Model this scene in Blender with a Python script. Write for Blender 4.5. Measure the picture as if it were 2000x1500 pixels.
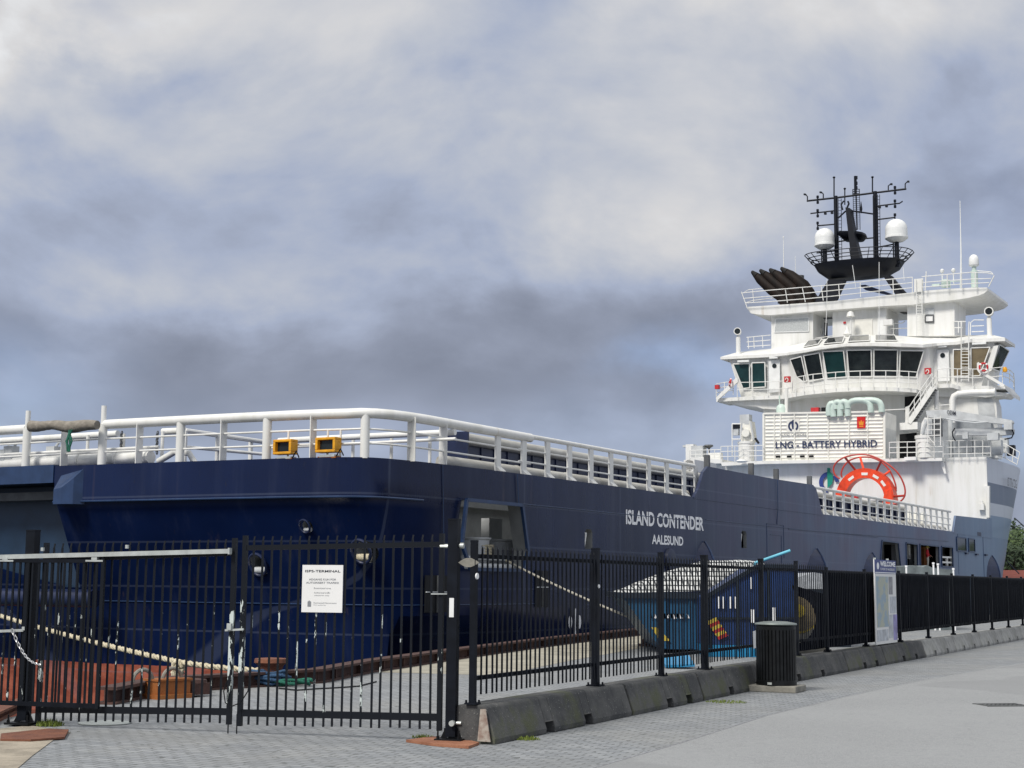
import bpy, bmesh, math, random
from mathutils import Vector, Matrix
from mathutils.geometry import tessellate_polygon
random.seed(11)
R = math.radians
for o in list(bpy.data.objects): bpy.data.objects.remove(o)
SC = bpy.context.scene
COL = SC.collection

# ------------------------------------------------------------------ camera
F, CX, CY, EYE = 2900.0, 1000.0, 750.0, 1.65          # focal length in photo pixels, centre, eye height
TH, ROLL = math.atan(389 / F), 0.0085
_c, _s, _ct, _st = math.cos(ROLL), math.sin(ROLL), math.cos(TH), math.sin(TH)
cam = bpy.data.cameras.new('camera'); cam_o = bpy.data.objects.new('camera', cam); COL.objects.link(cam_o)
cam.sensor_width = 36; cam.lens = 36 * F / 2000; cam.clip_start = 0.1; cam.clip_end = 6000
_r, _u, _b = Vector((_c, -_s * _st, _s * _ct)), Vector((-_s, -_c * _st, _c * _ct)), Vector((0, -_ct, -_st))
cam_o.matrix_world = Matrix(((_r.x, _u.x, _b.x, 0), (_r.y, _u.y, _b.y, 0), (_r.z, _u.z, _b.z, EYE), (0, 0, 0, 1)))
SC.camera = cam_o
SC.view_settings.view_transform = 'Standard'; SC.view_settings.look = 'None'
SC.view_settings.exposure = 0.0; SC.view_settings.gamma = 1.0
SC.cycles.max_bounces = 6; SC.cycles.use_denoising = True

# ------------------------------------------------------------------ sun
SUN_DIR = Vector((-0.62, -0.78, 0.0)).normalized()          # horizontal direction towards the sun
SUN_EL = R(46)
sl = bpy.data.lights.new('sun', 'SUN'); sun = bpy.data.objects.new('sun', sl); COL.objects.link(sun)
sl.energy = 3.0; sl.angle = R(14); sl.color = (1.0, 0.95, 0.87)
to_sun = Vector((SUN_DIR.x * math.cos(SUN_EL), SUN_DIR.y * math.cos(SUN_EL), math.sin(SUN_EL)))
sun.rotation_euler = to_sun.to_track_quat('Z', 'Y').to_euler(); sun.location = (0, 0, 60)

# ------------------------------------------------------------------ sky: broken grey cloud over a blue sky
W = bpy.data.worlds.new('World'); SC.world = W; W.use_nodes = True
wn, wl = W.node_tree.nodes, W.node_tree.links
wn.clear()
def wnode(t, **kw):
    n = wn.new(t)
    for k, v in kw.items(): setattr(n, k, v)
    return n
def wmath(op, a, b=None, c=None):
    n = wnode('ShaderNodeMath', operation=op)
    for i, x in enumerate((a, b, c)):
        if x is None: continue
        if isinstance(x, (int, float)): n.inputs[i].default_value = x
        else: wl.new(x, n.inputs[i])
    return n.outputs[0]
tc = wnode('ShaderNodeTexCoord'); sep = wnode('ShaderNodeSeparateXYZ'); wl.new(tc.outputs['Generated'], sep.inputs[0])
dx, dy, dz = sep.outputs
az = wmath('ARCTAN2', dx, dy); el = wmath('ARCSINE', dz)
def skyvec(ox=0.0, oy=0.0, sy_=1.55):
    c = wnode('ShaderNodeCombineXYZ'); wl.new(wmath('ADD', az, ox), c.inputs[0]); wl.new(wmath('MULTIPLY', wmath('ADD', el, oy), sy_), c.inputs[1]); return c.outputs[0]
def noise(scale, detail, rough, w=0.0, vec=None, dist=0.0):
    n = wnode('ShaderNodeTexNoise', noise_dimensions='4D'); wl.new(vec or skyvec(), n.inputs['Vector'])
    n.inputs['W'].default_value = w; n.inputs['Distortion'].default_value = dist
    n.inputs['Scale'].default_value = scale; n.inputs['Detail'].default_value = detail; n.inputs['Roughness'].default_value = rough
    return n
nA, nB, nC = noise(4.4, 8, .55, 1.9, dist=.3), noise(11.0, 7, .55, 3.3, dist=.3), noise(4.0, 6, .55, 7.7)
nA2 = noise(4.4, 4, .50, 1.9, vec=skyvec(.030, -.035), dist=.3)
relief = wmath('MULTIPLY', wmath('SUBTRACT', nA.outputs[0], nA2.outputs[0]), 1.0)     # lit upper left flanks of the billows
wa = wmath('ADD', az, wmath('MULTIPLY', wmath('SUBTRACT', nB.outputs[0], .5), .18))
we = wmath('ADD', el, wmath('MULTIPLY', wmath('SUBTRACT', nA.outputs[0], .5), .16))
def pix_dir(px, py):
    u, v = (px - CX) / F, -(py - CY) / F
    a, b = u * _c - v * _s, u * _s + v * _c
    return Vector((a, _ct - b * _st, _st + b * _ct))
def blob(px, py, sx, sy, amp):
    d = pix_dir(px, py).normalized()
    a0, e0 = math.atan2(d.x, d.y), math.asin(d.z)
    ta = wmath('DIVIDE', wmath('SUBTRACT', wa, a0), sx / F); te = wmath('DIVIDE', wmath('SUBTRACT', we, e0), sy / F)
    q = wmath('ADD', wmath('MULTIPLY', ta, ta), wmath('MULTIPLY', te, te))
    return wmath('MULTIPLY', wmath('EXPONENT', wmath('MULTIPLY', q, -1.0)), amp)
def total(items):
    t = items[0]
    for x in items[1:]: t = wmath('ADD', t, x)
    return t
bright = total([blob(*b) for b in [(30, 30, 230, 170, .42), (700, 110, 420, 120, .13), (1930, 10, 330, 150, .20), (1270, 380, 250, 110, .17),
                                   (360, 560, 230, 90, .13), (1450, 190, 380, 110, .10), (520, 700, 560, 110, -.15), (900, 760, 420, 70, -.08), (1100, 650, 420, 100, -.17), (850, 560, 300, 90, -.06), (1850, 330, 260, 160, .05),
                                   (1010, 770, 300, 50, -.06), (1415, 735, 90, 50, .14), (450, 330, 420, 110, .06), (60, 480, 170, 110, -.04), (180, 170, 160, 60, -.10)]])
mask_blue = total([blob(*b) for b in [(0, 740, 200, 90, .42), (1370, 740, 130, 50, .7), (1990, 770, 260, 150, .75), (300, 805, 300, 45, .12), (1250, 900, 500, 90, .18), (1920, 500, 130, 140, .2), (210, 30, 60, 30, .2)]])
h = wmath('MULTIPLY', wmath('SUBTRACT', el, .36), .80)
val = total([wmath('ADD', wmath('MULTIPLY', nA.outputs[0], .46), .18), wmath('MULTIPLY', nB.outputs[0], .17), bright, relief, wmath('MINIMUM', wmath('MAXIMUM', h, -.11), .55)])
ramp = wnode('ShaderNodeValToRGB'); wl.new(val, ramp.inputs[0])
def lin(r, g, b): return tuple(((x / 255 + .055) / 1.055) ** 2.4 if x > 10 else x / 255 / 12.92 for x in (r, g, b)) + (1,)
cr = ramp.color_ramp; cr.elements[0].position = .02; cr.elements[0].color = lin(124, 131, 148)
cr.elements[1].position = 1.0; cr.elements[1].color = lin(246, 249, 252)
for p, c in ((.24, (147, 155, 174)), (.40, (168, 178, 200)), (.55, (190, 195, 206)), (.72, (214, 214, 216))):
    e = cr.elements.new(p); e.color = lin(*c)
sky = wnode('ShaderNodeTexSky', sky_type='NISHITA'); sky.sun_disc = False
sky.sun_elevation = SUN_EL; sky.sun_rotation = math.atan2(SUN_DIR.x, SUN_DIR.y)
sky.air_density = 1.0; sky.dust_density = .6; sky.ozone_density = 1.5
mul = wnode('ShaderNodeVectorMath', operation='MULTIPLY'); wl.new(sky.outputs[0], mul.inputs[0]); mul.inputs[1].default_value = (.92, .95, 1.18)
scl = wnode('ShaderNodeVectorMath', operation='SCALE'); wl.new(ramp.outputs[0], scl.inputs[0]); scl.inputs['Scale'].default_value = 10.0   # cloud radiance over the 0.1 strength
mb = wmath('MULTIPLY', mask_blue, wmath('MULTIPLY', wmath('SUBTRACT', nC.outputs[0], .22), 2.4))
mbc = wnode('ShaderNodeClamp'); wl.new(mb, mbc.inputs[0]); mbc.inputs[2].default_value = .8
mx = wnode('ShaderNodeMix', data_type='RGBA'); wl.new(mbc.outputs[0], mx.inputs[0]); wl.new(scl.outputs[0], mx.inputs[6]); wl.new(mul.outputs[0], mx.inputs[7])
bg = wnode('ShaderNodeBackground'); wl.new(mx.outputs[2], bg.inputs[0]); bg.inputs[1].default_value = 0.1
wo = wnode('ShaderNodeOutputWorld'); wl.new(bg.outputs[0], wo.inputs[0])

# ------------------------------------------------------------------ frames: photo pixel -> point on a real plane
CAM = Vector((0, 0, EYE))
PHI = R(30.5)
EX = Vector((math.sin(PHI), math.cos(PHI), 0)); EY = Vector((-math.cos(PHI), math.sin(PHI), 0))
SO = Vector((6.37, 54.7, 0)) - 20 * EX                 # ship origin: starboard stern corner, quay level
def to_ship(p): d = p - SO; return Vector((d.dot(EX), d.dot(EY), p.z))
SKEW = .06
def gz(px, py, z=0.0):
    d = pix_dir(px, py); return CAM + d * ((z - EYE) / d.z)
def gy(px, py, Y):
    d = pix_dir(px, py); return CAM + d * (Y / d.y)
def sz(px, py, z): return to_ship(gz(px, py, z))
def sy(px, py, y=0.0):
    d = pix_dir(px, py); return to_ship(CAM + d * ((y - (CAM - SO).dot(EY)) / d.dot(EY)))
def sx(px, py, X):
    d = pix_dir(px, py); n = EX + SKEW * EY; return to_ship(CAM + d * ((X - (CAM - SO).dot(n)) / d.dot(n)))

# ------------------------------------------------------------------ mesh helpers
class M:
    def __init__(s): s.v, s.f, s.mi = [], [], []
    def add(s, vs, fs, mi=0):
        n = len(s.v); s.v += [Vector(v) for v in vs]
        for f in fs: s.f.append([i + n for i in f]); s.mi.append(mi)
        return s
    def quad(s, a, b, c, d, mi=0): return s.add([a, b, c, d], [(0, 1, 2, 3)], mi)
    def box(s, c, d, rot=None, mi=0):
        c = Vector(c); vs = []
        for z in (-1, 1):
            for x, y in ((-1, -1), (1, -1), (1, 1), (-1, 1)):
                p = Vector((x * d[0] / 2, y * d[1] / 2, z * d[2] / 2))
                if rot is not None: p = rot @ p
                vs.append(c + p)
        return s.add(vs, [(3, 2, 1, 0), (4, 5, 6, 7), (0, 1, 5, 4), (1, 2, 6, 5), (2, 3, 7, 6), (3, 0, 4, 7)], mi)
    def bar(s, a, b, w, h=None, up=(0, 0, 1), mi=0):
        a, b = Vector(a), Vector(b); h = h or w; d = (b - a)
        L = d.length
        if L < 1e-6: return s
        d /= L; up = Vector(up)
        if abs(d.dot(up.normalized())) > .98: up = Vector((1, 0, 0)) if abs(d.x) < .9 else Vector((0, 1, 0))
        x = d.cross(up).normalized(); y = x.cross(d)
        vs = [p + x * (i * w / 2) + y * (j * h / 2) for p in (a, b) for i, j in ((-1, -1), (1, -1), (1, 1), (-1, 1))]
        return s.add(vs, [(3, 2, 1, 0), (4, 5, 6, 7), (0, 1, 5, 4), (1, 2, 6, 5), (2, 3, 7, 6), (3, 0, 4, 7)], mi)
    def tube(s, pts, r, n=8, mi=0, caps=True):
        pts = [Vector(p) for p in pts]
        rs = r if isinstance(r, (list, tuple)) else [r] * len(pts)
        base = len(s.v); prev = None
        for i, p in enumerate(pts):
            d = (pts[min(i + 1, len(pts) - 1)] - pts[max(i - 1, 0)]).normalized()
            if prev is None:
                x = d.orthogonal().normalized()
            else:
                x = (prev - d * prev.dot(d)).normalized()
            prev = x; y = d.cross(x)
            for k in range(n):
                a = 2 * math.pi * k / n
                s.v.append(p + (x * math.cos(a) + y * math.sin(a)) * rs[i])
        for i in range(len(pts) - 1):
            for k in range(n):
                a, b = base + i * n + k, base + i * n + (k + 1) % n
                s.f.append([a, b, b + n, a + n]); s.mi.append(mi)
        if caps:
            s.f.append([base + k for k in range(n)][::-1]); s.mi.append(mi)
            e = base + (len(pts) - 1) * n
            s.f.append([e + k for k in range(n)]); s.mi.append(mi)
        return s
    def lathe(s, c, prof, n=20, axis=(0, 0, 1), mi=0, caps=True):
        c = Vector(c); ax = Vector(axis).normalized(); x = ax.orthogonal().normalized(); y = ax.cross(x)
        base = len(s.v)
        for r, z in prof:
            for k in range(n):
                a = 2 * math.pi * k / n
                s.v.append(c + ax * z + (x * math.cos(a) + y * math.sin(a)) * max(r, 1e-4))
        for i in range(len(prof) - 1):
            for k in range(n):
                a, b = base + i * n + k, base + i * n + (k + 1) % n
                s.f.append([a, b, b + n, a + n]); s.mi.append(mi)
        if not caps: return s
        s.f.append([base + k for k in range(n)][::-1]); s.mi.append(mi)
        e = base + (len(prof) - 1) * n; s.f.append([e + k for k in range(n)]); s.mi.append(mi)
        return s
    def prism(s, poly, vec, mi=0):
        poly = [Vector(p) for p in poly]; vec = Vector(vec); n = len(poly)
        tris = tessellate_polygon([poly])
        b = len(s.v); s.v += poly + [p + vec for p in poly]
        for t in tris:
            s.f.append([b + i for i in t]); s.mi.append(mi)
            s.f.append([b + n + i for i in t][::-1]); s.mi.append(mi)
        for i in range(n):
            j = (i + 1) % n; s.f.append([b + i, b + j, b + n + j, b + n + i]); s.mi.append(mi)
        return s
    def strip(s, A, B, vec=None, mi=0):
        """ribbon between two polylines, given thickness along vec"""
        n = len(A); A = [Vector(p) for p in A]; B = [Vector(p) for p in B]
        if vec is None:
            return s.add(A + B, [(i, i + 1, n + i + 1, n + i) for i in range(n - 1)], mi)
        vec = Vector(vec)
        for i in range(n - 1):
            q = [A[i], A[i + 1], B[i + 1], B[i]]
            fs = [(0, 1, 2, 3), (7, 6, 5, 4), (0, 4, 5, 1), (3, 2, 6, 7)]
            if i == 0: fs.append((0, 3, 7, 4))
            if i == n - 2: fs.append((1, 5, 6, 2))
            s.add(q + [p + vec for p in q], fs, mi)
        return s
    def build(s, name, mats, parent=None, smooth=True, ang=38, recalc=True, label=None):
        me = bpy.data.meshes.new(name); me.from_pydata([tuple(v) for v in s.v], [], s.f)
        if not isinstance(mats, (list, tuple)): mats = [mats]
        for m in mats: me.materials.append(m)
        me.polygons.foreach_set('material_index', s.mi)
        if recalc:
            bm = bmesh.new(); bm.from_mesh(me); bmesh.ops.recalc_face_normals(bm, faces=bm.faces); bm.to_mesh(me); bm.free()
        if smooth:
            me.polygons.foreach_set('use_smooth', [True] * len(me.polygons)); me.set_sharp_from_angle(angle=R(ang))
        me.update()
        o = bpy.data.objects.new(name, me); COL.objects.link(o)
        if parent: o.parent = parent
        if label: o['label'] = label
        return o
def tag(o, label, cat, group=None, kind=None):
    o['label'] = label; o['category'] = cat
    if group: o['group'] = group
    if kind: o['kind'] = kind
    return o
def thing(name, label, cat, loc=(0, 0, 0), rotz=0.0, group=None):
    o = bpy.data.objects.new(name, None); COL.objects.link(o); o.location = loc; o.rotation_euler = (0, 0, rotz)
    o.empty_display_size = .3
    return tag(o, label, cat, group)
def struct(name, m, mat, smooth=False):
    o = m.build(name, mat, None, smooth=smooth); o['kind'] = 'structure'; return o
SHIP_ROT = math.pi / 2 - PHI
def arc(n, a0, a1): return [a0 + (a1 - a0) * i / n for i in range(n + 1)]

# ------------------------------------------------------------------ lettering
def glyphs(text, right, up, org, nrm, depth=.006, bold=0.0, fit=True, align='LEFT'):
    """mesh of a word: org = lower left corner, right/up = full extent vectors"""
    cu = bpy.data.curves.new('lettering', 'FONT'); cu.body = text; cu.extrude = 0; cu.offset = bold; cu.resolution_u = 3
    ob = bpy.data.objects.new('lettering', cu); COL.objects.link(ob)
    dg = bpy.context.evaluated_depsgraph_get(); me = bpy.data.meshes.new_from_object(ob.evaluated_get(dg))
    bpy.data.objects.remove(ob); bpy.data.curves.remove(cu)
    vs = [v.co.copy() for v in me.vertices]; fs = [list(p.vertices) for p in me.polygons]; bpy.data.meshes.remove(me)
    x0, x1 = min(v.x for v in vs), max(v.x for v in vs); y0, y1 = min(v.y for v in vs), max(v.y for v in vs)
    right, up, org, nrm = Vector(right), Vector(up), Vector(org), Vector(nrm).normalized()
    out = [org + right * ((v.x - x0) / (x1 - x0)) + up * ((v.y - y0) / (y1 - y0)) + nrm * depth for v in vs]
    return out, fs
def letter(m, text, right, up, org, nrm, mi=0, **kw):
    v, f = glyphs(text, right, up, org, nrm, **kw); m.add(v, f, mi); return m

# ------------------------------------------------------------------ materials
def mat(name, col, rough=.5, metal=0.0, var=.12, scale=2.0, bump=0.0, bscale=25.0, stretch=(1, 1, 1), col2=None, thr=None, spec=.5, coat=0.0):
    m = bpy.data.materials.new(name); m.use_nodes = True; nt = m.node_tree; n, l = nt.nodes, nt.links
    p = n['Principled BSDF']; p.inputs['Roughness'].default_value = rough; p.inputs['Metallic'].default_value = metal
    p.inputs['Specular IOR Level'].default_value = spec; p.inputs['Coat Weight'].default_value = coat
    t = n.new('ShaderNodeTexCoord'); mp = n.new('ShaderNodeMapping'); l.new(t.outputs['Object'], mp.inputs[0]); mp.inputs['Scale'].default_value = stretch
    ns = n.new('ShaderNodeTexNoise'); l.new(mp.outputs[0], ns.inputs['Vector']); ns.inputs['Scale'].default_value = scale; ns.inputs['Detail'].default_value = 6; ns.inputs['Roughness'].default_value = .6
    rp = n.new('ShaderNodeValToRGB'); l.new(ns.outputs[0], rp.inputs[0])
    c2 = col2 or tuple(min(1, c * (1 + var * 1.6)) for c in col); c1 = col if col2 else tuple(c * (1 - var * 1.6) for c in col)
    lo, hi = thr or (.3, .7)
    rp.color_ramp.elements[0].position = lo; rp.color_ramp.elements[0].color = (*c1, 1)
    rp.color_ramp.elements[1].position = hi; rp.color_ramp.elements[1].color = (*c2, 1)
    l.new(rp.outputs[0], p.inputs['Base Color'])
    if bump:
        nb = n.new('ShaderNodeTexNoise'); l.new(mp.outputs[0], nb.inputs['Vector']); nb.inputs['Scale'].default_value = bscale; nb.inputs['Detail'].default_value = 4
        bp = n.new('ShaderNodeBump'); bp.inputs['Strength'].default_value = bump; bp.inputs['Distance'].default_value = .02; l.new(nb.outputs[0], bp.inputs['Height']); l.new(bp.outputs[0], p.inputs['Normal'])
    m['p'] = 1
    return m
class NG:
    """small node-graph builder for the special materials"""
    def __init__(s, name):
        s.m = bpy.data.materials.new(name); s.m.use_nodes = True; s.n, s.l = s.m.node_tree.nodes, s.m.node_tree.links
        s.p = s.n['Principled BSDF']; s.tc = s.n.new('ShaderNodeTexCoord')
    def link(s, a, b):
        if isinstance(a, (int, float)): b.default_value = a
        elif isinstance(a, tuple): b.default_value = a if len(a) == 4 or b.type == 'VECTOR' else (*a, 1)
        else: s.l.new(a, b)
    def math(s, op, *xs, clamp=False):
        n = s.n.new('ShaderNodeMath'); n.operation = op; n.use_clamp = clamp
        for i, x in enumerate(xs): s.link(x, n.inputs[i])
        return n.outputs[0]
    def xyz(s):
        n = s.n.new('ShaderNodeSeparateXYZ'); s.l.new(s.tc.outputs['Object'], n.inputs[0]); return n.outputs
    def noise(s, scale, detail=5, rough=.6, stretch=(1, 1, 1)):
        mp = s.n.new('ShaderNodeMapping'); s.l.new(s.tc.outputs['Object'], mp.inputs[0]); mp.inputs['Scale'].default_value = stretch
        n = s.n.new('ShaderNodeTexNoise'); s.l.new(mp.outputs[0], n.inputs['Vector']); n.inputs['Scale'].default_value = scale; n.inputs['Detail'].default_value = detail; n.inputs['Roughness'].default_value = rough
        return n.outputs[0]
    def step(s, x, a, b): # smooth ramp 0..1 between a and b
        n = s.n.new('ShaderNodeMapRange'); n.interpolation_type = 'SMOOTHSTEP'; s.link(x, n.inputs[0]); n.inputs[1].default_value = a; n.inputs[2].default_value = b; return n.outputs[0]
    def mix(s, f, a, b):
        n = s.n.new('ShaderNodeMix'); n.data_type = 'RGBA'; s.link(f, n.inputs[0]); s.link(a, n.inputs[6]); s.link(b, n.inputs[7]); return n.outputs[2]
    def bump(s, h, strength=.3, dist=.02):
        n = s.n.new('ShaderNodeBump'); n.inputs['Strength'].default_value = strength; n.inputs['Distance'].default_value = dist; s.link(h, n.inputs['Height']); s.l.new(n.outputs[0], s.p.inputs['Normal'])
    def out(s, col=None, rough=None):
        if col is not None: s.link(col, s.p.inputs['Base Color'])
        if rough is not None: s.link(rough, s.p.inputs['Roughness'])
        return s.m
# ------------------------------------------------------------------ special materials
def hull_paint():
    g = NG('hull_paint'); x, y, z = g.xyz()
    st = g.noise(1.0, 6, .62, (1.6, 1.6, .10)); cl = g.noise(.35, 4, .5); fine = g.noise(9, 4, .6, (1, 1, .4))
    fade_sheen = g.step(x, 11, 46)  # paler forward: chalky fading plus sky sheen painted into the colour
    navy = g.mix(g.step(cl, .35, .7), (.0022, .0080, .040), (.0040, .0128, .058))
    chalk_sheen = g.mix(g.step(cl, .38, .66), (.085, .118, .205), (.095, .095, .165))
    base = g.mix(fade_sheen, navy, chalk_sheen)
    chalk = g.math('MULTIPLY', g.step(st, .50, .78), g.math('ADD', g.math('MULTIPLY', fade_sheen, .38), .05))
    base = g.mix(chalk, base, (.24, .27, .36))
    base = g.mix(g.math('MULTIPLY', g.step(x, 52, 66), .75), base, (.17, .26, .385))  # forward plating lightened further, grazing sky reflection put into the colour
    dirt = g.math('MULTIPLY', g.step(fine, .62, .75), .35)
    base = g.mix(dirt, base, (.02, .02, .025))
    red = g.mix(g.step(g.noise(1.3, 6, .65, (1, 1, 2)), .35, .65), (.24, .065, .042), (.40, .125, .080))
    base = g.mix(g.step(g.math('ADD', z, g.math('MULTIPLY', g.math('SUBTRACT', fine, .5), .03)), -.785, -.775), red, base)
    def line(c, per, w):   # thin weld lines every `per` metres
        f = g.math('ABSOLUTE', g.math('SUBTRACT', g.math('FRACT', g.math('DIVIDE', c, per)), .5)); return g.math('SUBTRACT', 1.0, g.step(f, w / per * .5, w / per))
    seams = g.math('MAXIMUM', line(g.math('ADD', x, 1.3), 6.4, .05), line(g.math('ADD', z, .38), 1.24, .035))
    base = g.mix(g.math('MULTIPLY', seams, .13), base, (.20, .24, .33))
    runs = g.noise(1.0, 5, .6, (2.6, 2.6, .05)); runs2 = g.noise(.5, 3, .5)
    base = g.mix(g.math('MULTIPLY', g.math('MULTIPLY', g.step(runs, .60, .72), g.step(runs2, .45, .6)), .28), base, (.10, .075, .075))
    scuff = g.math('MULTIPLY', g.step(g.noise(3.5, 6, .7, (.5, .5, 1.6)), .68, .74), g.math('SUBTRACT', 1.0, g.step(z, 1.2, 2.6)))
    base = g.mix(g.math('MULTIPLY', scuff, .4), base, (.13, .14, .16))
    ribs = g.math('ABSOLUTE', g.math('SINE', g.math('MULTIPLY', x, 2.2)))
    g.bump(g.math('ADD', g.math('MULTIPLY', ribs, .55), g.math('MULTIPLY', g.noise(1.2, 3, .5, (1, 1, .5)), 1.2)), .30, .03)
    g.p.inputs['Specular IOR Level'].default_value = .36
    rough = g.math('ADD', g.math('MULTIPLY', fade_sheen, .12), g.math('ADD', .20, g.math('MULTIPLY', st, .16)))
    near = g.math('MULTIPLY', g.math('SUBTRACT', 1.0, g.step(z, 3.6, 3.85)), g.math('SUBTRACT', 1.0, g.step(x, 3.0, 5.0))); rough = g.math('ADD', rough, g.math('MULTIPLY', near, .22)); g.link(g.math('SUBTRACT', .36, g.math('MULTIPLY', near, .30)), g.p.inputs['Specular IOR Level'])
    return g.out(base, rough)
def forecastle_paint():
    g = NG('forecastle_paint'); x, y, z = g.xyz()
    st = g.noise(1.0, 6, .6, (1.2, 1.2, .12))
    zz = g.math('SUBTRACT', z, g.math('MULTIPLY', g.math('SUBTRACT', x, 68.5), .005))
    c = g.mix(g.step(zz, 6.28, 6.30), (.165, .25, .36), (.52, .56, .62))
    c = g.mix(g.step(zz, 7.10, 7.12), c, (.10, .135, .20))
    c = g.mix(g.step(zz, 8.42, 8.44), c, (.56, .60, .67))
    c = g.mix(g.math('MULTIPLY', g.step(st, .5, .8), .3), c, (.30, .32, .35))
    return g.out(c, .35)
def white_paint():
    g = NG('white_paint'); st = g.noise(1.2, 6, .65, (1.6, 1.6, .18)); fine = g.noise(7, 4, .6)
    c = g.mix(g.step(st, .38, .72), (.80, .80, .78), (.70, .70, .66))
    c = g.mix(g.math('MULTIPLY', g.step(fine, .68, .78), .35), c, (.42, .36, .28))
    runs = g.noise(1.0, 5, .6, (3.0, 3.0, .10)); pat = g.noise(.45, 3, .5)
    c = g.mix(g.math('MULTIPLY', g.math('MULTIPLY', g.step(runs, .60, .74), g.step(pat, .48, .6)), .55), c, (.50, .41, .30))
    return g.out(c, .42)
def paving():
    g = NG('paving'); 
    mp = g.n.new('ShaderNodeMapping'); g.l.new(g.tc.outputs['Object'], mp.inputs[0]); mp.inputs['Rotation'].default_value = (0, 0, R(27))
    def brick(mort, c1, c2, cm):
        b = g.n.new('ShaderNodeTexBrick'); g.l.new(mp.outputs[0], b.inputs['Vector']); b.offset = .5
        b.inputs['Scale'].default_value = 1.0; b.inputs['Brick Width'].default_value = .21; b.inputs['Row Height'].default_value = .105
        b.inputs['Mortar Size'].default_value = mort; b.inputs['Mortar Smooth'].default_value = .25; b.inputs['Bias'].default_value = -.1
        b.inputs['Color1'].default_value = (*c1, 1); b.inputs['Color2'].default_value = (*c2, 1); b.inputs['Mortar'].default_value = (*cm, 1); return b
    b = brick(.009, (.235, .250, .268), (.325, .340, .355), (.085, .088, .085))
    big = g.noise(.35, 5, .6); sm = g.noise(14, 4, .6); dots = g.noise(9.0, 2, .5)
    c = g.mix(g.math('MULTIPLY', g.step(big, .40, .66), .38), b.outputs[0], (.27, .265, .245))
    c = g.mix(g.math('MULTIPLY', g.step(sm, .55, .75), .35), c, (.14, .15, .16))
    c = g.mix(g.math('MULTIPLY', g.step(dots, .64, .69), .8), c, (.055, .06, .055))
    tone = g.noise(1.1, 3, .5); c = g.mix(g.math('MULTIPLY', g.step(tone, .42, .62), .28), c, (.16, .17, .18))
    moss = g.math('MULTIPLY', g.step(g.noise(.9, 6, .7), .62, .75), g.math('MULTIPLY', b.outputs[1], .6))
    c = g.mix(moss, c, (.10, .13, .04))
    g.bump(g.math('ADD', g.math('MULTIPLY', b.outputs[1], -1.0), g.math('MULTIPLY', sm, .4)), .55, .012)
    return g.out(c, .75)
def asphalt():
    g = NG('asphalt'); f = g.noise(120, 3, .7); b = g.noise(.22, 5, .6); m_ = g.noise(2.2, 6, .65)
    c = g.mix(g.step(f, .35, .65), (.19, .196, .20), (.345, .354, .360))
    c = g.mix(g.math('MULTIPLY', g.step(b, .38, .62), .45), c, (.315, .323, .328))
    c = g.mix(g.math('MULTIPLY', g.step(m_, .58, .72), .30), c, (.19, .20, .20))
    patch = g.step(g.noise(.13, 2, .4), .52, .535); c = g.mix(g.math('MULTIPLY', patch, .40), c, (.20, .205, .21))
    spots = g.step(g.noise(1.7, 4, .6), .70, .74); c = g.mix(g.math('MULTIPLY', spots, .45), c, (.12, .12, .12))
    gum = g.step(g.noise(16, 2, .5), .74, .77); c = g.mix(g.math('MULTIPLY', gum, .5), c, (.13, .13, .13))
    cr = g.math('ABSOLUTE', g.math('SUBTRACT', g.noise(.42, 5, .6), .5))
    c = g.mix(g.math('MULTIPLY', g.math('SUBTRACT', 1.0, g.step(cr, .0, .004)), .18), c, (.10, .10, .10))
    f2 = g.noise(11, 6, .75); c = g.mix(g.math('MULTIPLY', g.step(f2, .52, .66), .30), c, (.15, .155, .16));
    g.bump(f, .35, .006); return g.out(c, .85)
def peeling(name, amount):
    g = NG(name); x, y, z = g.xyz()
    n = g.noise(7, 5, .65, (1.6, 1.6, .45)); 
    band = g.math('MULTIPLY', g.step(z, .12, .35), g.math('SUBTRACT', 1.0, g.step(z, 1.25, 1.55)))
    f = g.step(g.math('ADD', g.math('MULTIPLY', n, 1.0), g.math('MULTIPLY', band, amount)), .74, .755)
    c = g.mix(f, (.006, .008, .012), (.56, .62, .60)); g.p.inputs['Specular IOR Level'].default_value = .25
    return g.out(c, .40)
def barrier_concrete(name, c1, c2, moss):
    g = NG(name); x, y, z = g.xyz()
    a = g.noise(2.2, 6, .65); sp = g.noise(38, 3, .6); st = g.noise(3, 5, .6, (2.2, 2.2, .35))
    c = g.mix(g.step(a, .35, .65), c1, c2)
    c = g.mix(g.math('MULTIPLY', g.step(sp, .64, .70), .75), c, (.33, .33, .30))
    c = g.mix(g.math('MULTIPLY', g.step(st, .52, .72), .5), c, (.035, .038, .040))
    c = g.mix(g.math('MULTIPLY', g.step(g.noise(1.5, 6, .7), .52, .70), moss), c, (.085, .095, .040))
    g.bump(g.math('ADD', g.math('MULTIPLY', a, .6), g.math('MULTIPLY', sp, .5)), .55, .02); return g.out(c, .88)
def rope_mat(name, a, b):
    g = NG(name); n = g.noise(30, 4, .6); m_ = g.noise(3, 4, .6)
    c = g.mix(g.step(n, .35, .65), a, b); c = g.mix(g.math('MULTIPLY', g.step(m_, .5, .7), .4), c, tuple(x * .5 for x in a))
    g.bump(n, .9, .01); return g.out(c, .9)
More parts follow.
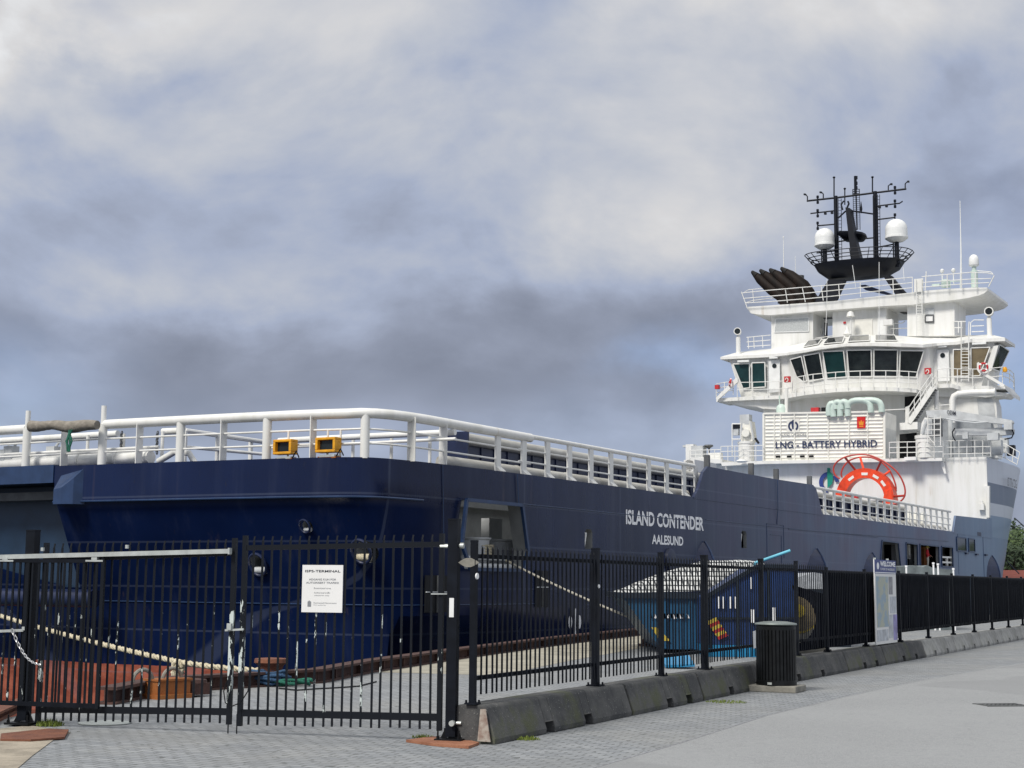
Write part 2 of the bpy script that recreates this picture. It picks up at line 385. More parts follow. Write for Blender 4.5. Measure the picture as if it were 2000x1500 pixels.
def net_heap():
    g = NG('netted_load'); x, y, z = g.xyz()
    a = g.math('ABSOLUTE', g.math('SINE', g.math('MULTIPLY', x, 24.0))); b = g.math('ABSOLUTE', g.math('SINE', g.math('MULTIPLY', z, 27.0)))
    w = g.noise(2.2, 4, .6); 
    ln = g.math('MAXIMUM', g.step(g.math('SUBTRACT', 1.0, a), .56, .66), g.step(g.math('SUBTRACT', 1.0, b), .56, .66))
    c = g.mix(g.step(w, .4, .65), (.66, .67, .66), (.40, .41, .40)); c = g.mix(ln, c, (.04, .045, .05)); g.bump(w, .5, .1); return g.out(c, .8)
def wrapped_canvas():
    return mat('weathered_canvas', (.17, .155, .13), .9, var=.3, scale=6, bump=.8, bscale=14, col2=(.31, .28, .24))
def poster():
    g = NG('map_poster'); n = g.noise(3.2, 6, .6); n2 = g.noise(7, 4, .6)
    c = g.mix(g.step(n, .48, .52), (.27, .38, .47), (.42, .45, .37)); c = g.mix(g.math('MULTIPLY', g.step(n2, .6, .63), .6), c, (.55, .52, .42))
    return g.out(c, .35)
MT = {}
def T(k, *a, **kw): MT[k] = mat(*a, **kw)
MT['hull'] = hull_paint(); MT['fore'] = forecastle_paint(); MT['white'] = white_paint(); MT['paving'] = paving(); MT['asphalt'] = asphalt()
MT['barrier'] = barrier_concrete('dark_concrete', (.052, .054, .057), (.105, .105, .102), .7); MT['barrier_pale'] = barrier_concrete('pale_concrete', (.25, .25, .24), (.40, .40, .385), .25)
MT['peel'] = peeling('peeling_black_paint', .125); MT['peel_heavy'] = peeling('peeling_stile_paint', .22)
MT['net'] = net_heap(); MT['canvas'] = wrapped_canvas(); MT['poster'] = poster()
MT['rope'] = rope_mat('pale_rope', (.42, .37, .25), (.66, .60, .45)); MT['rope_grey'] = rope_mat('grey_rope', (.30, .29, .25), (.50, .48, .42)); MT['rope_green'] = rope_mat('green_rope', (.012, .09, .06), (.02, .17, .115)); MT['rope_blue'] = rope_mat('blue_rope', (.018, .05, .11), (.045, .11, .21))
T('black', 'black_steel', (.006, .008, .013), .55, var=.25, scale=5, spec=.14)
T('black_dark', 'satin_black', (.005, .006, .008), .5, spec=.25)
T('navy', 'navy_steel', (.012, .020, .060), .35, var=.2, scale=2)
T('navy_light', 'navy_face', (.020, .045, .115), .35, var=.15)
T('panel', 'stern_panel_lit', (.015, .038, .078), .45, var=.15, scale=1.2)  # hull blue lightened as though lit, for the stern recess
T('mast', 'mast_black', (.006, .008, .014), .5, var=.2, spec=.25)
T('soot', 'sooty_brown_steel', (.005, .0045, .0045), .65, var=.4, scale=2, stretch=(1, 1, .4), col2=(.020, .012, .009), spec=.2)
T('soot_in', 'sooty_lip', (.006, .006, .006), .8)
T('glass', 'bridge_glass', (.004, .006, .009), .05, var=.5, scale=.9, spec=.3, col2=(.026, .034, .036))  # mottled tones paint in varied reflections and a dark interior
T('glass_green', 'green_tinted_glass', (.010, .034, .036), .08, var=.2, scale=.8, spec=.3)
T('glass_brown', 'amber_glass', (.09, .07, .04), .10, var=.35, scale=.9, col2=(.24, .19, .11))
T('frost', 'crackled_glass', (.34, .36, .36), .3, var=.3, scale=6, stretch=(1, 3, 3), col2=(.60, .62, .62))
T('grey', 'grey_paint', (.52, .54, .55), .5, var=.1); T('grey_dark', 'dark_grey_paint', (.10, .105, .11), .55, var=.2)
T('grey_pipe', 'greyed_pipe', (.36, .35, .31), .5, var=.2, scale=3, stretch=(.4, 1, 1), col2=(.55, .54, .50))
T('mint', 'pale_green_pipe', (.55, .66, .60), .4, var=.08)
T('orange', 'signal_orange', (.78, .060, .012), .4, var=.15, scale=3); T('red', 'red_paint', (.50, .025, .03), .45, var=.15)
T('wire_red', 'red_tube_paint', (.45, .045, .030), .45)
T('yellow', 'floodlight_yellow', (.72, .34, .012), .42, var=.15, scale=6)
T('rust', 'rusty_steel', (.105, .040, .028), .85, var=.4, scale=5, bump=.6, bscale=20, col2=(.22, .085, .045))
T('rust_dark', 'dark_rusty_steel', (.040, .022, .020), .85, var=.4, scale=4, bump=.6, bscale=20, col2=(.10, .048, .038))
T('rust_orange', 'orange_bollard_paint', (.26, .075, .015), .75, var=.3, scale=4, bump=.4, col2=(.38, .14, .035))
T('rust_plate', 'rusted_plate', (.22, .085, .045), .85, var=.4, scale=4, bump=.5, col2=(.36, .16, .09))
T('galv', 'galvanised_steel', (.52, .55, .53), .4, metal=.35, var=.12, scale=8); T('chain', 'chain_steel', (.55, .56, .57), .35, metal=.6)
T('white_plain', 'white_enamel', (.80, .81, .80), .4, var=.05); T('sign_white', 'sign_face_white', (.80, .80, .79), .3, var=.02)
T('ink', 'dark_lettering', (.018, .022, .035), .5); T('ink_soft', 'faded_lettering', (.22, .23, .25), .6); T('ink_blue', 'blue_lettering', (.015, .03, .09), .5)
T('hull_white', 'white_lettering', (.93, .94, .96), .4, var=.02)
T('logo_blue', 'emblem_blue', (.020, .045, .22), .45); T('logo_green', 'emblem_green', (.0, .24, .17), .45)
T('logo_red', 'emblem_red', (.60, .012, .012), .4); T('logo_gold', 'emblem_gold', (.75, .28, .015), .4)
T('skip_blue', 'skip_blue', (.010, .070, .150), .45, var=.25, scale=1.5, stretch=(1, 1, .4)); T('skip_blue2', 'container_blue', (.012, .036, .125), .42, var=.25, scale=1.5)
T('bright_blue', 'bright_blue_paint', (.015, .20, .40), .45); T('cyan', 'cyan_pole_paint', (.14, .48, .62), .4, var=.1)
T('hazard_y', 'hazard_yellow', (.50, .38, .05), .5); T('hazard_r', 'hazard_red', (.34, .02, .02), .5)
T('timber', 'reel_timber', (.13, .095, .05), .8, var=.25, scale=3, stretch=(1, 1, 6), bump=.3, col2=(.24, .20, .12))
T('cloth', 'windbreak_mesh', (.0028, .0038, .0090), .95, var=.2, scale=2, spec=.05); T('dark_box', 'dark_container_paint', (.010, .018, .030), .45, var=.2)
T('tarp', 'grey_tarpaulin', (.16, .19, .20), .7, var=.25, scale=2, bump=.5, bscale=5)
T('bin', 'bin_black_slats', (.006, .007, .008), .42, spec=.3, var=.35, scale=6); T('bin_lid', 'bin_lid_grey', (.20, .23, .22), .38, metal=.3, var=.15)
T('slab', 'pale_slab_concrete', (.24, .23, .20), .85, var=.2, scale=5, bump=.4); T('apron', 'quay_apron_concrete', (.34, .32, .26), .88, var=.18, scale=1.2, bump=.3)
T('kerb_stone', 'beige_edge_concrete', (.33, .29, .23), .9, var=.2, scale=3, bump=.5)
T('steel_cover', 'drain_iron', (.12, .125, .125), .6, metal=.4, var=.2); T('lid_pale', 'manhole_concrete', (.36, .39, .38), .8)
T('wharf', 'quay_wall_concrete', (.11, .10, .09), .9, var=.3, bump=.5, bscale=8)
T('sign_blue', 'sign_header_blue', (.012, .028, .20), .35); T('sign_lilac', 'sign_lilac', (.28, .25, .52), .4, var=.25, scale=5); T('sign_grey', 'sign_pale_panel', (.50, .53, .57), .4, var=.2, scale=6); T('photo_grey', 'sign_photo_panel', (.12, .12, .14), .4, var=.5, scale=9, col2=(.40, .41, .43))
T('grey_mid', 'mid_grey_paint', (.27, .29, .31), .55, var=.1); T('deck', 'deck_green', (.06, .10, .08), .8); T('interior', 'interior_grey', (.24, .25, .25), .6, var=.1); T('container_white', 'container_white', (.80, .79, .73), .45, var=.06, scale=1.5)
T('skin', 'skin', (.50, .30, .21), .6); T('coat_red', 'red_jacket', (.48, .012, .02), .75, var=.2, scale=12); T('trouser', 'pale_trousers', (.52, .48, .42), .8); T('helmet', 'yellow_helmet', (.80, .66, .16), .35); T('boots', 'dark_boots', (.02, .02, .02), .6)
T('leaf', 'tree_leaves', (.030, .060, .018), .7, var=.3, scale=.5, col2=(.075, .115, .030)); T('leaf2', 'dark_leaves', (.010, .024, .010), .7, var=.3, scale=.5, col2=(.042, .072, .026)); T('bark', 'bark', (.06, .045, .035), .9)
T('grass', 'grass_blades', (.10, .15, .02), .8, var=.3, scale=12, col2=(.20, .24, .04)); T('roof_red', 'orange_roof', (.42, .085, .045), .7, var=.15); T('shed_wall', 'shed_wall', (.40, .36, .32), .8)
def water_mat():
    g = NG('harbour_water'); g.p.inputs['Specular IOR Level'].default_value = .5; g.bump(g.noise(1.6, 4, .6, (1, .5, 1)), .4, .06); return g.out((.012, .022, .026), .08)
MT['water'] = water_mat()
T('hill', 'far_hill_ground', (.035, .055, .025), .9, var=.3, scale=.05)
# ================================================================== setting
def ship_w(x, y, z=0.0): return SO + EX * x + EY * y + Vector((0, 0, z))
quay_edge = [Vector((-9.6, -12, 0)), Vector((-6.75, 15.2, 0)), Vector((-5.55, 20.2, 0)), gz(300, 1352), gz(600, 1333), gz(700, 1313), gz(880, 1286), Vector((1.15, 41.0, 0)), Vector((4.55, 50.6, 0)), ship_w(22, -1.1), ship_w(100, -1.1), ship_w(150, -1.1)]
for p in quay_edge: p.z = 0
m = M(); far = [Vector((260, 190, 0)), Vector((260, -60, 0)), Vector((-9.6, -60, 0))]
m.prism(quay_edge + far, (0, 0, -.02)); struct('quay_paving', m, MT['paving'])
m = M(); m.strip(quay_edge, [p + Vector((0, 0, -5)) for p in quay_edge]); struct('quay_wall', m, MT['wharf'])
m = M(); m.quad((-3000, -300, -2.3), (3000, -300, -2.3), (3000, 4000, -2.3), (-3000, 4000, -2.3)); struct('harbour_water', m, MT['water'])
# asphalt road lying on the paving
rp = [gz(1100, 1514), gz(1175, 1497), gz(1330, 1452), gz(1500, 1398), gz(1640, 1364), gz(1793, 1331), gz(1900, 1313), gz(2000, 1296)]
d_ = (rp[-1] - rp[-2]).normalized(); rp.append(rp[-1] + d_ * 160); rp.insert(0, rp[0] - (rp[1] - rp[0]).normalized() * 20)
m = M(); m.prism([Vector((p.x, p.y, .004)) for p in rp] + [Vector((240, 120, .004)), Vector((240, -40, .004)), Vector((-4, -40, .004))], (0, 0, -.003)); struct('road', m, MT['asphalt'])
m = M(); rj = [p + Vector((0, 0, .0065)) for p in rp[1:9]]; rk = [p + Vector((-.014, .016, .0065)) for p in rp[1:9]]
for p in rj + rk: p.z = .0065
m.strip(rj, rk); struct('road_joint', m, MT['photo_grey'])
# pale concrete apron beside the quay edge
inner = [p + Vector((2.6, -.6, 0)) for p in quay_edge[5:9]]
m = M(); m.strip([Vector((p.x + .35, p.y, .004)) for p in quay_edge[5:9]], [Vector((p.x, p.y, .004)) for p in inner]); struct('quay_apron', m, MT['apron'])
# beige edge stones at the near left
m = M(); m.prism([Vector((p.x, p.y, .008)) for p in (Vector((-9.5, 4, 0)), gz(25, 1510), gz(62, 1478), gz(105, 1446), gz(138, 1432), gz(60, 1418), gz(0, 1424), Vector((-7.2, 14, 0)))], (0, 0, -.006)); struct('edge_paving', m, MT['kerb_stone'])
# far shore
m = M(); pts = []
for i in range(41):
    a = -.75 + 1.9 * i / 40; d0 = 420; hgt = 8 + 10 * math.sin(i * .9) ** 2 if a > .30 else 2.0
    pts.append((Vector((math.sin(a) * d0, math.cos(a) * d0, -2.3)), Vector((math.sin(a) * (d0 + 90), math.cos(a) * (d0 + 90), hgt))))
m.strip([p[0] for p in pts], [p[1] for p in pts]); m.strip([p[1] for p in pts], [p[1] + Vector((p[1].x, p[1].y, 0)).normalized() * 900 for p in pts]); struct('far_shore', m, MT['hill'])

# ================================================================== steel beam on the quay edge
def inset_line(ps, d):
    out = []
    for i, p in enumerate(ps):
        t = (ps[min(i + 1, len(ps) - 1)] - ps[max(i - 1, 0)]).normalized(); out.append(p + Vector((t.y, -t.x, 0)) * d)
    return out
t = thing('edge_beam', 'dark rusty steel beam running along the quay edge below the blue hull', 'kerb beam')
L = quay_edge[2:9]; L0 = inset_line(L, .02); L1 = inset_line(L, .32)
m = M()
for i in range(len(L) - 1):
    for zz, hh in ((.0, .03), (.19, .04)):
        m.prism([L0[i] + Vector((0, 0, zz)), L1[i] + Vector((0, 0, zz)), L1[i + 1] + Vector((0, 0, zz)), L0[i + 1] + Vector((0, 0, zz))], (0, 0, hh))
    Lc = [(a + b) / 2 for a, b in zip(L0, L1)]
    m.bar(Lc[i] + Vector((0, 0, .11)), Lc[i + 1] + Vector((0, 0, .11)), .05, .16)
    n_ = int((L[i + 1] - L[i]).length / 1.1)
    for k in range(n_):
        q = Lc[i].lerp(Lc[i + 1], (k + .5) / n_); dd = (L1[i] - L0[i]).normalized(); m.bar(q - dd * .13 + Vector((0, 0, .11)), q + dd * .13 + Vector((0, 0, .11)), .03, .155)
m.build('flanges', MT['rust_dark'], t, smooth=False)

# ================================================================== barriers and fence line
BL = [Vector((-.18, 15.57, 0)), Vector((4.93, 26.1, 0)), Vector((9.15, 34.2, 0)), Vector((16.44, 48.2, 0)), Vector((34, 82.0, 0))]
def left_n(d): return Vector((-d.y, d.x, 0))
FL = []                                                     # barrier axis, .28 m behind the foot of the front faces
for i, p in enumerate(BL):
    d = (BL[min(i + 1, 4)] - BL[max(i - 1, 0)]).normalized(); FL.append(p + left_n(d) * .28)
def on_line(px, line):
    d = pix_dir(px, 1200); k = d.x / d.y
    for i in range(len(line) - 1):
        a, b = line[i], line[i + 1]
        den = (b.x - a.x) - k * (b.y - a.y)
        s_ = (k * a.y - a.x) / den
        if s_ <= 1 or i == len(line) - 2:
            if s_ >= -.2 or i == 0: return a + (b - a) * s_
def barrier(p0, p1, mname, label, notch, chip=0):
    d = (p1 - p0); L_ = d.length; d /= L_; n = left_n(d)
    t = thing('concrete_barrier', label, 'barrier', p0, math.atan2(d.y, d.x), 'low concrete barriers under the fence')
    g = .028
    prof = [(-.28, 0), (-.285, .06), (-.175, .375), (-.15, .395), (.15, .395), (.175, .375), (.285, .06), (.28, 0)]
    m = M(); xs = [g, .03]
    nt = [(L_ * a - .11, L_ * a + .11) for a in notch]
    cuts = sorted(set([g, L_ - g] + [x for ab in nt for x in ab]))
    for a, b in zip(cuts[:-1], cuts[1:]):
        innotch = any(abs((a + b) / 2 - (u + v) / 2) < .01 for u, v in nt)
        pr = prof if not innotch else [(-.285, .13), (-.26, .13)] + prof[2:6] + [(.26, .13), (.285, .13)]
        n0 = len(m.v); K = len(pr)
        for x in (a, b):
            e = .018 if (x in (g, L_ - g)) else 0
            m.v += [Vector((x, q[0] * (1 - e), q[1] - e * .3)) for q in pr]
        for i in range(K):
            j = (i + 1) % K; m.f.append([n0 + i, n0 + j, n0 + K + j, n0 + K + i]); m.mi.append(0)
        m.f += [[n0 + i for i in range(K)][::-1], [n0 + K + i for i in range(K)]]; m.mi += [0, 0]
    o = m.build('block', MT[mname], t, smooth=False)
    bv = o.modifiers.new('bevel', 'BEVEL'); bv.width = .02; bv.segments = 2; bv.limit_method = 'ANGLE'
    return t
bnd = [943, 1196, 1338, 1480, 1628, 1704, 1784]
nots = [(.36, .64), (.50, .78), (.36, .74), (.30, .62), (.42, .74), (.42, .74)]
labs = ['dark concrete barrier at the gate post, its end face peeling and first in the row', 'dark concrete barrier second from the gate post, under a broad fence post', 'mossy dark concrete barrier just left of the litter bin slab',
        'dark grey concrete barrier directly behind and right of the litter bin', 'mossy dark barrier with a grass tuft at its foot, left of the welcome sign', 'last dark barrier of the row, under the welcome sign']
bp = [on_line(x, FL) for x in bnd]
bp[0] = FL[0] + (FL[1] - FL[0]).normalized() * .06
for i in range(6): barrier(bp[i], bp[i + 1], 'barrier', labs[i], nots[i])
q = bp[-1]; d_ = (FL[4] - FL[2]).normalized(); ords = ['first pale concrete barrier right of the welcome sign', 'second pale concrete barrier right of the welcome sign', 'third pale concrete barrier right of the welcome sign', 'fourth pale concrete barrier right of the welcome sign', 'fifth pale barrier right of the welcome sign, at the right picture edge', 'sixth pale barrier right of the welcome sign, mostly past the picture edge']
q = FL[2] + (FL[3] - FL[2]).normalized() * ((q - FL[2]).dot((FL[3] - FL[2]).normalized()))
for i in range(6):
    d_ = (FL[3] - FL[2]).normalized() if q.y < 47 else (FL[4] - FL[3]).normalized()
    e = q + d_ * 3.6; barrier(q, e, 'barrier_pale', ords[i], (.30, .70)); q = e
# ------------------------------------------------------------------ palisade fence on the barriers
fence = thing('palisade_fence', 'long black steel palisade fence standing on the concrete barriers', 'fence')
ppx = [925, 1163, 1291, 1376, 1487, 1556, 1615, 1690, 1757, 1812, 1861, 1902, 1937, 1969, 1997, 2022, 2046]
pp = [on_line(x, FL) for x in ppx]
pw = [.062, .085, .068, .095, .08] + [.062] * 12
pm_ = M()
for i, p in enumerate(pp):
    d = ((pp[min(i + 1, len(pp) - 1)] - pp[max(i - 1, 0)])).normalized(); rot = Matrix.Rotation(math.atan2(d.y, d.x), 3, 'Z')
    top = 2.08 if i < 6 else 1.99
    m = M(); w = pw[i]; m.box((p.x, p.y, (.395 + top) / 2), (w, w, top - .395), rot); m.box((p.x, p.y, .403), (w * 2.1, w * 2.1, .016), rot); m.box((p.x, p.y, top + .008), (w * 1.06, w * 1.06, .02), rot)
    for a in (-1, 1):
        for b in (-1, 1):
            o_ = rot @ Vector((a * w * .8, b * w * .8, 0)); m.lathe((p.x + o_.x, p.y + o_.y, .41), [(.012, 0), (.012, .03)], 6)
    o = m.build('post', MT['black'], fence, smooth=False)
    if i in (0, 1):
        m = M(); fr = rot @ Vector((0, -1, 0)); m.lathe(Vector((p.x, p.y, 1.72 if i == 0 else 1.62)) + fr * w * .5, [(.035 if i == 0 else .026, 0), (.032 if i == 0 else .022, .012)], 16, axis=fr); m.build('reflector', MT['white_plain'], o)
for i in range(len(pp) - 1):
    a, b = pp[i], pp[i + 1]; d = b - a; L_ = d.length; d /= L_; n = left_n(d); near = i < 6
    for zz in (1.93, .66): m = M(); m.bar(a + d * .04 + Vector((0, 0, zz)), b - d * .04 + Vector((0, 0, zz)), .04, .045); m.build('rail', MT['black'], fence, smooth=False)
    m = M(); k = max(2, round(L_ / .125)); off = -n * .035
    for j in range(1, k):
        p = a + d * (L_ * j / k) + off; zt = 2.045 if near else 1.965; z0 = .49 if i < 8 else .63
        jx = random.uniform(-.010, .010); w = .022
        A, B = p + Vector((jx, 0, z0)), p + Vector((0, 0, zt - .035)); m.bar(A, B, w, .014, up=n)
        tpt = [B + d * (sx_ * w / 2) + n * (sn * .007) for sx_, sn in ((-1, -1), (1, -1), (1, 1), (-1, 1))]; ap = B + Vector((0, 0, .04)) + n * .012
        m.add(tpt + [ap], [(0, 1, 4), (1, 2, 4), (2, 3, 4), (3, 0, 4)])
    m.build('picket_panel', MT['black'], fence, smooth=False)
# ------------------------------------------------------------------ windbreak cloth behind the far bays
wb = thing('windbreak_screen', 'black mesh windbreak stretched behind the far fence pickets', 'windbreak screen')
for i in range(6, len(pp) - 1):
    a, b = pp[i], pp[i + 1]; n = left_n((b - a).normalized()); m = M(); K = 8
    top = [a.lerp(b, k / K) + n * (.06 + .012 * math.sin(k * 2.2 + i)) + Vector((0, 0, 1.94)) for k in range(K + 1)]; bot = [Vector((p.x, p.y, .46 if i < 8 else .60)) + n * .01 * math.sin(k * 1.7) for k, p in enumerate(top)]
    m.strip(top, bot, n * .006); m.build('cloth_panel', MT['cloth'], wb)
a, b = pp[5], pp[6]; n = left_n((b - a).normalized()); m = M(); lf, rg = [], []
for k in range(15):
    an = -math.pi / 2 + math.pi * k / 14; zz = 1.03 + .43 * math.sin(an); lf.append(a.lerp(b, .08 + .66 * max(0, math.cos(an))) + n * .07 + Vector((0, 0, zz))); rg.append(b + n * .07 + Vector((0, 0, zz)))
lf = [a.lerp(b, .08) + n * .07 + Vector((0, 0, .46))] + lf + [a.lerp(b, .0) + n * .07 + Vector((0, 0, 1.66))]; rg = [b + n * .07 + Vector((0, 0, .46))] + rg + [b + n * .07 + Vector((0, 0, 1.50))]
m.strip(lf, rg, n * .006); m.build('cloth_panel', MT['cloth'], wb, smooth=False)

# ================================================================== gate
PR = Vector((-.60, 15.86, 0)); PL = gz(46, 1417); PL.z = 0
gd = (PL - PR).normalized(); gn = Vector((-gd.y, gd.x, 0))   # gn: towards the camera
if gn.y > 0: gn = -gn
def on_gate(px, py, off=0.0):
    d = pix_dir(px, py); nn = gn; t_ = ((PR + gn * off - CAM).dot(nn)) / d.dot(nn); return CAM + d * t_
grot = Matrix.Rotation(math.atan2(gd.y, gd.x), 3, 'Z')
def gpost(p, w, top, label, px):
    t = thing('gate_post', label, 'gate post', p, math.atan2(gd.y, gd.x), 'square steel gate posts'); m = M()
    m.box((0, 0, top / 2 + .03), (w, w, top - .06)); m.box((0, 0, top + .005), (w * 1.05, w * 1.05, .02)); m.build('post', MT['black'], t, smooth=False)
    m = M(); m.box((0, 0, .03), (w * 2.7, w * 2.7, .024))
    for a in (-1, 1):
        for b in (-1, 1): m.lathe((a * w * 1.05, b * w * 1.05, .04), [(.018, 0), (.018, .03), (.010, .03), (.010, .09)], 6)
        m.prism([(a * w / 2, -.01, .042), (a * w * 1.1, -.01, .042), (a * w / 2, -.01, .17)], (0, .02, 0))
    m.build('base_plate', MT['black_dark'], t, smooth=False); return t
tR = gpost(PR, .108, 2.31, 'tall square black gate post beside the first concrete barrier', 885)
tL = gpost(PL, .115, 2.20, 'square black gate post at the left with chain hung on it', 60)
s_ = -1 if (grot @ Vector((0, 1, 0))).dot(gn) < 0 else 1
m = M(); m.box((.0, s_ * .058, 1.39), (.05, .008, .20)); m.build('reflector', MT['white_plain'], tR, smooth=False)
m = M(); m.tube([(.02, s_ * .02, .20), (-.11, s_ * .02, .20)], .018, 8); m.lathe((-.03, s_ * .055, .20), [(.03, 0), (.03, .05)], 10, axis=(0, s_, 0)); m.build('hinge_bolt', MT['galv'], tR)
m = M(); m.tube([(-.10, 0, 2.04), (.18, 0, 2.04)], .016, 8); m.lathe((-.09, 0, 2.04), [(.030, -.02), (.030, .02)], 10, axis=(1, 0, 0)); m.build('hinge_bolt', MT['galv'], tR)
m = M(); ls = []
for a in arc(10, 0, 2 * math.pi)[:-1]: ls.append((-.175 + .115 * math.cos(a) * (1 if abs(math.sin(a)) < .5 else .75), s_ * .02, 1.862 + .05 * math.sin(a)))
m.prism(ls, (0, s_ * .02, 0)); m.build('tag_plate', MT['slab'], tR, smooth=False)
def leaf(px0, px1, label, heavy0, heavy1, ytop, ybot, yr0, yr1, npk):
    """leaf between two stile pixels; y values are photo rows at the two ends: (top of picket, bottom, top rail, bottom rail)"""
    t = thing('gate_leaf', label, 'gate', (0, 0, 0), 0, 'black double gate leaves')
    def row(yy, f): return yy[0] + (yy[1] - yy[0]) * f
    def P(f, yy, off=0.0): return on_gate(px0 + (px1 - px0) * f, row(yy, f), off)
    A0, A1 = P(0, (ytop[0] - 2, ytop[1] - 2)), P(1, (ytop[0] - 2, ytop[1] - 2)); B0, B1 = P(0, (ybot[0] + 3, ybot[1] + 3)), P(1, (ybot[0] + 3, ybot[1] + 3))
    for nm, a, b, hv in (('stile', A0, B0, heavy0), ('stile', A1, B1, heavy1)):
        q = Vector((b.x, b.y, 0)); m = M(); m.bar(Vector((q.x, q.y, a.z)), Vector((q.x, q.y, b.z)), .05, .05, up=gd)
        m.build(nm, MT['peel_heavy'] if hv else MT['peel'], t, smooth=False)
    q0, q1 = Vector((B0.x, B0.y, 0)), Vector((B1.x, B1.y, 0))
    for yy, h in ((yr0, .055), (yr1, .075)):
        a, b = P(0, yy), P(1, yy); m = M(); m.bar(Vector((q0.x, q0.y, a.z)), Vector((q1.x, q1.y, b.z)), .04, h); m.build('rail', MT['peel'], t, smooth=False)
    m = M()
    zt0, zt1, zb0, zb1 = P(0, ytop).z, P(1, ytop).z, P(0, ybot).z, P(1, ybot).z
    for j in range(1, npk + 1):
        f = j / (npk + 1); q = q0.lerp(q1, f) + gn * .012; zt, zb = zt0 + (zt1 - zt0) * f, zb0 + (zb1 - zb0) * f
        m.bar(q + Vector((random.gauss(0, .006), 0, zb + random.uniform(-.006, .006))), q + Vector((0, 0, zt - .05)), .021, .016, up=gn)
        m.bar(q + Vector((0, 0, zt - .05)), q + Vector((0, 0, zt)) - gn * .006 + gd * -.006, .016, .010, up=gn)
    m.build('picket_panel', MT['peel'], t, smooth=False)
    return t, q0, q1
gl, l0, l1 = leaf(74, 447, 'left leaf of the black double gate, with pale track and white peeling stile', 0, 1, (1062, 1053), (1408, 1412), (1093, 1080), (1385, 1390), 21)
gr, r0, r1 = leaf(468, 858, 'right leaf of the black double gate, white notice on its pickets', 1, 0, (1048, 1044), (1415, 1424), (1070, 1063), (1392, 1401), 20)
m = M(); c_ = on_gate(452, 1229); m.bar(on_gate(440, 1231, .05), on_gate(476, 1229, .05), .022, .022); m.box(c_ + gn * .07 + Vector((.01, 0, .03)), (.05, .04, .07), grot); m.build('latch_bolt', MT['galv'], gr, smooth=False)
for lf, px in ((gl, 445), (gr, 462)):
    p = on_gate(px, 1436); m = M(); m.tube([on_gate(px + 1, 1395), Vector((p.x, p.y, .0))], .008, 6); m.build('drop_bolt', MT['black_dark'], lf)
m = M(); m.bar(on_gate(842, 1160, .045), on_gate(878, 1160, .045), .012, .012); m.build('latch_bar', MT['galv'], gr, smooth=False)
m = M(); m.tube([on_gate(860, 1067, .02), on_gate(878, 1067, .02)], .018, 8); m.build('hinge_arm', MT['galv'], gr, smooth=False)
# pale sliding track carried by the left leaf
tr = M(); a, b = on_gate(-40, 1089, .09), on_gate(449, 1076.5, .09); tr.bar(a, b, .06, .05); tr.box(b, (.02, .065, .07), grot)
for px in (83, 248): q = on_gate(px, 1073 + (248 - px) * .03, .09); tr.box(q + Vector((0, 0, .03)), (.03, .03, .04), grot)
tr.build('sliding_track', MT['galv'], gl, smooth=False)
# small sliding wicket panel hung from the track
wk = thing('wicket_panel', 'small black sliding picket panel hung from the pale track at left', 'gate panel')
a0, a1, b0, b1 = on_gate(-60, 1100, .10), on_gate(199, 1096, .10), on_gate(-60, 1370, .10), on_gate(190, 1379, .10)
zt, zb = a1.z, b1.z; a1 = Vector((b1.x, b1.y, zt)); m = M(); m.bar(Vector((b0.x, b0.y, zt)), a1, .035, .04); m.build('rail', MT['black'], wk, smooth=False)
m = M(); m.bar(Vector((b0.x, b0.y, zb)), b1, .035, .05); m.build('rail', MT['black'], wk, smooth=False)
m = M(); m.bar(a1 + Vector((0, 0, .03)), b1 - Vector((0, 0, .03)), .04, .04, up=gn); m.build('stile', MT['peel'], wk, smooth=False); m = M(); q = on_gate(51, 1200, .10); m.bar(Vector((q.x, q.y, zt)), Vector((q.x, q.y, zb)), .03, .03, up=gn); m.build('stile', MT['peel'], wk, smooth=False)
m = M(); npk = 20
for j in range(npk):
    f = j / npk; q = b0.lerp(b1, f); m.bar(Vector((q.x, q.y, zb)), Vector((q.x, q.y, zt)), .024, .016, up=gn)
m.build('picket_panel', MT['peel'], wk, smooth=False)
m = M()
for px in (12, 186): q = on_gate(px, 1091, .10); m.box(q, (.07, .05, .03), grot); m.box(q + Vector((0, 0, -.025)), (.22, .045, .018), grot)
m.build('roller', MT['galv'], wk, smooth=False)
m = M(); m.bar(on_gate(-60, 1235, .12), on_gate(46, 1231, .12), .03, .03); m.bar(on_gate(46, 1231, .12), on_gate(46, 1224, .12), .03, .03); m.build('handle_bar', MT['galv'], wk, smooth=False)
# chain from the handle bar to the post
def torus_link(m, c, axis_d, up, R0=.019, r=.0055):
    x = axis_d.normalized(); y = up
    pts = [c + x * (R0 * 1.35 * math.cos(a)) + y * (R0 * .75 * math.sin(a)) for a in arc(10, 0, 2 * math.pi)]; m.tube(pts, r, 5, caps=False)
m = M(); a, b = on_gate(23, 1229, .15), on_gate(79, 1299, .24); N_ = 17; prev = None
for k in range(N_ + 1):
    f = k / N_; p = a.lerp(b, f) - Vector((0, 0, .10 * math.sin(math.pi * f))); 
    if prev is not None:
        d = p - prev; u = d.cross(gn).normalized() if k % 2 else gn; torus_link(m, (p + prev) / 2, d, u, R0=d.length * .47)
    prev = p
o = m.build('chain', MT['chain']); tag(o, 'galvanised chain hanging slack in front of the left gate post', 'chain')
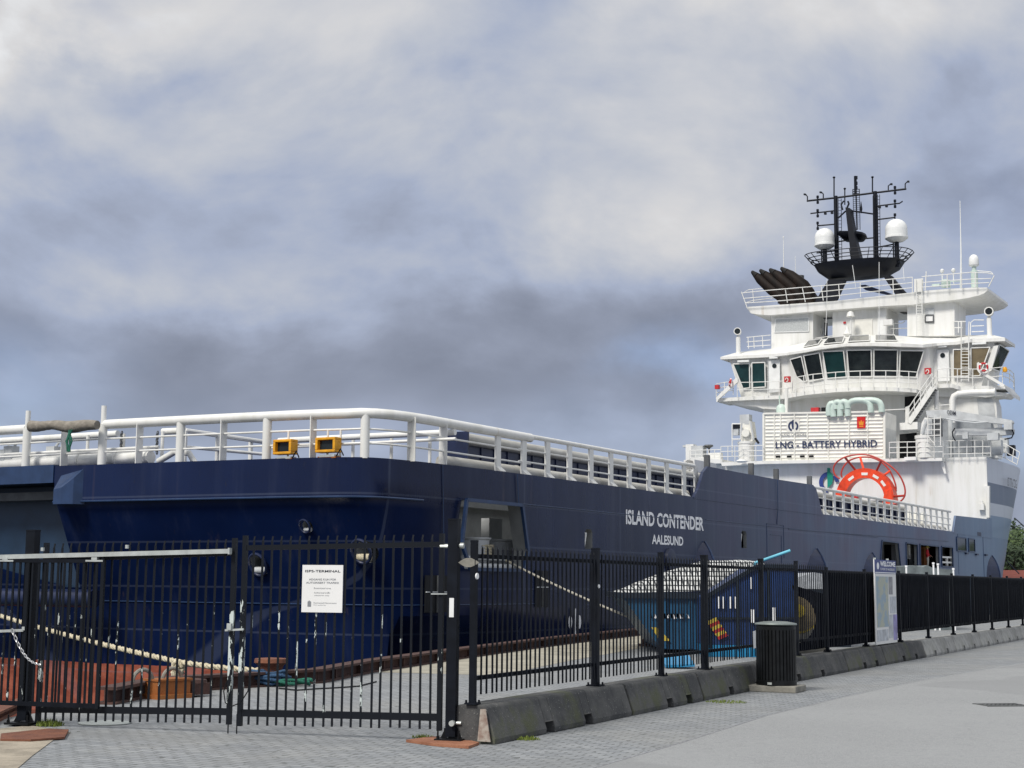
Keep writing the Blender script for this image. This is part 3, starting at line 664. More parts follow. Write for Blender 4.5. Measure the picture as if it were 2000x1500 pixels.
# notice on the gate
p0, p1, p2 = on_gate(588.5, 1195.5, .045), on_gate(668, 1195.5, .045), on_gate(590.5, 1105.5, .045)
t = thing('notice_board', 'white ISPS-TERMINAL notice fixed to the right gate leaf', 'notice', (0, 0, 0)); rt = p1 - p0; upv = p2 - p0; rt.z = 0; upv = Vector((0, 0, upv.z + .012))
m = M(); m.prism([p0, p0 + rt, p0 + rt + upv, p0 + upv], -gn * .012); o = m.build('board', MT['sign_white'], t, smooth=False)
m = M()
def line(txt, x0, x1, y0, y1, mi=0, bold=.0): letter(m, txt, rt * (x1 - x0), upv * (y1 - y0), p0 + rt * x0 + upv * y0, gn, mi, depth=.003, bold=bold)
line('ISPS-TERMINAL', .07, .94, .845, .895, 0, .012); line('ADGANG KUN FOR', .17, .84, .675, .715, 1, .01); line('AUTORISERT TRAFIKK', .10, .92, .605, .645, 1, .01); line('Restricted area', .30, .72, .495, .525, 2); line('Authorised traffic', .30, .70, .40, .43, 2); line('admission only', .31, .68, .34, .37, 2); line('Karmsund Havnevesen', .30, .86, .185, .215, 2); line('Port authority', .30, .60, .14, .165, 2)
o_ = p0 + rt * .15 + upv * .12 + gn * .003
for q in ([(0, 0), (.085, 0), (.085, .10), (.0425, .13), (0, .10)],): m.add([o_ + rt * x + upv * y for x, y in q], [tuple(range(5))], 2)
m.build('lettering', [MT['ink'], MT['ink_soft'], MT['ink_soft']], t, smooth=False)
# rusty plate under the hinge post
m = M(); m.prism([Vector((p.x, p.y, .028)) for p in (gz(793, 1450), gz(845, 1443), gz(905, 1448), gz(936, 1455), gz(915, 1463), gz(850, 1458))], (0, 0, -.026)); o = m.build('steel_plate', MT['rust_plate'], smooth=False); tag(o, 'thin rusty steel plate lying under the tall gate post', 'steel plate')
# peeling pink board on the end of the first barrier
m = M(); d0 = (FL[1] - FL[0]).normalized(); q = bp[0] - d0 * .012; n0 = left_n(d0); pts = [q - n0 * .10 + Vector((0, 0, .03)), q - n0 * .25 + Vector((0, 0, .03)), q - n0 * .19 + Vector((0, 0, .36)), q - n0 * .13 + Vector((0, 0, .355))]
m.prism(pts, -d0 * .012); o = m.build('wooden_board', mat('peeling_pink_paint', (.24, .17, .14), .85, var=.3, scale=14, col2=(.40, .36, .31), thr=(.38, .62)), smooth=False); tag(o, 'peeling pinkish board leaning on the end face of the first barrier', 'board')
# steel ramp plate and beam, bottom left
m = M(); m.prism([Vector((p.x, p.y, .030)) for p in (gz(2, 1438), gz(95, 1428), gz(134, 1430), gz(126, 1445), gz(60, 1450), gz(0, 1449))], (0, 0, -.02)); o = m.build('steel_plate', MT['rust'], smooth=False); tag(o, 'reddish brown steel plate lying on the paving at bottom left', 'steel plate')
m = M(); a, b = gz(-60, 1432), gz(52, 1378); a.z = b.z = .10; m.bar(a, b, .16, .03); m.bar(a - Vector((0, 0, .06)), b - Vector((0, 0, .06)), .03, .10); m.bar(a - Vector((0, 0, .085)), b - Vector((0, 0, .085)), .16, .03); o = m.build('steel_beam', MT['rust'], smooth=False); tag(o, 'rusty red steel beam lying at the bottom left corner', 'steel beam')
# manhole and drain
m = M(); c = gz(205, 1413); m.lathe((c.x, c.y, .004), [(.30, 0), (.30, .008), (.27, .012), (0, .012)], 28); o = m.build('manhole_cover', MT['lid_pale']); tag(o, 'pale round manhole cover in the paving under the left gate leaf', 'manhole cover')
m = M(); c = gz(1957, 1378); rr = Matrix.Rotation(R(10), 3, 'Z')
m.box((c.x, c.y, .009), (.62, .04, .012), rr); [m.box(Vector((c.x, c.y, .009)) + rr @ Vector((-.29 + k * .0645, 0, 0)), (.03, .42, .012), rr) for k in range(10)]; [m.box(Vector((c.x, c.y, .0085)) + rr @ Vector((0, s2 * .215, 0)), (.66, .03, .013), rr) for s2 in (-1, 1)]
m.box((c.x, c.y, .0055), (.60, .42, .002), rr, 1); o = m.build('drain_grate', [MT['steel_cover'], MT['black_dark']], smooth=False); tag(o, 'slotted iron drain grate in the asphalt at right', 'drain')

# ================================================================== litter bin
c = gz(1517, 1350); c.z = 0
fd = (FL[1] - FL[0]).normalized()
slab = thing('bin_slab', 'pale square concrete slab under the litter bin', 'slab', c, math.atan2(fd.y, fd.x)); m = M(); m.box((.0, .0, .05), (.62, .78, .10)); o = m.build('block', MT['slab'], slab, smooth=False); bv = o.modifiers.new('bevel', 'BEVEL'); bv.width = .012; bv.segments = 2
t = thing('litter_bin', 'round black slatted litter bin with a shallow grey lid', 'litter bin', c + Vector((0, 0, .10))); Rb = .305
m = M(); m.lathe((0, 0, 0), [(Rb * .93, .02), (Rb * .93, .93)], 32); m.build('liner', MT['black_dark'], t)
m = M()
for k in range(34):
    a = 2 * math.pi * k / 34; cc = Vector((math.cos(a), math.sin(a), 0)) * Rb; rot = Matrix.Rotation(a, 3, 'Z'); m.box(cc + Vector((0, 0, .47)), (.016, .040, .80), rot)
m.build('slat_cage', MT['bin'], t, smooth=False)
m = M(); m.lathe((0, 0, 0), [(Rb * .9, 0), (Rb * 1.04, 0), (Rb * 1.04, .075), (Rb * .98, .085)], 36); m.lathe((0, 0, .855), [(Rb * .98, 0), (Rb * 1.02, .0), (Rb * 1.02, .06), (Rb * .98, .06)], 36); m.build('hoop', MT['bin'], t)
m = M(); m.lathe((0, 0, .93), [(Rb * 1.05, .0), (Rb * 1.10, .012), (Rb * 1.06, .03), (Rb * .6, .055), (0, .062)], 36); m.build('lid', MT['bin_lid'], t)
m = M(); fdn = (CAM - c); fdn.z = 0; fdn.normalize(); sdn = Vector((fdn.y, -fdn.x, 0)); fdir = (fdn - sdn * -.35).normalized(); m.box(fdir * (Rb * 1.045) + Vector((0, 0, .035)), (.012, .07, .035), Matrix.Rotation(math.atan2(fdir.y, fdir.x), 3, 'Z')); m.build('maker_plate', MT['galv'], t, smooth=False)

# ================================================================== welcome sign
a0 = on_line(1699, FL); a1 = on_line(1741, FL); dv = (a1 - a0).normalized(); fr = Vector((dv.y, -dv.x, 0)); a0 = a0 + fr * .12; a1 = a1 + fr * .12
wv = a1 - a0; zb, ztp = .42, 2.22; t = thing('welcome_sign', 'tall blue and white WELCOME map sign in front of the fence', 'sign', (0, 0, 0))
m = M(); z0 = Vector((0, 0, zb)); hv = Vector((0, 0, ztp - zb)); m.prism([a0 + z0, a1 + z0, a1 + z0 + hv, a0 + z0 + hv], -fr * .02); m.build('board', MT['sign_white'], t, smooth=False)
def panel(name, x0, x1, y0, y1, mt, d=.004):
    m = M(); m.prism([a0 + z0 + wv * x + hv * y + fr * .001 for x, y in ((x0, y0), (x1, y0), (x1, y1), (x0, y1))], fr * d); return m.build(name, MT[mt], t, smooth=False)
hd = panel('header', 0.0, 1.0, .835, 1.0, 'sign_blue'); panel('map', .06, .60, .20, .80, 'poster'); panel('photo', .64, .82, .585, .80, 'photo_grey'); panel('photo', .68, .98, .36, .56, 'sign_grey'); panel('photo', .60, .80, .06, .34, 'sign_grey'); panel('photo', .82, 1.0, .03, .34, 'sign_lilac'); panel('text_block', .05, .56, .035, .17, 'sign_grey')
m = M(); letter(m, 'WELCOME', wv * .72, hv * .062, a0 + z0 + wv * .24 + hv * .922 + fr * .005, fr, bold=.04); letter(m, 'TO PORT OF HAUGESUND', wv * .68, hv * .028, a0 + z0 + wv * .24 + hv * .875 + fr * .005, fr, bold=.01)
cc = a0 + z0 + wv * .15 + hv * .925 + fr * .006; m.add([cc + wv * (.055 * math.cos(q)) + hv * (.042 * math.sin(q)) for q in arc(14, 0, 2 * math.pi)[:-1]], [tuple(range(14))])
m.prism([a0 + z0 + wv * x + hv * y + fr * .005 for x, y in ((.02, .842), (.98, .842), (.98, .852), (.02, .852))], fr * .001)
m.build('lettering', MT['hull_white'], t, smooth=False)
m = M()
for x in (.2, .8): q = a0 + wv * x - fr * .09; m.bar(q + Vector((0, 0, .395)), q + Vector((0, 0, ztp + .04)), .05, .05)
m.build('support', MT['galv'], t, smooth=False)
# small white notice hung low on the fence by the bin
q = on_line(1470, FL) - left_n(fd) * .06; m = M(); dd = (pp[4] - pp[3]).normalized(); m.prism([q + dd * -.17 + Vector((0, 0, .62)), q + dd * .14 + Vector((0, 0, .64)), q + dd * .16 + Vector((0, 0, .92)), q + dd * -.19 + Vector((0, 0, .90))], left_n(fd) * .004); o = m.build('paper_notice', MT['sign_white'], smooth=False); tag(o, 'small creased white notice low on the fence, left of the bin', 'notice')
# ------------------------------------------------------------------ grass
def tuft(c, r, h, n, label):
    m = M()
    for k in range(n):
        a, d = random.uniform(0, 6.28), r * math.sqrt(random.random()); p = Vector((c.x + math.cos(a) * d, c.y + math.sin(a) * d * .8, .002)); b = random.uniform(0, 6.28); hh = h * random.uniform(.4, 1) * (1.1 - d / r * .6); w = .006
        s1 = Vector((math.cos(b), math.sin(b), 0)) * w; lean = Vector((random.uniform(-1, 1), random.uniform(-1, 1), 0)) * hh * .5
        m.add([p - s1, p + s1, p + lean * .4 + s1 * .7 + Vector((0, 0, hh * .6)), p + lean * .4 - s1 * .7 + Vector((0, 0, hh * .6)), p + lean + Vector((0, 0, hh))], [(0, 1, 2, 3), (3, 2, 4)])
    o = m.build('grass_tuft', MT['grass'], smooth=False, recalc=False); tag(o, label, 'grass tuft', 'grass tufts growing from the paving'); return o
tuft(gz(97, 1418), .16, .11, 260, 'bright green grass tuft beside the left gate post'); tuft(gz(1658, 1306) , .22, .32, 300, 'tall grass tuft at the foot of the barrier left of the welcome sign'); tuft(gz(1030, 1445), .14, .06, 140, 'low moss and grass at the notch of the first barrier'); tuft(gz(825, 1441), .13, .05, 110, 'thin grass behind the rusty plate at the gate post'); tuft(gz(1420, 1372), .30, .05, 200, 'low grass strip left of the bin slab')
# ================================================================== things on the quay behind the fence
def gp(px, py, Y, z=None):                                   # point at world depth Y
    return gy(px, py, Y)
# netted skip
Y0 = 35.5
bl, br = gz(1285, 1276), gz(1400, 1276); Y0 = bl.y
tl, tr_ = gy(1212, 1160, Y0), gy(1395, 1160, Y0)
t = thing('skip', 'low blue skip heaped with a white load under a dark net', 'skip', (bl.x, Y0, 0)); B_ = Vector((bl.x, Y0, 0))
xl, xr, zt = tl.x - bl.x, tr_.x - bl.x + .5, tl.z; m = M(); dpt = 4.2
m.prism([(.08, 0, .10), (xr - .1, 0, .10), (xr, 0, zt), (xl, 0, zt)], (0, dpt, 0))
for x in (0.15, .75, 1.35, 1.95): m.prism([(x, -.05, .12), (x + .08, -.05, .12), (x + .08, -.05, zt - .1), (x, -.05, zt - .1)], (0, .06, 0))
m.build('tub', MT['skip_blue'], t, smooth=False)
m = M(); m.box(((xl + xr) / 2, -.04, zt - .03), (xr - xl + .1, .12, .14)); m.box((xl - .02, dpt / 2, zt - .03), (.12, dpt, .14)); m.build('rim', MT['dark_box'], t, smooth=False)
m = M(); K, J = 14, 8; top = gy(1400, 1096, Y0 + 1.2).z - zt; gridv = []
for j in range(J + 1):
    for i in range(K + 1):
        u, v = i / K, j / J; x = xl + (xr - xl + .9) * u; hgt = top * min(1, u / .62) ** .9 * min(1, (v * 3.2 + .02)) ** .6 * (1 - max(0, v - .75) * 2.2); gridv.append(Vector((x, v * dpt * .9 + .02, zt + .02 + hgt + random.uniform(-.03, .03) * min(1, v * 4))))
m.add(gridv, [(j * (K + 1) + i, j * (K + 1) + i + 1, (j + 1) * (K + 1) + i + 1, (j + 1) * (K + 1) + i) for j in range(J) for i in range(K)]); m.build('netted_load', MT['net'], t, ang=80)
m = M(); m.prism([(.04, -.06, .30), (.30, -.06, .30), (-.02, -.06, .62), (-.16, -.06, .62)], (0, .02, 0)); 
m.build('hazard_band', MT['hazard_y'], t, smooth=False)
m = M(); fx = lambda px: gy(px, 1200, Y0).x - bl.x
[m.prism([(fx(px) + o2, -.062, gy(1300, 1207 + (k % 3), Y0).z), (fx(px) + .035 + o2, -.062, gy(1300, 1207, Y0).z), (fx(px) + .02, -.062, gy(1300, 1198 + (k % 2), Y0).z), (fx(px) - .015, -.062, gy(1300, 1198, Y0).z)], (0, .003, 0)) for k, px in enumerate((1270, 1277, 1297, 1303, 1310, 1316, 1322, 1328, 1334, 1341)) for o2 in (0, .03 * (k % 2))]; m.build('lettering', MT['hull_white'], t, smooth=False)
# taller blue container with raised pole
bl2 = gz(1392, 1283); Y1 = bl2.y; f2 = lambda px, py: gy(px, py, Y1) - Vector((bl2.x, Y1, 0))
t = thing('blue_container', 'taller dark blue container with hazard stripes beside the netted skip', 'container', (bl2.x, Y1, 0))
x1 = f2(1556, 1200).x; z1 = f2(1480, 1106).z; za = f2(1380, 1166).z; xa = f2(1478, 1108).x; x00 = f2(1378, 1200).x
m = M(); m.prism([(x00, 0, .28), (x1, 0, .28), (x1, 0, z1), (xa, 0, z1), (x00, 0, za)], (0, 2.3, 0)); m.build('shell', MT['skip_blue2'], t, smooth=False)
m = M(); m.bar((x00, -.03, za), (xa, -.03, z1), .07, .09); m.bar((xa, -.03, z1), (x1, -.03, z1), .07, .09); m.bar((x00, -.03, f2(1400, 1208).z), (x1, -.03, f2(1400, 1206).z), .05, .05)
for px in (1386, 1440, 1500, 1553): x = f2(px, 1200).x; m.bar((x, -.03, .2), (x, -.03, za + (z1 - za) * min(1, max(0, (x - x00) / (xa - x00)))), .06, .05)
m.build('frame', MT['dark_box'], t, smooth=False)
m = M(); m.box(((x00 + x1) / 2, 1.1, .14), (x1 - x00 - .04, 2.2, .27)); m.build('skid_base', MT['bright_blue'], t, smooth=False)
m = M(); a, b = f2(1388, 1214), f2(1412, 1250)
for k in range(6):
    y0_, y1_ = a.lerp(b, k / 6), a.lerp(b, (k + 1) / 6); m.prism([y0_ + Vector((-.10, -.065, 0)), y0_ + Vector((.12, -.065, .10)), y1_ + Vector((.12, -.065, .10)), y1_ + Vector((-.10, -.065, 0))], (0, .02, 0), k % 2)
m.build('hazard_band', [MT['hazard_y'], MT['hazard_r']], t, smooth=False)
m = M()
for px, py in ((1402, 1178), (1424, 1178), (1463, 1140)): q = f2(px, py); [m.prism([q + Vector((o2, -.062, -.12)), q + Vector((o2 + .045, -.062, -.12)), q + Vector((o2 + .045, -.062, .15)), q + Vector((o2, -.062, .15))], (0, .003, 0)) for o2 in ((0, .10) if py > 1150 else (0,))]
for px, py in ((1465, 1216), (1506, 1212)): q = f2(px, py); m.prism([q + Vector((0, -.062, 0)), q + Vector((.09, -.062, 0)), q + Vector((.09, -.062, .3)), q + Vector((0, -.062, .3))], (0, .003, 0))
m.build('lettering', MT['hull_white'], t, smooth=False)
m = M(); m.tube([f2(1478, 1098) + Vector((0, .3, -.02)), f2(1548, 1075) + Vector((0, .3, 0))], .036, 10); m.tube([f2(1478, 1098) + Vector((0, .3, -.02)), Vector((xa, .3, z1 - .02))], .03, 8); m.build('raised_pole', MT['cyan'], t)
# bright blue lid lying on the ground
c0, c1 = gz(1300, 1306), gz(1357, 1307); m = M(); e_ = Vector((0, 2.2, 0)); m.prism([c0 + Vector((0, 0, .02)), c1 + Vector((0, 0, .05)), c1 + e_ * .6 + Vector((0, 0, .22)), c0 + e_ * .6 + Vector((0, 0, .16))], (0, 0, .05)); o = m.build('plastic_sheet', MT['bright_blue'], smooth=False); tag(o, 'bright light blue sheet lying on the ground below the netted skip', 'sheet')
# cable reel
Yr = 37.0; c = gy(1560, 1193, Yr); rr_ = gy(1604, 1193, Yr).x - c.x; t = thing('cable_reel', 'wooden cable reel with pale flange standing behind the fence cloth', 'cable reel', (c.x, Yr, c.z - rr_))
for yy in (0, .75):
    m = M(); m.lathe((0, yy, rr_), [(rr_, 0), (rr_, .06), (.06, .06)], 36, axis=(0, 1, 0)); fl = m.build('flange', MT['timber'], t)
    if yy == 0:
        m = M(); m.lathe((0, -.012, rr_), [(rr_ * .98, 0), (rr_ * .98, .01), (rr_ * .90, .01), (rr_ * .90, 0)], 36, axis=(0, 1, 0), caps=False); m.lathe((0, -.012, rr_), [(.16, 0), (.16, .01)], 20, axis=(0, 1, 0)); m.build('rim_band', MT['hazard_y'], fl)
m = M(); m.lathe((0, .06, rr_), [(rr_ * .6, 0), (rr_ * .6, .69)], 28, axis=(0, 1, 0)); m.build('cable_drum', MT['black_dark'], t)
m = M()
for a_ in (-1, 1): m.prism([(a_ * .12, -.03, 0), (a_ * .55, -.03, 0), (a_ * .4, -.03, rr_ * .3)], (0, .85, 0))
m.prism([(-.7, -.05, -(c.z - rr_)), (.7, -.05, -(c.z - rr_)), (.7, -.05, 0), (-.7, -.05, 0)], (0, .9, 0)); m.build('cradle', MT['slab'], t, smooth=False)
# dark container with a pale canvas top behind the cloth
Yb = 41; a, b = gy(1562, 1150, Yb), gy(1660, 1156, Yb); w = b.x - a.x; t = thing('dark_container', 'dark container with a pale canvas top behind the windbreak', 'container', (a.x, Yb, 0)); zt = a.z
m = M(); m.box((w / 2, 1.5, zt / 2), (w, 3, zt)); m.build('shell', MT['dark_box'], t, smooth=False)
m = M(); zz = gy(1570, 1118, Yb).z; m.prism([(0, -.02, zt), (w, -.02, zt), (w, -.02, zt + .15), (w * .75, -.02, zz - .1), (w * .3, -.02, zz), (0, -.02, zz - .12)], (0, 3, 0)); m.build('canvas_top', MT['sign_grey'], t, smooth=False)
# tarpaulin covered pallets near the bow
Yt = 58; t = thing('covered_pallet', 'grey tarpaulin covered stack behind the windbreak, below the ship openings', 'covered stack', (gy(1768, 1140, Yt).x, Yt, 0)); x0 = gy(1768, 1110, Yt).x; m = M(); prof = [(1768, 1106), (1785, 1104), (1803, 1108), (1812, 1104), (1822, 1109), (1862, 1113)]
pts = [Vector((gy(px, py, Yt).x - x0, 0, gy(px, py, Yt).z)) for px, py in prof]; m.prism([Vector((0, 0, 0))] + pts + [Vector((pts[-1].x, 0, 0))], (0, 2.5, 0)); m.build('tarpaulin', MT['tarp'], t, smooth=False)
for i, (px, py) in enumerate(((1770, 1107), (1823, 1101), (1832, 1103), (1862, 1112))):
    q = gy(px, py, Yt - .6); m = M(); m.tube([Vector((q.x, q.y, 0)), q], .035, 8); m.lathe(q, [(.05, -.02), (.05, .05)], 8); o = m.build('marker_post', MT['hull_white']); tag(o, 'short white marker post among the four beside the grey tarpaulin stack', 'post', 'white posts beside the tarpaulin stack')

# ================================================================== bollards and ropes
def bollard(name, label, p, mt, h=.5, r=.2):
    t = thing(name, label, 'bollard', p); m = M(); m.lathe((0, 0, 0), [(r * 1.5, 0), (r * 1.5, .04), (r, .05), (r * .85, h * .55), (r * 1.05, h * .75), (r * 1.35, h * .85), (r * 1.3, h), (0, h * 1.04)], 22); m.build('post', MT[mt], t)
    m = M(); [m.lathe((r * 1.3 * math.cos(a), r * 1.3 * math.sin(a), .04), [(.03, 0), (.03, .03)], 6) for a in arc(6, 0, 2 * math.pi)[:-1]]; m.build('bolt', MT['rust_dark'], t); return t
pb = gz(528, 1338); bollard('mooring_bollard', 'rusty mooring bollard on the quay edge wrapped by pale and blue ropes', pb, 'rust', .42, .20)
pb2 = gz(1268, 1262); bollard('mooring_bollard', 'dark mooring bollard behind the fence at the end of the striped rope', pb2, 'rust_dark', .5, .2)
# orange bollard box at the beam
a, b = gz(303, 1366), gz(367, 1362); t = thing('mooring_hook', 'orange rusty steel mooring hook box with two rings on the quay edge', 'mooring hook', (a.x, a.y, 0), math.atan2(b.y - a.y, b.x - a.x)); Lh = (b - a).length
m = M(); m.box((Lh / 2, .1, .15), (Lh, .30, .18)); m.box((Lh / 2, .1, .26), (Lh * 1.06, .36, .03)); m.box((Lh / 2, .1, .03), (Lh * 1.1, .42, .06)); m.build('body', MT['rust_orange'], t, smooth=False)
m = M(); m.box((Lh * 1.35, .1, .11), (Lh * .6, .3, .16)); m.lathe((Lh * 1.35, .1, .19), [(.17, 0), (.16, .05), (0, .07)], 14); m.build('foot', MT['rust_dark'], t)
for x in (-.15, Lh * .62):
    m = M(); m.tube([Vector((x + .16 * math.cos(q), .1, .26 + .15 * math.sin(q))) for q in arc(12, -.1, math.pi + .1)], .028, 8); m.build('ring', MT['slab'], t)
def catenary(a, b, sag, n=24): return [a.lerp(b, i / n) - Vector((0, 0, sag * 4 * (i / n) * (1 - i / n))) for i in range(n + 1)]
def rope_mesh(pts, r, twist=True):
    m = M(); m.tube(pts, r * .72, 8)
    L_ = 0; cum = [0]
    for p, q in zip(pts[:-1], pts[1:]): L_ += (q - p).length; cum.append(L_)
    n = int(L_ / .05)
    for ph in (0, 2.1, 4.2):
        out = []
        for k in range(n + 1):
            s_ = L_ * k / n; i = max(j for j in range(len(cum)) if cum[j] <= s_ + 1e-6); i = min(i, len(pts) - 2); f = (s_ - cum[i]) / max(1e-6, cum[i + 1] - cum[i]); p = pts[i].lerp(pts[i + 1], f); d = (pts[i + 1] - pts[i]).normalized(); x = d.cross(Vector((0, 0, 1))).normalized(); y = d.cross(x); a_ = ph + s_ * 2 * math.pi / .42; out.append(p + (x * math.cos(a_) + y * math.sin(a_)) * r * .5)
        m.tube(out, r * .55, 5)
    return m
d0 = pix_dir(-60, 1183); st = CAM + d0 * (33.5 / d0.y)
knot = gy(350, 1293, 25.6); e1 = Vector((pb.x - .05, pb.y, .22))
pts = catenary(st, knot, .06, 14)[:-1] + catenary(knot, e1, .02, 12)
o = rope_mesh(pts, .05).build('mooring_rope', MT['rope'], ang=80); tag(o, 'thick pale mooring rope from the ship stern down to the rusty bollard', 'rope')
m = M()
for k in range(7):
    rr2 = random.uniform(.05, .16); ph = random.uniform(0, 6); m.tube([knot + Vector((random.uniform(-.05, .05) + rr2 * .5 * math.cos(q + ph), -.05 + random.uniform(-.03, .03), -.06 - .16 * (q / 6.28) * (1 if k % 2 else .4) + rr2 * .7 * math.sin(q + ph))) for q in arc(9, 0, 5.2)], .036, 6)
for k in range(3): m.tube([knot + Vector((-.06 + .02 * k, -.06, -.02)), knot + Vector((-.10 + .03 * k, -.07, -.25)), knot + Vector((-.11 + .05 * k, -.06, -.52 + .1 * k))], .022, 6)
o = m.build('rope_knot', MT['rope'], ang=80); tag(o, 'frayed knot and loose tail on the thick pale mooring rope', 'rope knot')
# blue and green rope heap round the bollard
for nm, mt, lab, zc, n_ in (('rope_coil', 'rope_blue', 'blue rope heaped round the rusty bollard', .06, 9), ('rope_coil', 'rope_green', 'green rope end lying right of the blue rope heap', .05, 3)):
    m = M(); off = Vector((-.02, -.25, 0)) if mt == 'rope_blue' else Vector((.34, -.24, 0))
    for k in range(n_):
        r0_, r1_ = random.uniform(.18, .42), random.uniform(.10, .22); ph = random.uniform(0, 6); m.tube([pb + off + Vector((r0_ * math.cos(q + ph) * .9, r1_ * math.sin(q + ph), zc + .02 * k + .02 * math.sin(3 * q))) for q in arc(18, 0, 5.8)], .026, 6)
    o = m.build(nm, MT[mt], ang=80); tag(o, lab, 'rope', 'rope heaps at the rusty bollard')
m = M(); pts = [gz(px, py) + Vector((0, 0, .015)) for px, py in ((545, 1346), (580, 1350), (620, 1347), (660, 1345), (700, 1342), (735, 1333))]; m.tube(pts, .012, 6); pts = [on_gate(px, py, .09) for px, py in ((488, 1322), (484, 1350), (470, 1372), (450, 1381), (440, 1372), (437, 1350), (444, 1330))]; m.tube(pts, .007, 5); o = m.build('black_cable', MT['black_dark']); tag(o, 'thin black cable looped at the gate stiles and trailing on the paving', 'cable')
# second mooring rope with striped chafe guard
a = sy(998, 1100, .15); a = SO + EX * a.x + EY * a.y + Vector((0, 0, a.z)); e = Vector((pb2.x - .1, pb2.y, .40)); mid = gy(1243, 1211, pb2.y - .4)
o = rope_mesh(catenary(a, mid, .05, 20), .036).build('mooring_rope', MT['rope_grey'], ang=80); tag(o, 'grey mooring rope from the aft hull opening to the dark bollard', 'rope')
m = M(); P_ = catenary(mid, e, -.08, 12)
for k in range(12): m.tube([P_[k], P_[k + 1]], .06, 8, mi=(0, 1, 2)[k % 3])
o = m.build('chafe_guard', [MT['hazard_y'], MT['hazard_r'], MT['black_dark']]); tag(o, 'yellow, red and black striped guard on the end of the grey rope', 'rope guard')

# ================================================================== far bank: trees and a shed
def leafy_tree(p, h, w, mt, label, seed, dens=1.0):
    rnd = random.Random(seed); t = thing('tree', label, 'tree', p, 0, 'trees on the far bank'); m = M()
    m.tube([(0, 0, 0), (.1, 0, h * .25), (-.1, .1, h * .55), (0, 0, h * .8)], [w * .06, w * .05, w * .035, w * .01], 8)
    for k in range(6): a = rnd.uniform(0, 6.28); z = h * rnd.uniform(.25, .6); m.tube([(0, 0, z), (math.cos(a) * w * .35, math.sin(a) * w * .35, z + h * .2)], [w * .025, w * .006], 6)
    m.build('trunk', MT['bark'], t)
    m = M(); cl = []
    for k in range(int(26 * dens)):
        a, u = rnd.uniform(0, 6.28), rnd.uniform(-1, 1); r = w * .5 * (1 - u * u) ** .5 * rnd.uniform(.4, 1); cl.append((Vector((math.cos(a) * r, math.sin(a) * r, h * (.56 + .40 * u))), w * rnd.uniform(.12, .22)))
    for c, rad in cl:
        for k in range(80):
            d = Vector((rnd.gauss(0, 1), rnd.gauss(0, 1), rnd.gauss(0, 1))).normalized() * rad * rnd.uniform(.55, 1.1); s = w * rnd.uniform(.020, .042); q = c + d; x = Vector((rnd.gauss(0, 1), rnd.gauss(0, 1), rnd.gauss(0, .6))).normalized(); y = x.orthogonal().normalized(); m.add([q - x * s, q + y * s * .7, q + x * s, q - y * s * .7], [(0, 1, 2, 3)])
    m.build('crown', MT[mt], t, smooth=False, recalc=False); return t
specs = [(1966, 190, 9.0, 7, 'leaf', 'tall pale green tree on the far bank beside the bow'), (1974, 215, 10.5, 8, 'leaf2', 'dark green tree on the far bank, second right of the bow'), (1990, 200, 8.0, 9, 'leaf2', 'broad dark tree on the far bank at the right picture edge'), (1983, 185, 6.2, 8, 'leaf2', 'low dark tree in front of the far bank trees'), (2010, 210, 9.5, 10, 'leaf', 'tree on the far bank just past the right picture edge'), (1958, 230, 7.0, 8, 'leaf2', 'small tree on the far bank half behind the bow')]
for i, (px, Y, h, w, mt, lab) in enumerate(specs): q = gy(px, 1140, Y); leafy_tree(Vector((q.x, Y, 0)), h, w, mt, lab, 40 + i)
q = gy(1965, 1120, 120); t = thing('quay_shed', 'low shed with an orange red roof beyond the bow', 'shed', (q.x - 3, 120, 0), R(-12)); zt = gy(1980, 1113, 120).z
m = M(); m.box((6, 3, 1.2), (12, 6, 2.4)); m.build('wall', MT['shed_wall'], t, smooth=False)
m = M(); m.prism([(-.3, -.4, 2.4), (-.3, 6.4, 2.4), (-.3, 3, zt)], (12.6, 0, 0)); m.build('roof', MT['roof_red'], t, smooth=False)
for x in (2, 5, 8): m = M(); m.box((x, -.01, 1.4), (1.2, .06, .9)); m.build('window', MT['glass'], t, smooth=False)
# ================================================================== the ship
ship = thing('supply_ship', 'long dark blue and white offshore supply ship moored along the quay', 'ship', SO, SHIP_ROT)
def part(m, name, mt, parent=None, **kw):
    mats = [MT[k] for k in mt] if isinstance(mt, (list, tuple)) else MT[mt]
    return m.build(name, mats, parent or ship, **kw)
AFT = Vector((-1, 0, 0)); FWD = Vector((1, 0, 0)); STB = Vector((0, -1, 0)); PRT = Vector((0, 1, 0)); UP = Vector((0, 0, 1))
DZ = 4.9
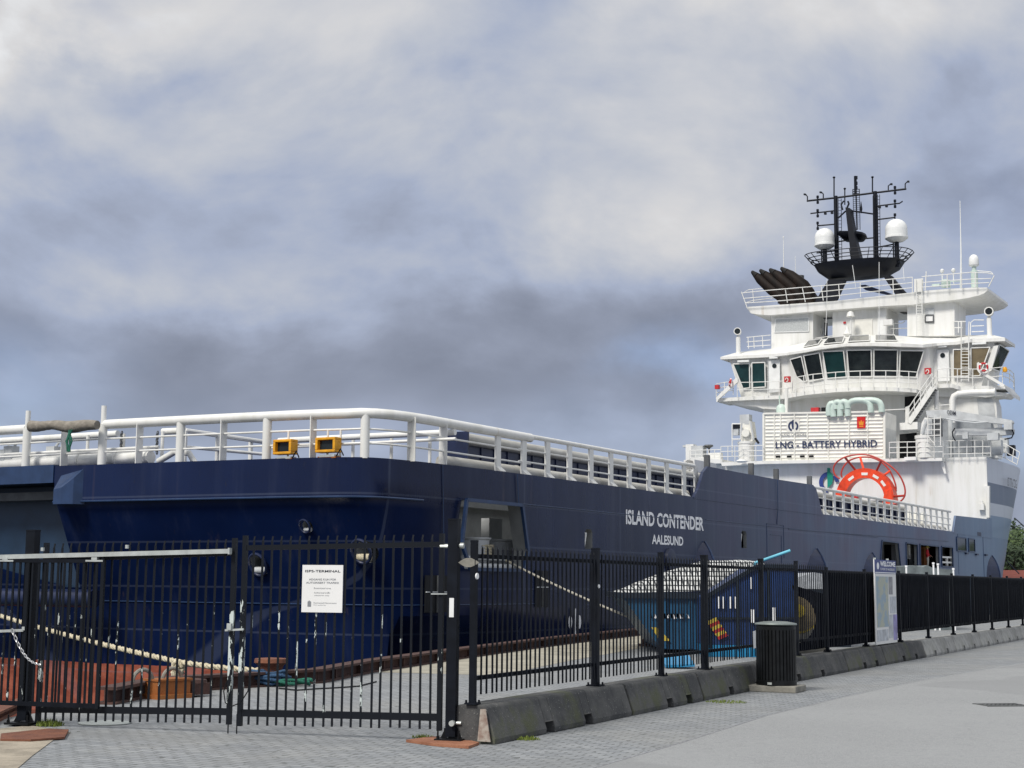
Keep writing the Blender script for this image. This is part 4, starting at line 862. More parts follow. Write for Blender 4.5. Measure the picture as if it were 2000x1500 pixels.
# ------------------------------------------------------------------ hull solid
YE = 10.9                                                   # inner edge of the starboard quarter
plan = [(-.06, YE), (.02, 9.6), (.15, 8.2), (.27, 6.6), (.40, 5.1), (.52, 3.9), (.64, 2.8), (.78, 2.0), (.93, 1.4), (1.12, .98), (1.40, .68), (1.8, .50), (2.4, .38), (3.2, .27), (4.2, .18), (6, .08), (9, .02), (14, 0), (20, 0), (27, 0), (34, 0), (42, 0), (50, 0), (58, 0), (64, 0), (68.4, 0), (70, 0), (72, 0), (74, 0), (76, 0), (78, 0), (80, 0), (83, 0), (86, 0), (89, 0), (92, 0), (95, 0)]
def sm(x, a, b): t = min(1, max(0, (x - a) / (b - a))); return t * t * (3 - 2 * t)
def bow_inset(x, z):
    xs = 66.3 + max(0, z + 1) * .82; d = max(0, x - xs); return min(9.95, .0195 * d * d)
def hull_pt(x, y, z):
    corner = 1 - sm(x, .6, 3.5)
    rake = 0 if z >= 3.86 else .10 + (3.86 - max(z, .7)) * .44 + max(0, .7 - z) * .12
    nx = x + rake * corner if x < 68 else x
    nx = max(nx, x)
    ins = max(0, .75 - z) * 1.05 * (1 - sm(x, 3.5, 10.5)) * sm(x, 1.0, 2.6)
    ny = y + ins * 1.0 + (rake * .10 if 1 < x < 6 else 0)
    if x > 66: ny = max(ny, bow_inset(x, z))
    return Vector((nx, ny, z))
zl = [DZ, 4.4, 3.88, 3.84, 3.3, 2.6, 1.9, 1.3, .75, .3, -.15, -.7, -1.5, -3.0]
m = M(); rings = []
for z in zl:
    r = [hull_pt(x, y, z) for x, y in plan]
    rp_ = [Vector((p.x, 20 - p.y, p.z)) for p, q_ in zip(r, plan) if q_[1] < 8.9][::-1]
    xc = 1.25 if z >= .75 else r[0].x
    rec = [Vector((xc, 20 - YE + .0, z)), Vector((xc, YE, z))] if False else []
    rings.append(r + rp_ + rec)
K = len(rings[0])
for r in rings: m.v += r
for i in range(len(zl) - 1):
    for k in range(K):
        j = (k + 1) % K; m.f.append([i * K + k, i * K + j, (i + 1) * K + j, (i + 1) * K + k]); m.mi.append(0)
for ri, rev in ((0, False), (len(zl) - 1, True)):
    tris = tessellate_polygon([[Vector((p.x, p.y, 0)) for p in rings[ri]]])
    for t_ in tris: m.f.append([ri * K + q for q in t_]); m.mi.append(0)
hull = part(m, 'hull', 'hull', ang=28)
def cutter(poly, vec, mt):
    c = M().prism(poly, vec).build('cutter', MT[mt], ship, smooth=False); return c
def cut(target, cutters):
    """boolean subtraction, result written back as plain mesh"""
    for c in cutters:
        bpy.context.view_layer.update()
        b = target.modifiers.new('b', 'BOOLEAN'); b.operation = 'DIFFERENCE'; b.solver = 'EXACT'; b.object = c; b.material_mode = 'TRANSFER'
        dg = bpy.context.evaluated_depsgraph_get(); me = bpy.data.meshes.new_from_object(target.evaluated_get(dg))
        target.modifiers.clear(); target.data = me; me.name = target.name
        bpy.data.objects.remove(c)
    me.set_sharp_from_angle(angle=R(28))
cs = []
# mooring station opening, starboard quarter
op = [(4.95, 3.96), (8.05, 3.96), (8.42, 2.62), (8.16, 2.03), (5.2, 2.03), (4.72, 2.75)]
cs.append(cutter([(x, -.6, z) for x, z in op], (0, 2.0, 0), 'interior')); cs.append(cutter([(3.3, .47, 2.0), (3.3, .47, 4.27), (20, .47, 4.27), (20, .47, 2.0)], (0, 5.2, 0), 'interior')); cs.append(cutter([(9, 2.2, 4.0), (9, 2.2, 5.4), (18, 2.2, 5.4), (18, 2.2, 4.0)], (0, 3.2, 0), 'interior')); cs.append(cutter([(43.8, .16, 2.2), (43.8, .16, 4.35), (70, .16, 4.35), (70, .16, 2.2)], (0, 2.4, 0), 'interior')); cs.append(cutter([(24.5, .14, 2.9), (24.5, .14, 4.0), (30, .14, 4.0), (30, .14, 2.9)], (0, .9, 0), 'interior'))  # includes an unseen deck hole, added to let daylight into the station
# freeing ports with pillars seen through
for x, z0, z1, w in ((12.42, 2.76, 3.40, .52), (25.85, 3.12, 3.80, .56)):
    cs.append(cutter([(x - w / 2, -.6, z0), (x + w / 2, -.6, z0), (x + w / 2, -.6, z1 - .1), (x + w / 2 - .1, -.6, z1), (x - w / 2 + .1, -.6, z1), (x - w / 2, -.6, z1 - .1)], (0, 1.2, 0), 'interior'))
# forward openings
fo = [[(1722, 1056), (1754, 1060), (1759, 1112), (1718, 1112)], [(1769, 1060), (1791, 1063), (1792, 1107), (1770, 1106)], [(1796, 1063), (1833, 1067), (1834, 1111), (1797, 1107)], [(1838, 1067), (1860, 1069), (1861, 1108), (1839, 1106)]]
for q in fo:
    pts = [sy(px, py, 0) for px, py in q]; cs.append(cutter([(p.x, -.6, p.z) for p in pts], (0, 1.0, 0), 'interior'))
# centre recess of the stern, below the top band
cs.append(cutter([(-1, YE - .0, 4.42), (-1, YE, 1.42), (-1, 19.6, 1.42), (-1, 19.6, 4.42)], (2.3, 0, 0), 'panel'))
# hawse holes on the transom
def sternhole(px, py, r_, X=.4):
    p = sx(px, py, X); ring = [(p.x - 1.2, p.y + r_ * math.cos(a), p.z + r_ * 1.06 * math.sin(a)) for a in arc(18, 0, 2 * math.pi)[:-1]]
    return p, cutter(ring, (2.9, 0, 0), 'interior')
sh = []
for px, py, r_, X in ((501, 1103, .26, 1.50), (596, 1028, .15, 1.16), (725, 1078, .27, 2.05)):
    p, c = sternhole(px, py, r_, X); sh.append((p, r_)); cs.append(c)
cut(hull, cs)
for (p, r_) in sh:
    m = M(); xx = p.x - .06; prof = []
    pts = [Vector((0, r_ * 1.08 * math.cos(a), r_ * 1.12 * math.sin(a))) for a in arc(20, 0, 2 * math.pi)]
    # find the hull surface around: raked plate
    pts = [Vector((hull_pt(.45, 5, p.z + q.z).x + (.35 if p.y < 2 else (-.04 if p.y > 4 else .10)) + (-.05 * q.y if p.y < 2 else 0), p.y + q.y, p.z + q.z)) for q in pts]
    m.tube(pts, .045 if r_ > .2 else .03, 8, caps=False); part(m, 'fairlead_ring', 'navy')
    c_f = sum(pts[:-1], Vector()) / (len(pts) - 1) + Vector((.14, 0, -r_ * .55)); m = M(); m.tube([c_f + Vector((0, -r_ * .75, 0)), c_f + Vector((0, r_ * .75, 0))], r_ * .36, 12); part(m, 'fairlead_roller', 'grey' if p.y > 2 else 'rope')
# weld beads and knuckles
def bead(pts, r=.014, mt='navy_light', name='weld_seam'): m = M(); m.tube(pts, r, 6); return part(m, name, mt)
bead([hull_pt(x, y, 1.04) + Vector((-.004 if x < 1 else 0, -.004, 0)) for x, y in plan[0:17]], .016)
bead([hull_pt(x, y, 3.86) + Vector((-.03 if x < 1.5 else 0, -.02 if x > 1 else 0, 0)) for x, y in plan[0:14]], .028)
bead([Vector((8.05, -.004, 4.0)), Vector((20.5, -.004, 4.0))], .016); bead([Vector((7.8, -.004, 4.86)), Vector((7.9, -.004, 4.0))], .016); bead([Vector((21.2, -.004, 4.84)), Vector((31, -.004, 4.84))], .016); bead([Vector((22, -.004, 4.1)), Vector((44, -.004, 4.1))], .016); bead([Vector((29.6, -.06, 6.1)), Vector((29.6, -.06, 4.9)), Vector((29.6, -.005, 4.2))], .016); bead([Vector((13.5, -.004, .98)), Vector((5.5, .14, .98))], .014); bead([Vector((4.0, .17, 4.88)), Vector((4.15, .17, 2.2))], .012)
bead([Vector((31, -.004, 4.06)), Vector((58, -.004, 4.30))], .02); bead([Vector((60.2, -.004, 4.86)), Vector((60.2, -.004, 2.4))], .014); bead([Vector((66.6, -.006, 5.2)), Vector((66.6, -.006, 1.2))], .018); bead([Vector((28.4, -.004, 4.2)), Vector((30.4, -.004, 4.2)), Vector((30.4, -.004, 2.8))], .014); bead([Vector((28.4, -.004, 4.2)), Vector((28.4, -.004, 2.8))], .014); bead([Vector((28.8, -.004, 3.75)), Vector((30.1, -.004, 3.75)), Vector((30.1, -.004, 2.6))], .014)
# frame round the mooring opening
m = M(); lp = [Vector((x, -.03, z)) for x, z in op] + [Vector((op[0][0], -.03, op[0][1]))]
for a, b in zip(lp[:-1], lp[1:]): m.bar(a, b, .10, .09, up=(0, 1, 0))
part(m, 'opening_frame', 'navy_light', smooth=False)
for q in fo:
    pts = [sy(px, py, 0) for px, py in q]; m = M(); lp = [Vector((p.x, -.02, p.z)) for p in pts]; lp.append(lp[0])
    for a, b in zip(lp[:-1], lp[1:]): m.bar(a, b, .07, .06, up=(0, 1, 0))
    part(m, 'opening_frame', 'navy_light', smooth=False)
# inside the mooring station: winch, bollards, pale cupboard
m = M(); q0, q1 = sy(953, 1012, 2.6), sy(978, 1055, 2.6); m.box(((q0.x + q1.x) / 2, 2.7, (q0.z + q1.z) / 2), (q1.x - q0.x, .3, q0.z - q1.z)); q2 = sy(990, 1055, 2.5); m.box(((q1.x + q2.x) / 2 + .04, 2.85, (q0.z + q1.z) / 2), (q2.x - q1.x, .3, q0.z - q1.z)); part(m, 'cupboard', 'grey', smooth=False)
m = M(); q = sy(922, 1052, 1.3); m.lathe((q.x, 1.3, 2.05), [(.52, 0), (.52, q.z - 2.1), (.58, q.z - 2.06), (.58, q.z - 2.02)], 24); part(m, 'mooring_bitt', 'grey')
m = M(); q = sy(975, 1056, 1.5); m.lathe((q.x, 1.5, 2.05), [(.48, 0), (.48, q.z - 2.1), (.54, q.z - 2.06), (.54, q.z - 2.02)], 24); part(m, 'mooring_bitt', 'grey')
m = M(); q = sy(962, 1088, .7)
for k in range(5): m.tube([Vector((q.x - .05 + .62 * math.cos(a), 1.35 + .58 * math.sin(a), 2.42 + .08 * k)) for a in arc(18, 0, 2 * math.pi)], .045, 6, caps=False)
m.tube([Vector((q.x - .9, 1.0, 2.35)), Vector((q.x, .4, 2.40)), sy(998, 1100, .15)], .04, 6); part(m, 'rope_turns', 'rope')
m = M(); q = sy(960, 1107, .25); m.tube([Vector((5.3, .35, 2.12)), Vector((8.1, .35, 2.12))], .10, 10); m.tube([Vector((5.3, .30, 2.36)), Vector((7.6, .30, 2.36))], .06, 8); part(m, 'roller', 'grey')
# pillars in the freeing ports
for x, z0, z1 in ((12.36, 2.80, 3.34), (25.8, 3.2, 3.74)):
    m = M(); m.bar((x + .06, .12, z1 - .1), (x - .06, .12, z0 + .05), .07, .05, up=(0, 1, 0)); m.box((x - .02, .12, z1 - .08), (.24, .05, .07)); part(m, 'scupper_bracket', 'white_plain', smooth=False)
# recessed dark square and pocket windows forward
for a, b, nm, mt in (((1868, 1050), (1886, 1076), 'hull_window', 'glass'), ((1891, 1053), (1903, 1077), 'hull_window', 'glass'), ((1908, 1039), (1916, 1047.5), 'hull_port', 'navy')):
    p, q = sy(*a, 0), sy(*b, 0); yb = bow_inset((p.x + q.x) / 2, p.z); m = M(); m.box(((p.x + q.x) / 2, yb + .0, (p.z + q.z) / 2), (q.x - p.x, .05, p.z - q.z)); fr = part(m, nm, mt, smooth=False)
    if nm == 'hull_window':
        m = M(); x0, x1, z0, z1 = p.x - .05, q.x + .05, q.z - .03, p.z + .03
        for u, v in (((x0, z0), (x1, z0)), ((x1, z0), (x1, z1)), ((x1, z1), (x0, z1)), ((x0, z1), (x0, z0))): m.bar((u[0], yb - .03, u[1]), (v[0], yb - .03, v[1]), .07, .06, up=(0, 1, 0))
        part(m, 'frame', 'navy_light', fr, smooth=False)
for px, py in ((1886, 1081), (1906, 1083), (1924, 1084)): p = sy(px, py, 0); m = M(); m.box((p.x, -.06, p.z), (.5, .14, .10)); part(m, 'scupper_lip', 'navy', smooth=False)
# rounded fender pods along the side
for px, pt, hw in ((1375, 1057, 1.25), (1595, 1071, 1.75), (1703, 1079, 1.9), (1937, 1085, 1.9)):
    p = sy(px, pt, 0); xc = p.x; z1 = p.z; m = M(); yb = bow_inset(xc, 3) if xc > 66 else 0
    zz = [z1, z1 - .12, z1 - .35, z1 - .7, z1 - 1.15, z1 - 1.8, z1 - 3.0]; ww = [.05, .30, .58, .82, .97, 1.0, 1.0]; dd = [.02, .10, .24, .38, .48, .50, .50]
    cen = [Vector((xc, yb - d, z)) for d, z in zip(dd, zz)]; lf = [Vector((xc - hw * w * .9, yb + .02, z)) for w, z in zip(ww, zz)]; rg = [Vector((xc + hw * w * .9, yb + .02, z)) for w, z in zip(ww, zz)]
    m.strip(lf, cen); m.strip(cen, rg); o = part(m, 'fender_pod', 'navy', smooth=False); m = M(); m.tube([c + Vector((0, -.01, 0)) for c in cen], .035, 6); part(m, 'nosing', 'navy_light', o)
p = sy(1307, 1072, 0); m = M(); m.lathe((p.x, .02, p.z - .38), [(.42, 0), (.38, .12), (.2, .14)], 20, axis=(0, -1, 0)); part(m, 'fender_pad', 'navy')
for px, py, w, h_ in ((860, 1160, 1.1, 1.0), (1052, 1150, .8, 1.1)):
    p = sy(px, py, .1); m = M(); yb = hull_pt(p.x, .12 if p.x < 6 else .02, p.z).y; m.box((p.x, yb - .01, p.z), (w, .04, h_), None, 0); [m.bar((p.x - w / 2, yb - .05, p.z + k), (p.x + w / 2, yb - .05, p.z + k), .04, .03, mi=1) for k in (.05,)]; m.bar((p.x, yb - .05, p.z - h_ / 2), (p.x, yb - .05, p.z + h_ / 2), .05, .03, mi=2); part(m, 'boarding_hatch', ['black_dark', 'grey', 'grey_dark'], smooth=False)
# stern centre: top band, wooden fender plank, roller pipe, corner pod
m = M(); m.box((.10, 15.6, 4.68), (.36, 9.3, .52)); part(m, 'stern_band', 'navy_light', smooth=False)
m = M(); m.box((.85, 15.4, 4.10), (.5, 8.6, .24)); part(m, 'fender_plank', 'grey_dark', smooth=False)
p = sx(0, 1168, .8); m = M(); m.tube([(.55, 9.7, p.z + .02), (.55, 19, p.z + .02)], .26, 20); part(m, 'stern_roller', 'navy')
p0, p1 = sx(104, 985, .36), sx(145, 981, .36)
m = M(); ya, yb_ = p0.y, p1.y; ax, bx = Vector((-.30, ya, p0.z)), Vector((-.34, (ya + yb_) / 2, p0.z))
F_ = [Vector((.05, ya, p0.z)), Vector((-.34, ya - .05, p0.z)), Vector((-.36, (ya + yb_) / 2, p0.z)), Vector((-.22, yb_ + .08, p0.z)), Vector((.06, yb_ - .1, p0.z))]
T_ = [Vector((.05, ya, 4.75)), Vector((-.34, ya - .05, 4.20)), Vector((-.36, (ya + yb_) / 2, 4.25)), Vector((-.22, yb_ + .08, 4.52)), Vector((.06, yb_ - .1, 4.86))]
m.strip(F_, T_); m.add(T_, [(0, 1, 2, 3, 4)]); m.add(F_, [(4, 3, 2, 1, 0)]); part(m, 'corner_pod', 'navy_light', smooth=False)
# ------------------------------------------------------------------ raised side bulwarks
m = M(); bw = [(1355, 968), (1363, 957), (1369, 940), (1374, 922), (1383, 911), (1440, 922), (1516, 936), (1588, 947), (1594, 954), (1600, 976), (1607, 1005)]
pts = [sy(px, py, -.02) for px, py in bw]; pts[0].z = pts[-1].z = DZ - .06; m.prism(pts, (0, .12, 0)); part(m, 'side_bulwark', 'hull', smooth=False)
m = M(); bw = [(1862, 1040), (1867, 1007), (1895, 1010), (1930, 1014)]; pts = [sy(px, py, -.02) for px, py in bw]; pts[0].z = DZ - .1; pts += [Vector((69.2, -.02, 6.1)), Vector((69.2, -.02, DZ - .1))]; m.prism(pts, (0, .12, 0)); part(m, 'bow_bulwark', 'hull', smooth=False)
for px, y0, y1 in ((1381, 889, 916), (1467, 905, 927), (1516, 916, 937), (1581, 930, 948)):
    p, q = sy(px, y0, .2), sy(px, y1, .2); m = M(); m.bar(Vector((q.x, .2, q.z - .2)), Vector((q.x, .2, p.z)), .20, .16); part(m, 'bulwark_stanchion', 'grey_dark', smooth=False)
# ------------------------------------------------------------------ forecastle
m = M(); zl2 = [DZ - .02, 5.6, 6.3, 7.1, 7.8, 8.4, 9.2, 10.05]; xs = [68.45, 70, 72, 74, 76, 78, 80, 83, 86, 89, 92, 95, 98]; rows = []
for z in zl2:
    r = [Vector((x, max(-.9, min(bow_inset(x, z) - .0, 9.9)) - (z - 4.9) * .03 * sm(x, 68.5, 80), z)) for x in xs]; rows.append(r + [Vector((p.x, 20 - p.y, p.z)) for p in r][::-1])
K = len(rows[0]); [m.v.extend(r) for r in rows]
for i in range(len(rows) - 1):
    for k in range(K): j = (k + 1) % K; m.f.append([i * K + k, i * K + j, (i + 1) * K + j, (i + 1) * K + k]); m.mi.append(1 if k == K - 1 else 0)
for ri in (0, len(rows) - 1):
    for t_ in tessellate_polygon([[Vector((p.x, p.y, 0)) for p in rows[ri]]]): m.f.append([ri * K + q for q in t_]); m.mi.append(0)
part(m, 'forecastle', ['fore', 'white'], ang=30)
m = M(); w0 = sx(1932, 892, 68.4); ytr = w0.y; m.prism([(68.3 - SKEW * ytr, -.0, DZ), (68.3 - SKEW * ytr, -.0, w0.z), (68.3 - SKEW * 20, 19.9, w0.z + .1), (68.3 - SKEW * 20, 19.9, DZ)], (1.6, 0, 0)); part(m, 'accommodation_wall', 'white', smooth=False)
m = M(); c_ = [sx(px, py, 68.2) for px, py in ((1920, 949), (1932, 949), (1932, 1011), (1926, 1011), (1925, 962))]; m.prism(c_, (.3, 0, 0)); part(m, 'corner_pillar', 'white', smooth=False)
p = sx(1917, 990, 68.1); m = M(); m.box(p, (.3, .35, .4)); m.box(p + Vector((0, 0, .28)), (.2, .2, .2)); part(m, 'socket_box', 'white', smooth=False)
m = M(); tp = sy(1966, 941, -.25); letter(m, 'UT 776 CDG', (2.9, 0, 0), (0, 0, .62), (tp.x, -.30, tp.z - .3), STB, bold=.01); part(m, 'lettering', 'grey_dark', smooth=False)
# ------------------------------------------------------------------ lettering and marks on the hull
m = M(); a, b = sy(1222, 1025, 0), sy(1374, 1036, 0); z0 = (a.z + b.z) / 2; top = (sy(1222, 996, 0).z + sy(1374, 1009.5, 0).z) / 2
letter(m, 'ISLAND CONTENDER', (b.x - a.x, 0, 0), (0, 0, top - z0), (a.x, -.004, z0), STB, bold=.03)
part(m, 'name_lettering', 'hull_white', smooth=False); m = M()
a, b = sy(1273, 1063, 0), sy(1334, 1066, 0); z0 = (a.z + b.z) / 2; top = (sy(1273, 1044, 0).z + sy(1334, 1048, 0).z) / 2
letter(m, 'AALESUND', (b.x - a.x, 0, 0), (0, 0, top - z0), (a.x, -.004, z0), STB, bold=.03); part(m, 'port_lettering', 'hull_white', smooth=False)
m = M(); cx0 = sy(1118, 1220, 0)
def mark(pts): m.prism([Vector((cx0.x + x, hull_pt(cx0.x, .01, cx0.z + z).y - .10, cx0.z + z)) for x, z in pts], (0, .004, 0))
mark([(-.07, .5), (.07, .5), (.05, -.12), (.11, -.45), (-.11, -.45), (-.05, -.12)])
for s2 in (-1, 1): mark([(s2 * .30 + .12 * math.cos(a), .08 + .22 * math.sin(a)) for a in arc(10, 0, 2 * math.pi)[:-1]])
mark([(.34 * math.cos(a), -.42 + .2 * math.sin(a)) for a in arc(8, math.pi, 2 * math.pi)]); part(m, 'thruster_mark', 'hull_white', smooth=False)
for px, ny in ((1152, '7'), (1453, '7')): pass
# ------------------------------------------------------------------ railings of the cargo deck
RZ = 6.08
def pl(x, y, z=0): return Vector((x, y, z))
in_ = [(x + .28 * (1 if y > 1 else .5), max(y, .32)) for x, y in plan]
tail = [(-.02, 20), (0.0, 16), (.06, 13)]
rail_pts = [Vector((x + .2, y, 0)) for x, y in tail] + [Vector((x, y, 0)) for x, y in in_[1:17]]
sr = M(); sr.tube([Vector((.36, 9.40, RZ))] + [p + Vector((0, 0, RZ)) for p in rail_pts if p.y < 9.0 or p.x > 1] + [Vector((8.6, .32, RZ))], .135, 14); sr.lathe((8.6, .32, RZ), [(.135, 0), (.12, .12), (.07, .26), (.05, .32)], 14, axis=(1, 0, 0)); srail = part(sr, 'stern_railing', 'white')
m = M(); m.tube([(.2, 19.8, RZ), (.25, 12.5, RZ)], .135, 14); part(m, 'top_pipe', 'white', srail)
a, b = sx(60, 834, .4), sx(190, 829, .4); m = M(); n_ = 26; P_ = []; rs = []
for k in range(n_ + 1): f_ = k / n_; P_.append(a.lerp(b, f_) + Vector((0, 0, .03 * math.sin(5 * f_ + 1) - .02 * math.sin(13 * f_)))); rs.append(.155 + .02 * math.sin(9 * f_ + 2) + random.uniform(-.006, .006))
m.tube(P_, rs, 12); part(m, 'canvas_wrap', 'canvas', srail, label='weathered canvas wrapped round the rail gap')
def transom_x(y):
    for (x0, y0), (x1, y1) in zip(in_[:-1], in_[1:]):
        if y1 <= y <= y0: return x0 + (x1 - x0) * (y0 - y) / (y0 - y1)
    return .22
def stern_y(px):
    y = 5.0
    for _ in range(6): y = sx(px, 870, transom_x(y) + SKEW * y).y
    return y
for px, tall, pipe in ((52, 1, 1), (200, 1, 1), (126, 0, 0), (352, 0, 1), (521, 0, 1), (714, 0, 1), (272, 0, 0), (436, 0, 0), (611, 0, 0), (803, 0, 0), (865, 0, 0)):
    y = stern_y(px) if px < 760 else None
    if y is not None: c = Vector((transom_x(y), y, 0))
    else:
        bx = sy(px, 905, .33); c = Vector((bx.x, .33, 0))
    m = M()
    if pipe: m.tube([c + UP * (DZ - .02), c + UP * (RZ if not tall else RZ)], .125, 14)
    else: m.bar(c + UP * (DZ - .02), c + UP * RZ, .03, .26, up=(0, 1, 0) if px > 700 else (1, 0, 0))
    if tall: m.tube([c + UP * RZ, c + UP * 6.62], .075, 12)
    part(m, 'rail_post', 'white', srail)
for zz in (5.28, 5.66):
    m = M(); m.tube([p + UP * zz for p in [Vector((.2, 20, 0))] + rail_pts[1:] + [Vector((8.6, .32, 0))]], .028, 8); part(m, 'rail_bar', 'white', srail)
for px in (378 + 185, 613 + 52, 1180 - 540):
    yq = stern_y(px); c = Vector((transom_x(yq), yq, 0)); m = M(); m.tube([c + UP * DZ, c + UP * 5.66], .03, 8); part(m, 'rail_post', 'white', srail)
m = M(); q = sx(139, 862, .3)
for k in range(6): m.tube([q + Vector((-.05 + random.uniform(-.03, .03), random.uniform(-.09, .09), .32)), q + Vector((-.08, random.uniform(-.12, .12), 0)), q + Vector((-.05, random.uniform(-.08, .08), -.30))], .028, 6)
o = m.build('green_rope', MT['rope_green'], ship, ang=80); part_o = o
# side railing: starboard
def side_rail(x0, x1, ztop, name, n=None, xs=None):
    m = M(); m.tube([(x0, .30, ztop), (x1, .30, ztop)], .075, 10); o = part(m, name, 'white')
    for z in (5.32, 5.68):
        m = M(); m.tube([(x0, .30, z), (x1, .30, z)], .028, 8); part(m, 'rail_bar', 'white', o)
    for x in xs:
        m = M(); m.box((x, .30, (4.9 + ztop) / 2), (.26 if x0 < 20 else .24, .07, ztop - 4.9)); m.prism([(x - .15, .28, 4.88), (x - .15, .10, 4.88), (x - .15, .10, 4.92), (x - .15, .28, 5.08)], (.30, 0, 0)); part(m, 'rail_post', 'white', o, smooth=False)
    return o
xa = [sy(px, 930, .3).x for px in (1022, 1069, 1112, 1154, 1193, 1229, 1267, 1302, 1336)]
xa = [sy(px, py, .3).x for px, py in ((972, 905), (1022.5, 915), (1069, 922), (1112, 928), (1154, 934), (1193, 940), (1229, 945), (1267, 950), (1302, 955), (1336, 960), (1359, 957))]
side_rail(8.4, 21.6, 6.12, 'side_railing', xs=xa)
xb = [sy(px, 1005, .3).x for px in (1611,)] ; xb = [sy(px, py, .3).x for px, py in ((1611, 1000), (1629.7, 1002), (1647.7, 1004), (1665.7, 1007), (1681.5, 1009), (1698, 1011), (1713.7, 1013), (1728, 1015), (1742, 1017), (1756.5, 1019), (1770, 1021), (1782, 1023), (1794, 1025), (1807, 1027), (1818.5, 1029), (1830, 1030), (1841, 1031), (1852, 1033))]
side_rail(35.0, 59.8, 6.12, 'side_railing', xs=xb)
m = M(); m.tube([(4.8, .75, 5.04), (21.8, .75, 5.04)], .19, 14)
for x in (9.0, 12.2, 15.4, 18.6): m.lathe((x, .75, 5.04), [(.205, -.06), (.205, .06)], 14, axis=(1, 0, 0))
part(m, 'deck_pipe', 'grey_pipe'); m = M(); m.tube([(35.4, .75, 5.04), (59.8, .75, 5.04)], .20, 14); part(m, 'deck_pipe', 'grey_pipe')
m = M(); m.tube([(.75, 19, 5.12), (.80, 8.0, 5.12)], .19, 14); [m.lathe((.78, y, 5.12), [(.21, -.05), (.21, .05)], 14, axis=(0, 1, 0)) for y in (12.8, 10.8, 9.3)]; m.tube([(.9, 7.8, 5.0), (.9, 7.2, 5.25), (.95, 6.7, 5.2), (1.0, 6.5, 4.9)], .09, 10); part(m, 'deck_pipe', 'white')
# inner cargo rail: ribbed dark wall capped by a grey pipe
yc = 2.35; xq0, xq1 = sy(903, 850, yc).x, 27.0; zc = sy(905, 848, yc).z
m = M(); m.box(((xq0 + xq1) / 2, yc + .1, (4.9 + zc) / 2 - .1), (xq1 - xq0, .08, zc - 4.9 - .2))
x = xq0 + .4
while x < xq1: m.box((x, yc + .05, (4.9 + zc) / 2 - .1), (.08, .06, zc - 5.1)); x += .82
m.box((xq0 - .16, yc + .05, (4.9 + zc) / 2 + .03), (.08, .75, zc - 4.85)); cr_ = part(m, 'cargo_rail', 'navy', smooth=False)
m = M(); m.tube([(xq0 - .1, yc, zc - .14), (xq1, yc, zc - .14)], .19, 12); part(m, 'cap_pipe', 'grey_pipe', cr_)
m = M(); xq2, xq3 = 36.5, 54; m.box(((xq2 + xq3) / 2, 1.5, 5.40), (xq3 - xq2, .1, 1.0)); x = xq2 + .3
while x < xq3: m.box((x, 1.42, 5.4), (.12, .16, .95)); x += .9
cr2 = part(m, 'cargo_rail', 'navy', smooth=False); m = M(); m.tube([(xq2, 1.45, 6.0), (xq3, 1.45, 6.0)], .16, 12); part(m, 'cap_pipe', 'grey_pipe', cr2)
m = M()
for k in range(9):
    x = 53.5 + k * .75; m.box((x, 1.7, 5.45), (.16, .16, 1.1)); m.box((x + .3, 1.9, 5.2 + .12 * (k % 3)), (.4, .3, .35))
m.box((56.5, 2.3, 5.3), (6.5, .3, .7), mi=1); part(m, 'deck_fittings', ['container_white', 'hazard_y'], smooth=False)
m = M(); p = sy(1332, 912, 4.0); m.box((p.x + .6, 3.4, p.z), (2.4, .5, .5)); m.lathe((p.x - .6, 3.4, p.z), [(.25, 0), (.25, .5)], 12, axis=(1, 0, 0)); part(m, 'hose_tray', 'white', smooth=False)
# inner rails seen through the stern railing
m = M(); m.tube([sz(2, 861, 5.95), sz(120, 854, 5.95), sz(230, 847, 5.95)], .10, 10); m.tube([sz(318, 843, 5.95), sz(362, 841, 5.95)], .10, 10)
m.tube([sz(545, 861, 5.85), sz(720, 852, 5.85), sz(889, 844, 5.85)], .09, 10); ir = part(m, 'inner_rail', 'white')
m = M(); m.tube([sz(362, 841, 5.95), sz(515, 863, 5.95)], .07, 8); m.tube([sz(362, 873, 5.5), sz(515, 887, 5.5)], .05, 8); part(m, 'rail_bar', 'white', ir)
for px, py in ((362, 841), (426, 850), (490, 860)):
    q = sz(px, py, 5.95); m = M(); m.bar(Vector((q.x, q.y, 4.9)), q, .12, .08); part(m, 'rail_post', 'white', ir, smooth=False)
for z in (5.55,): m = M(); m.tube([sz(2, 888, z - .15), sz(310, 873, z - .15)], .045, 8); m.tube([sz(520, 875, z), sz(890, 857, z)], .045, 8); part(m, 'rail_bar', 'white', ir)
for px, py in ((172, 850), (318, 843), (690, 853), (765, 850), (840, 846), (242, 847)):
    q = sz(px, py, 5.9); m = M(); m.tube([Vector((q.x, q.y, 4.9)), q], .05, 8); part(m, 'rail_post', 'white', ir)
for px in (238, 308):
    m = M(); q = sz(px, 846, 5.9)
    for k in range(9): torus_link(m, q - UP * (.07 * k) + Vector((0, .02 * (k % 2), 0)), UP, Vector((0, 1, 0)) if k % 2 else Vector((1, 0, 0)), .045, .016)
    part(m, 'gap_chain', 'grey_dark')
m = M()
for px, py, h_ in ((8, 890, .35), (22, 886, .45), (105, 884, .35)):
    q = sx(px, py, 1.6); m.box(q, (.3, .35, h_)); m.tube([q + Vector((0, .1, 0)), q + Vector((0, -.2, .3))], .04, 6)
part(m, 'deck_machinery', 'grey', smooth=False)
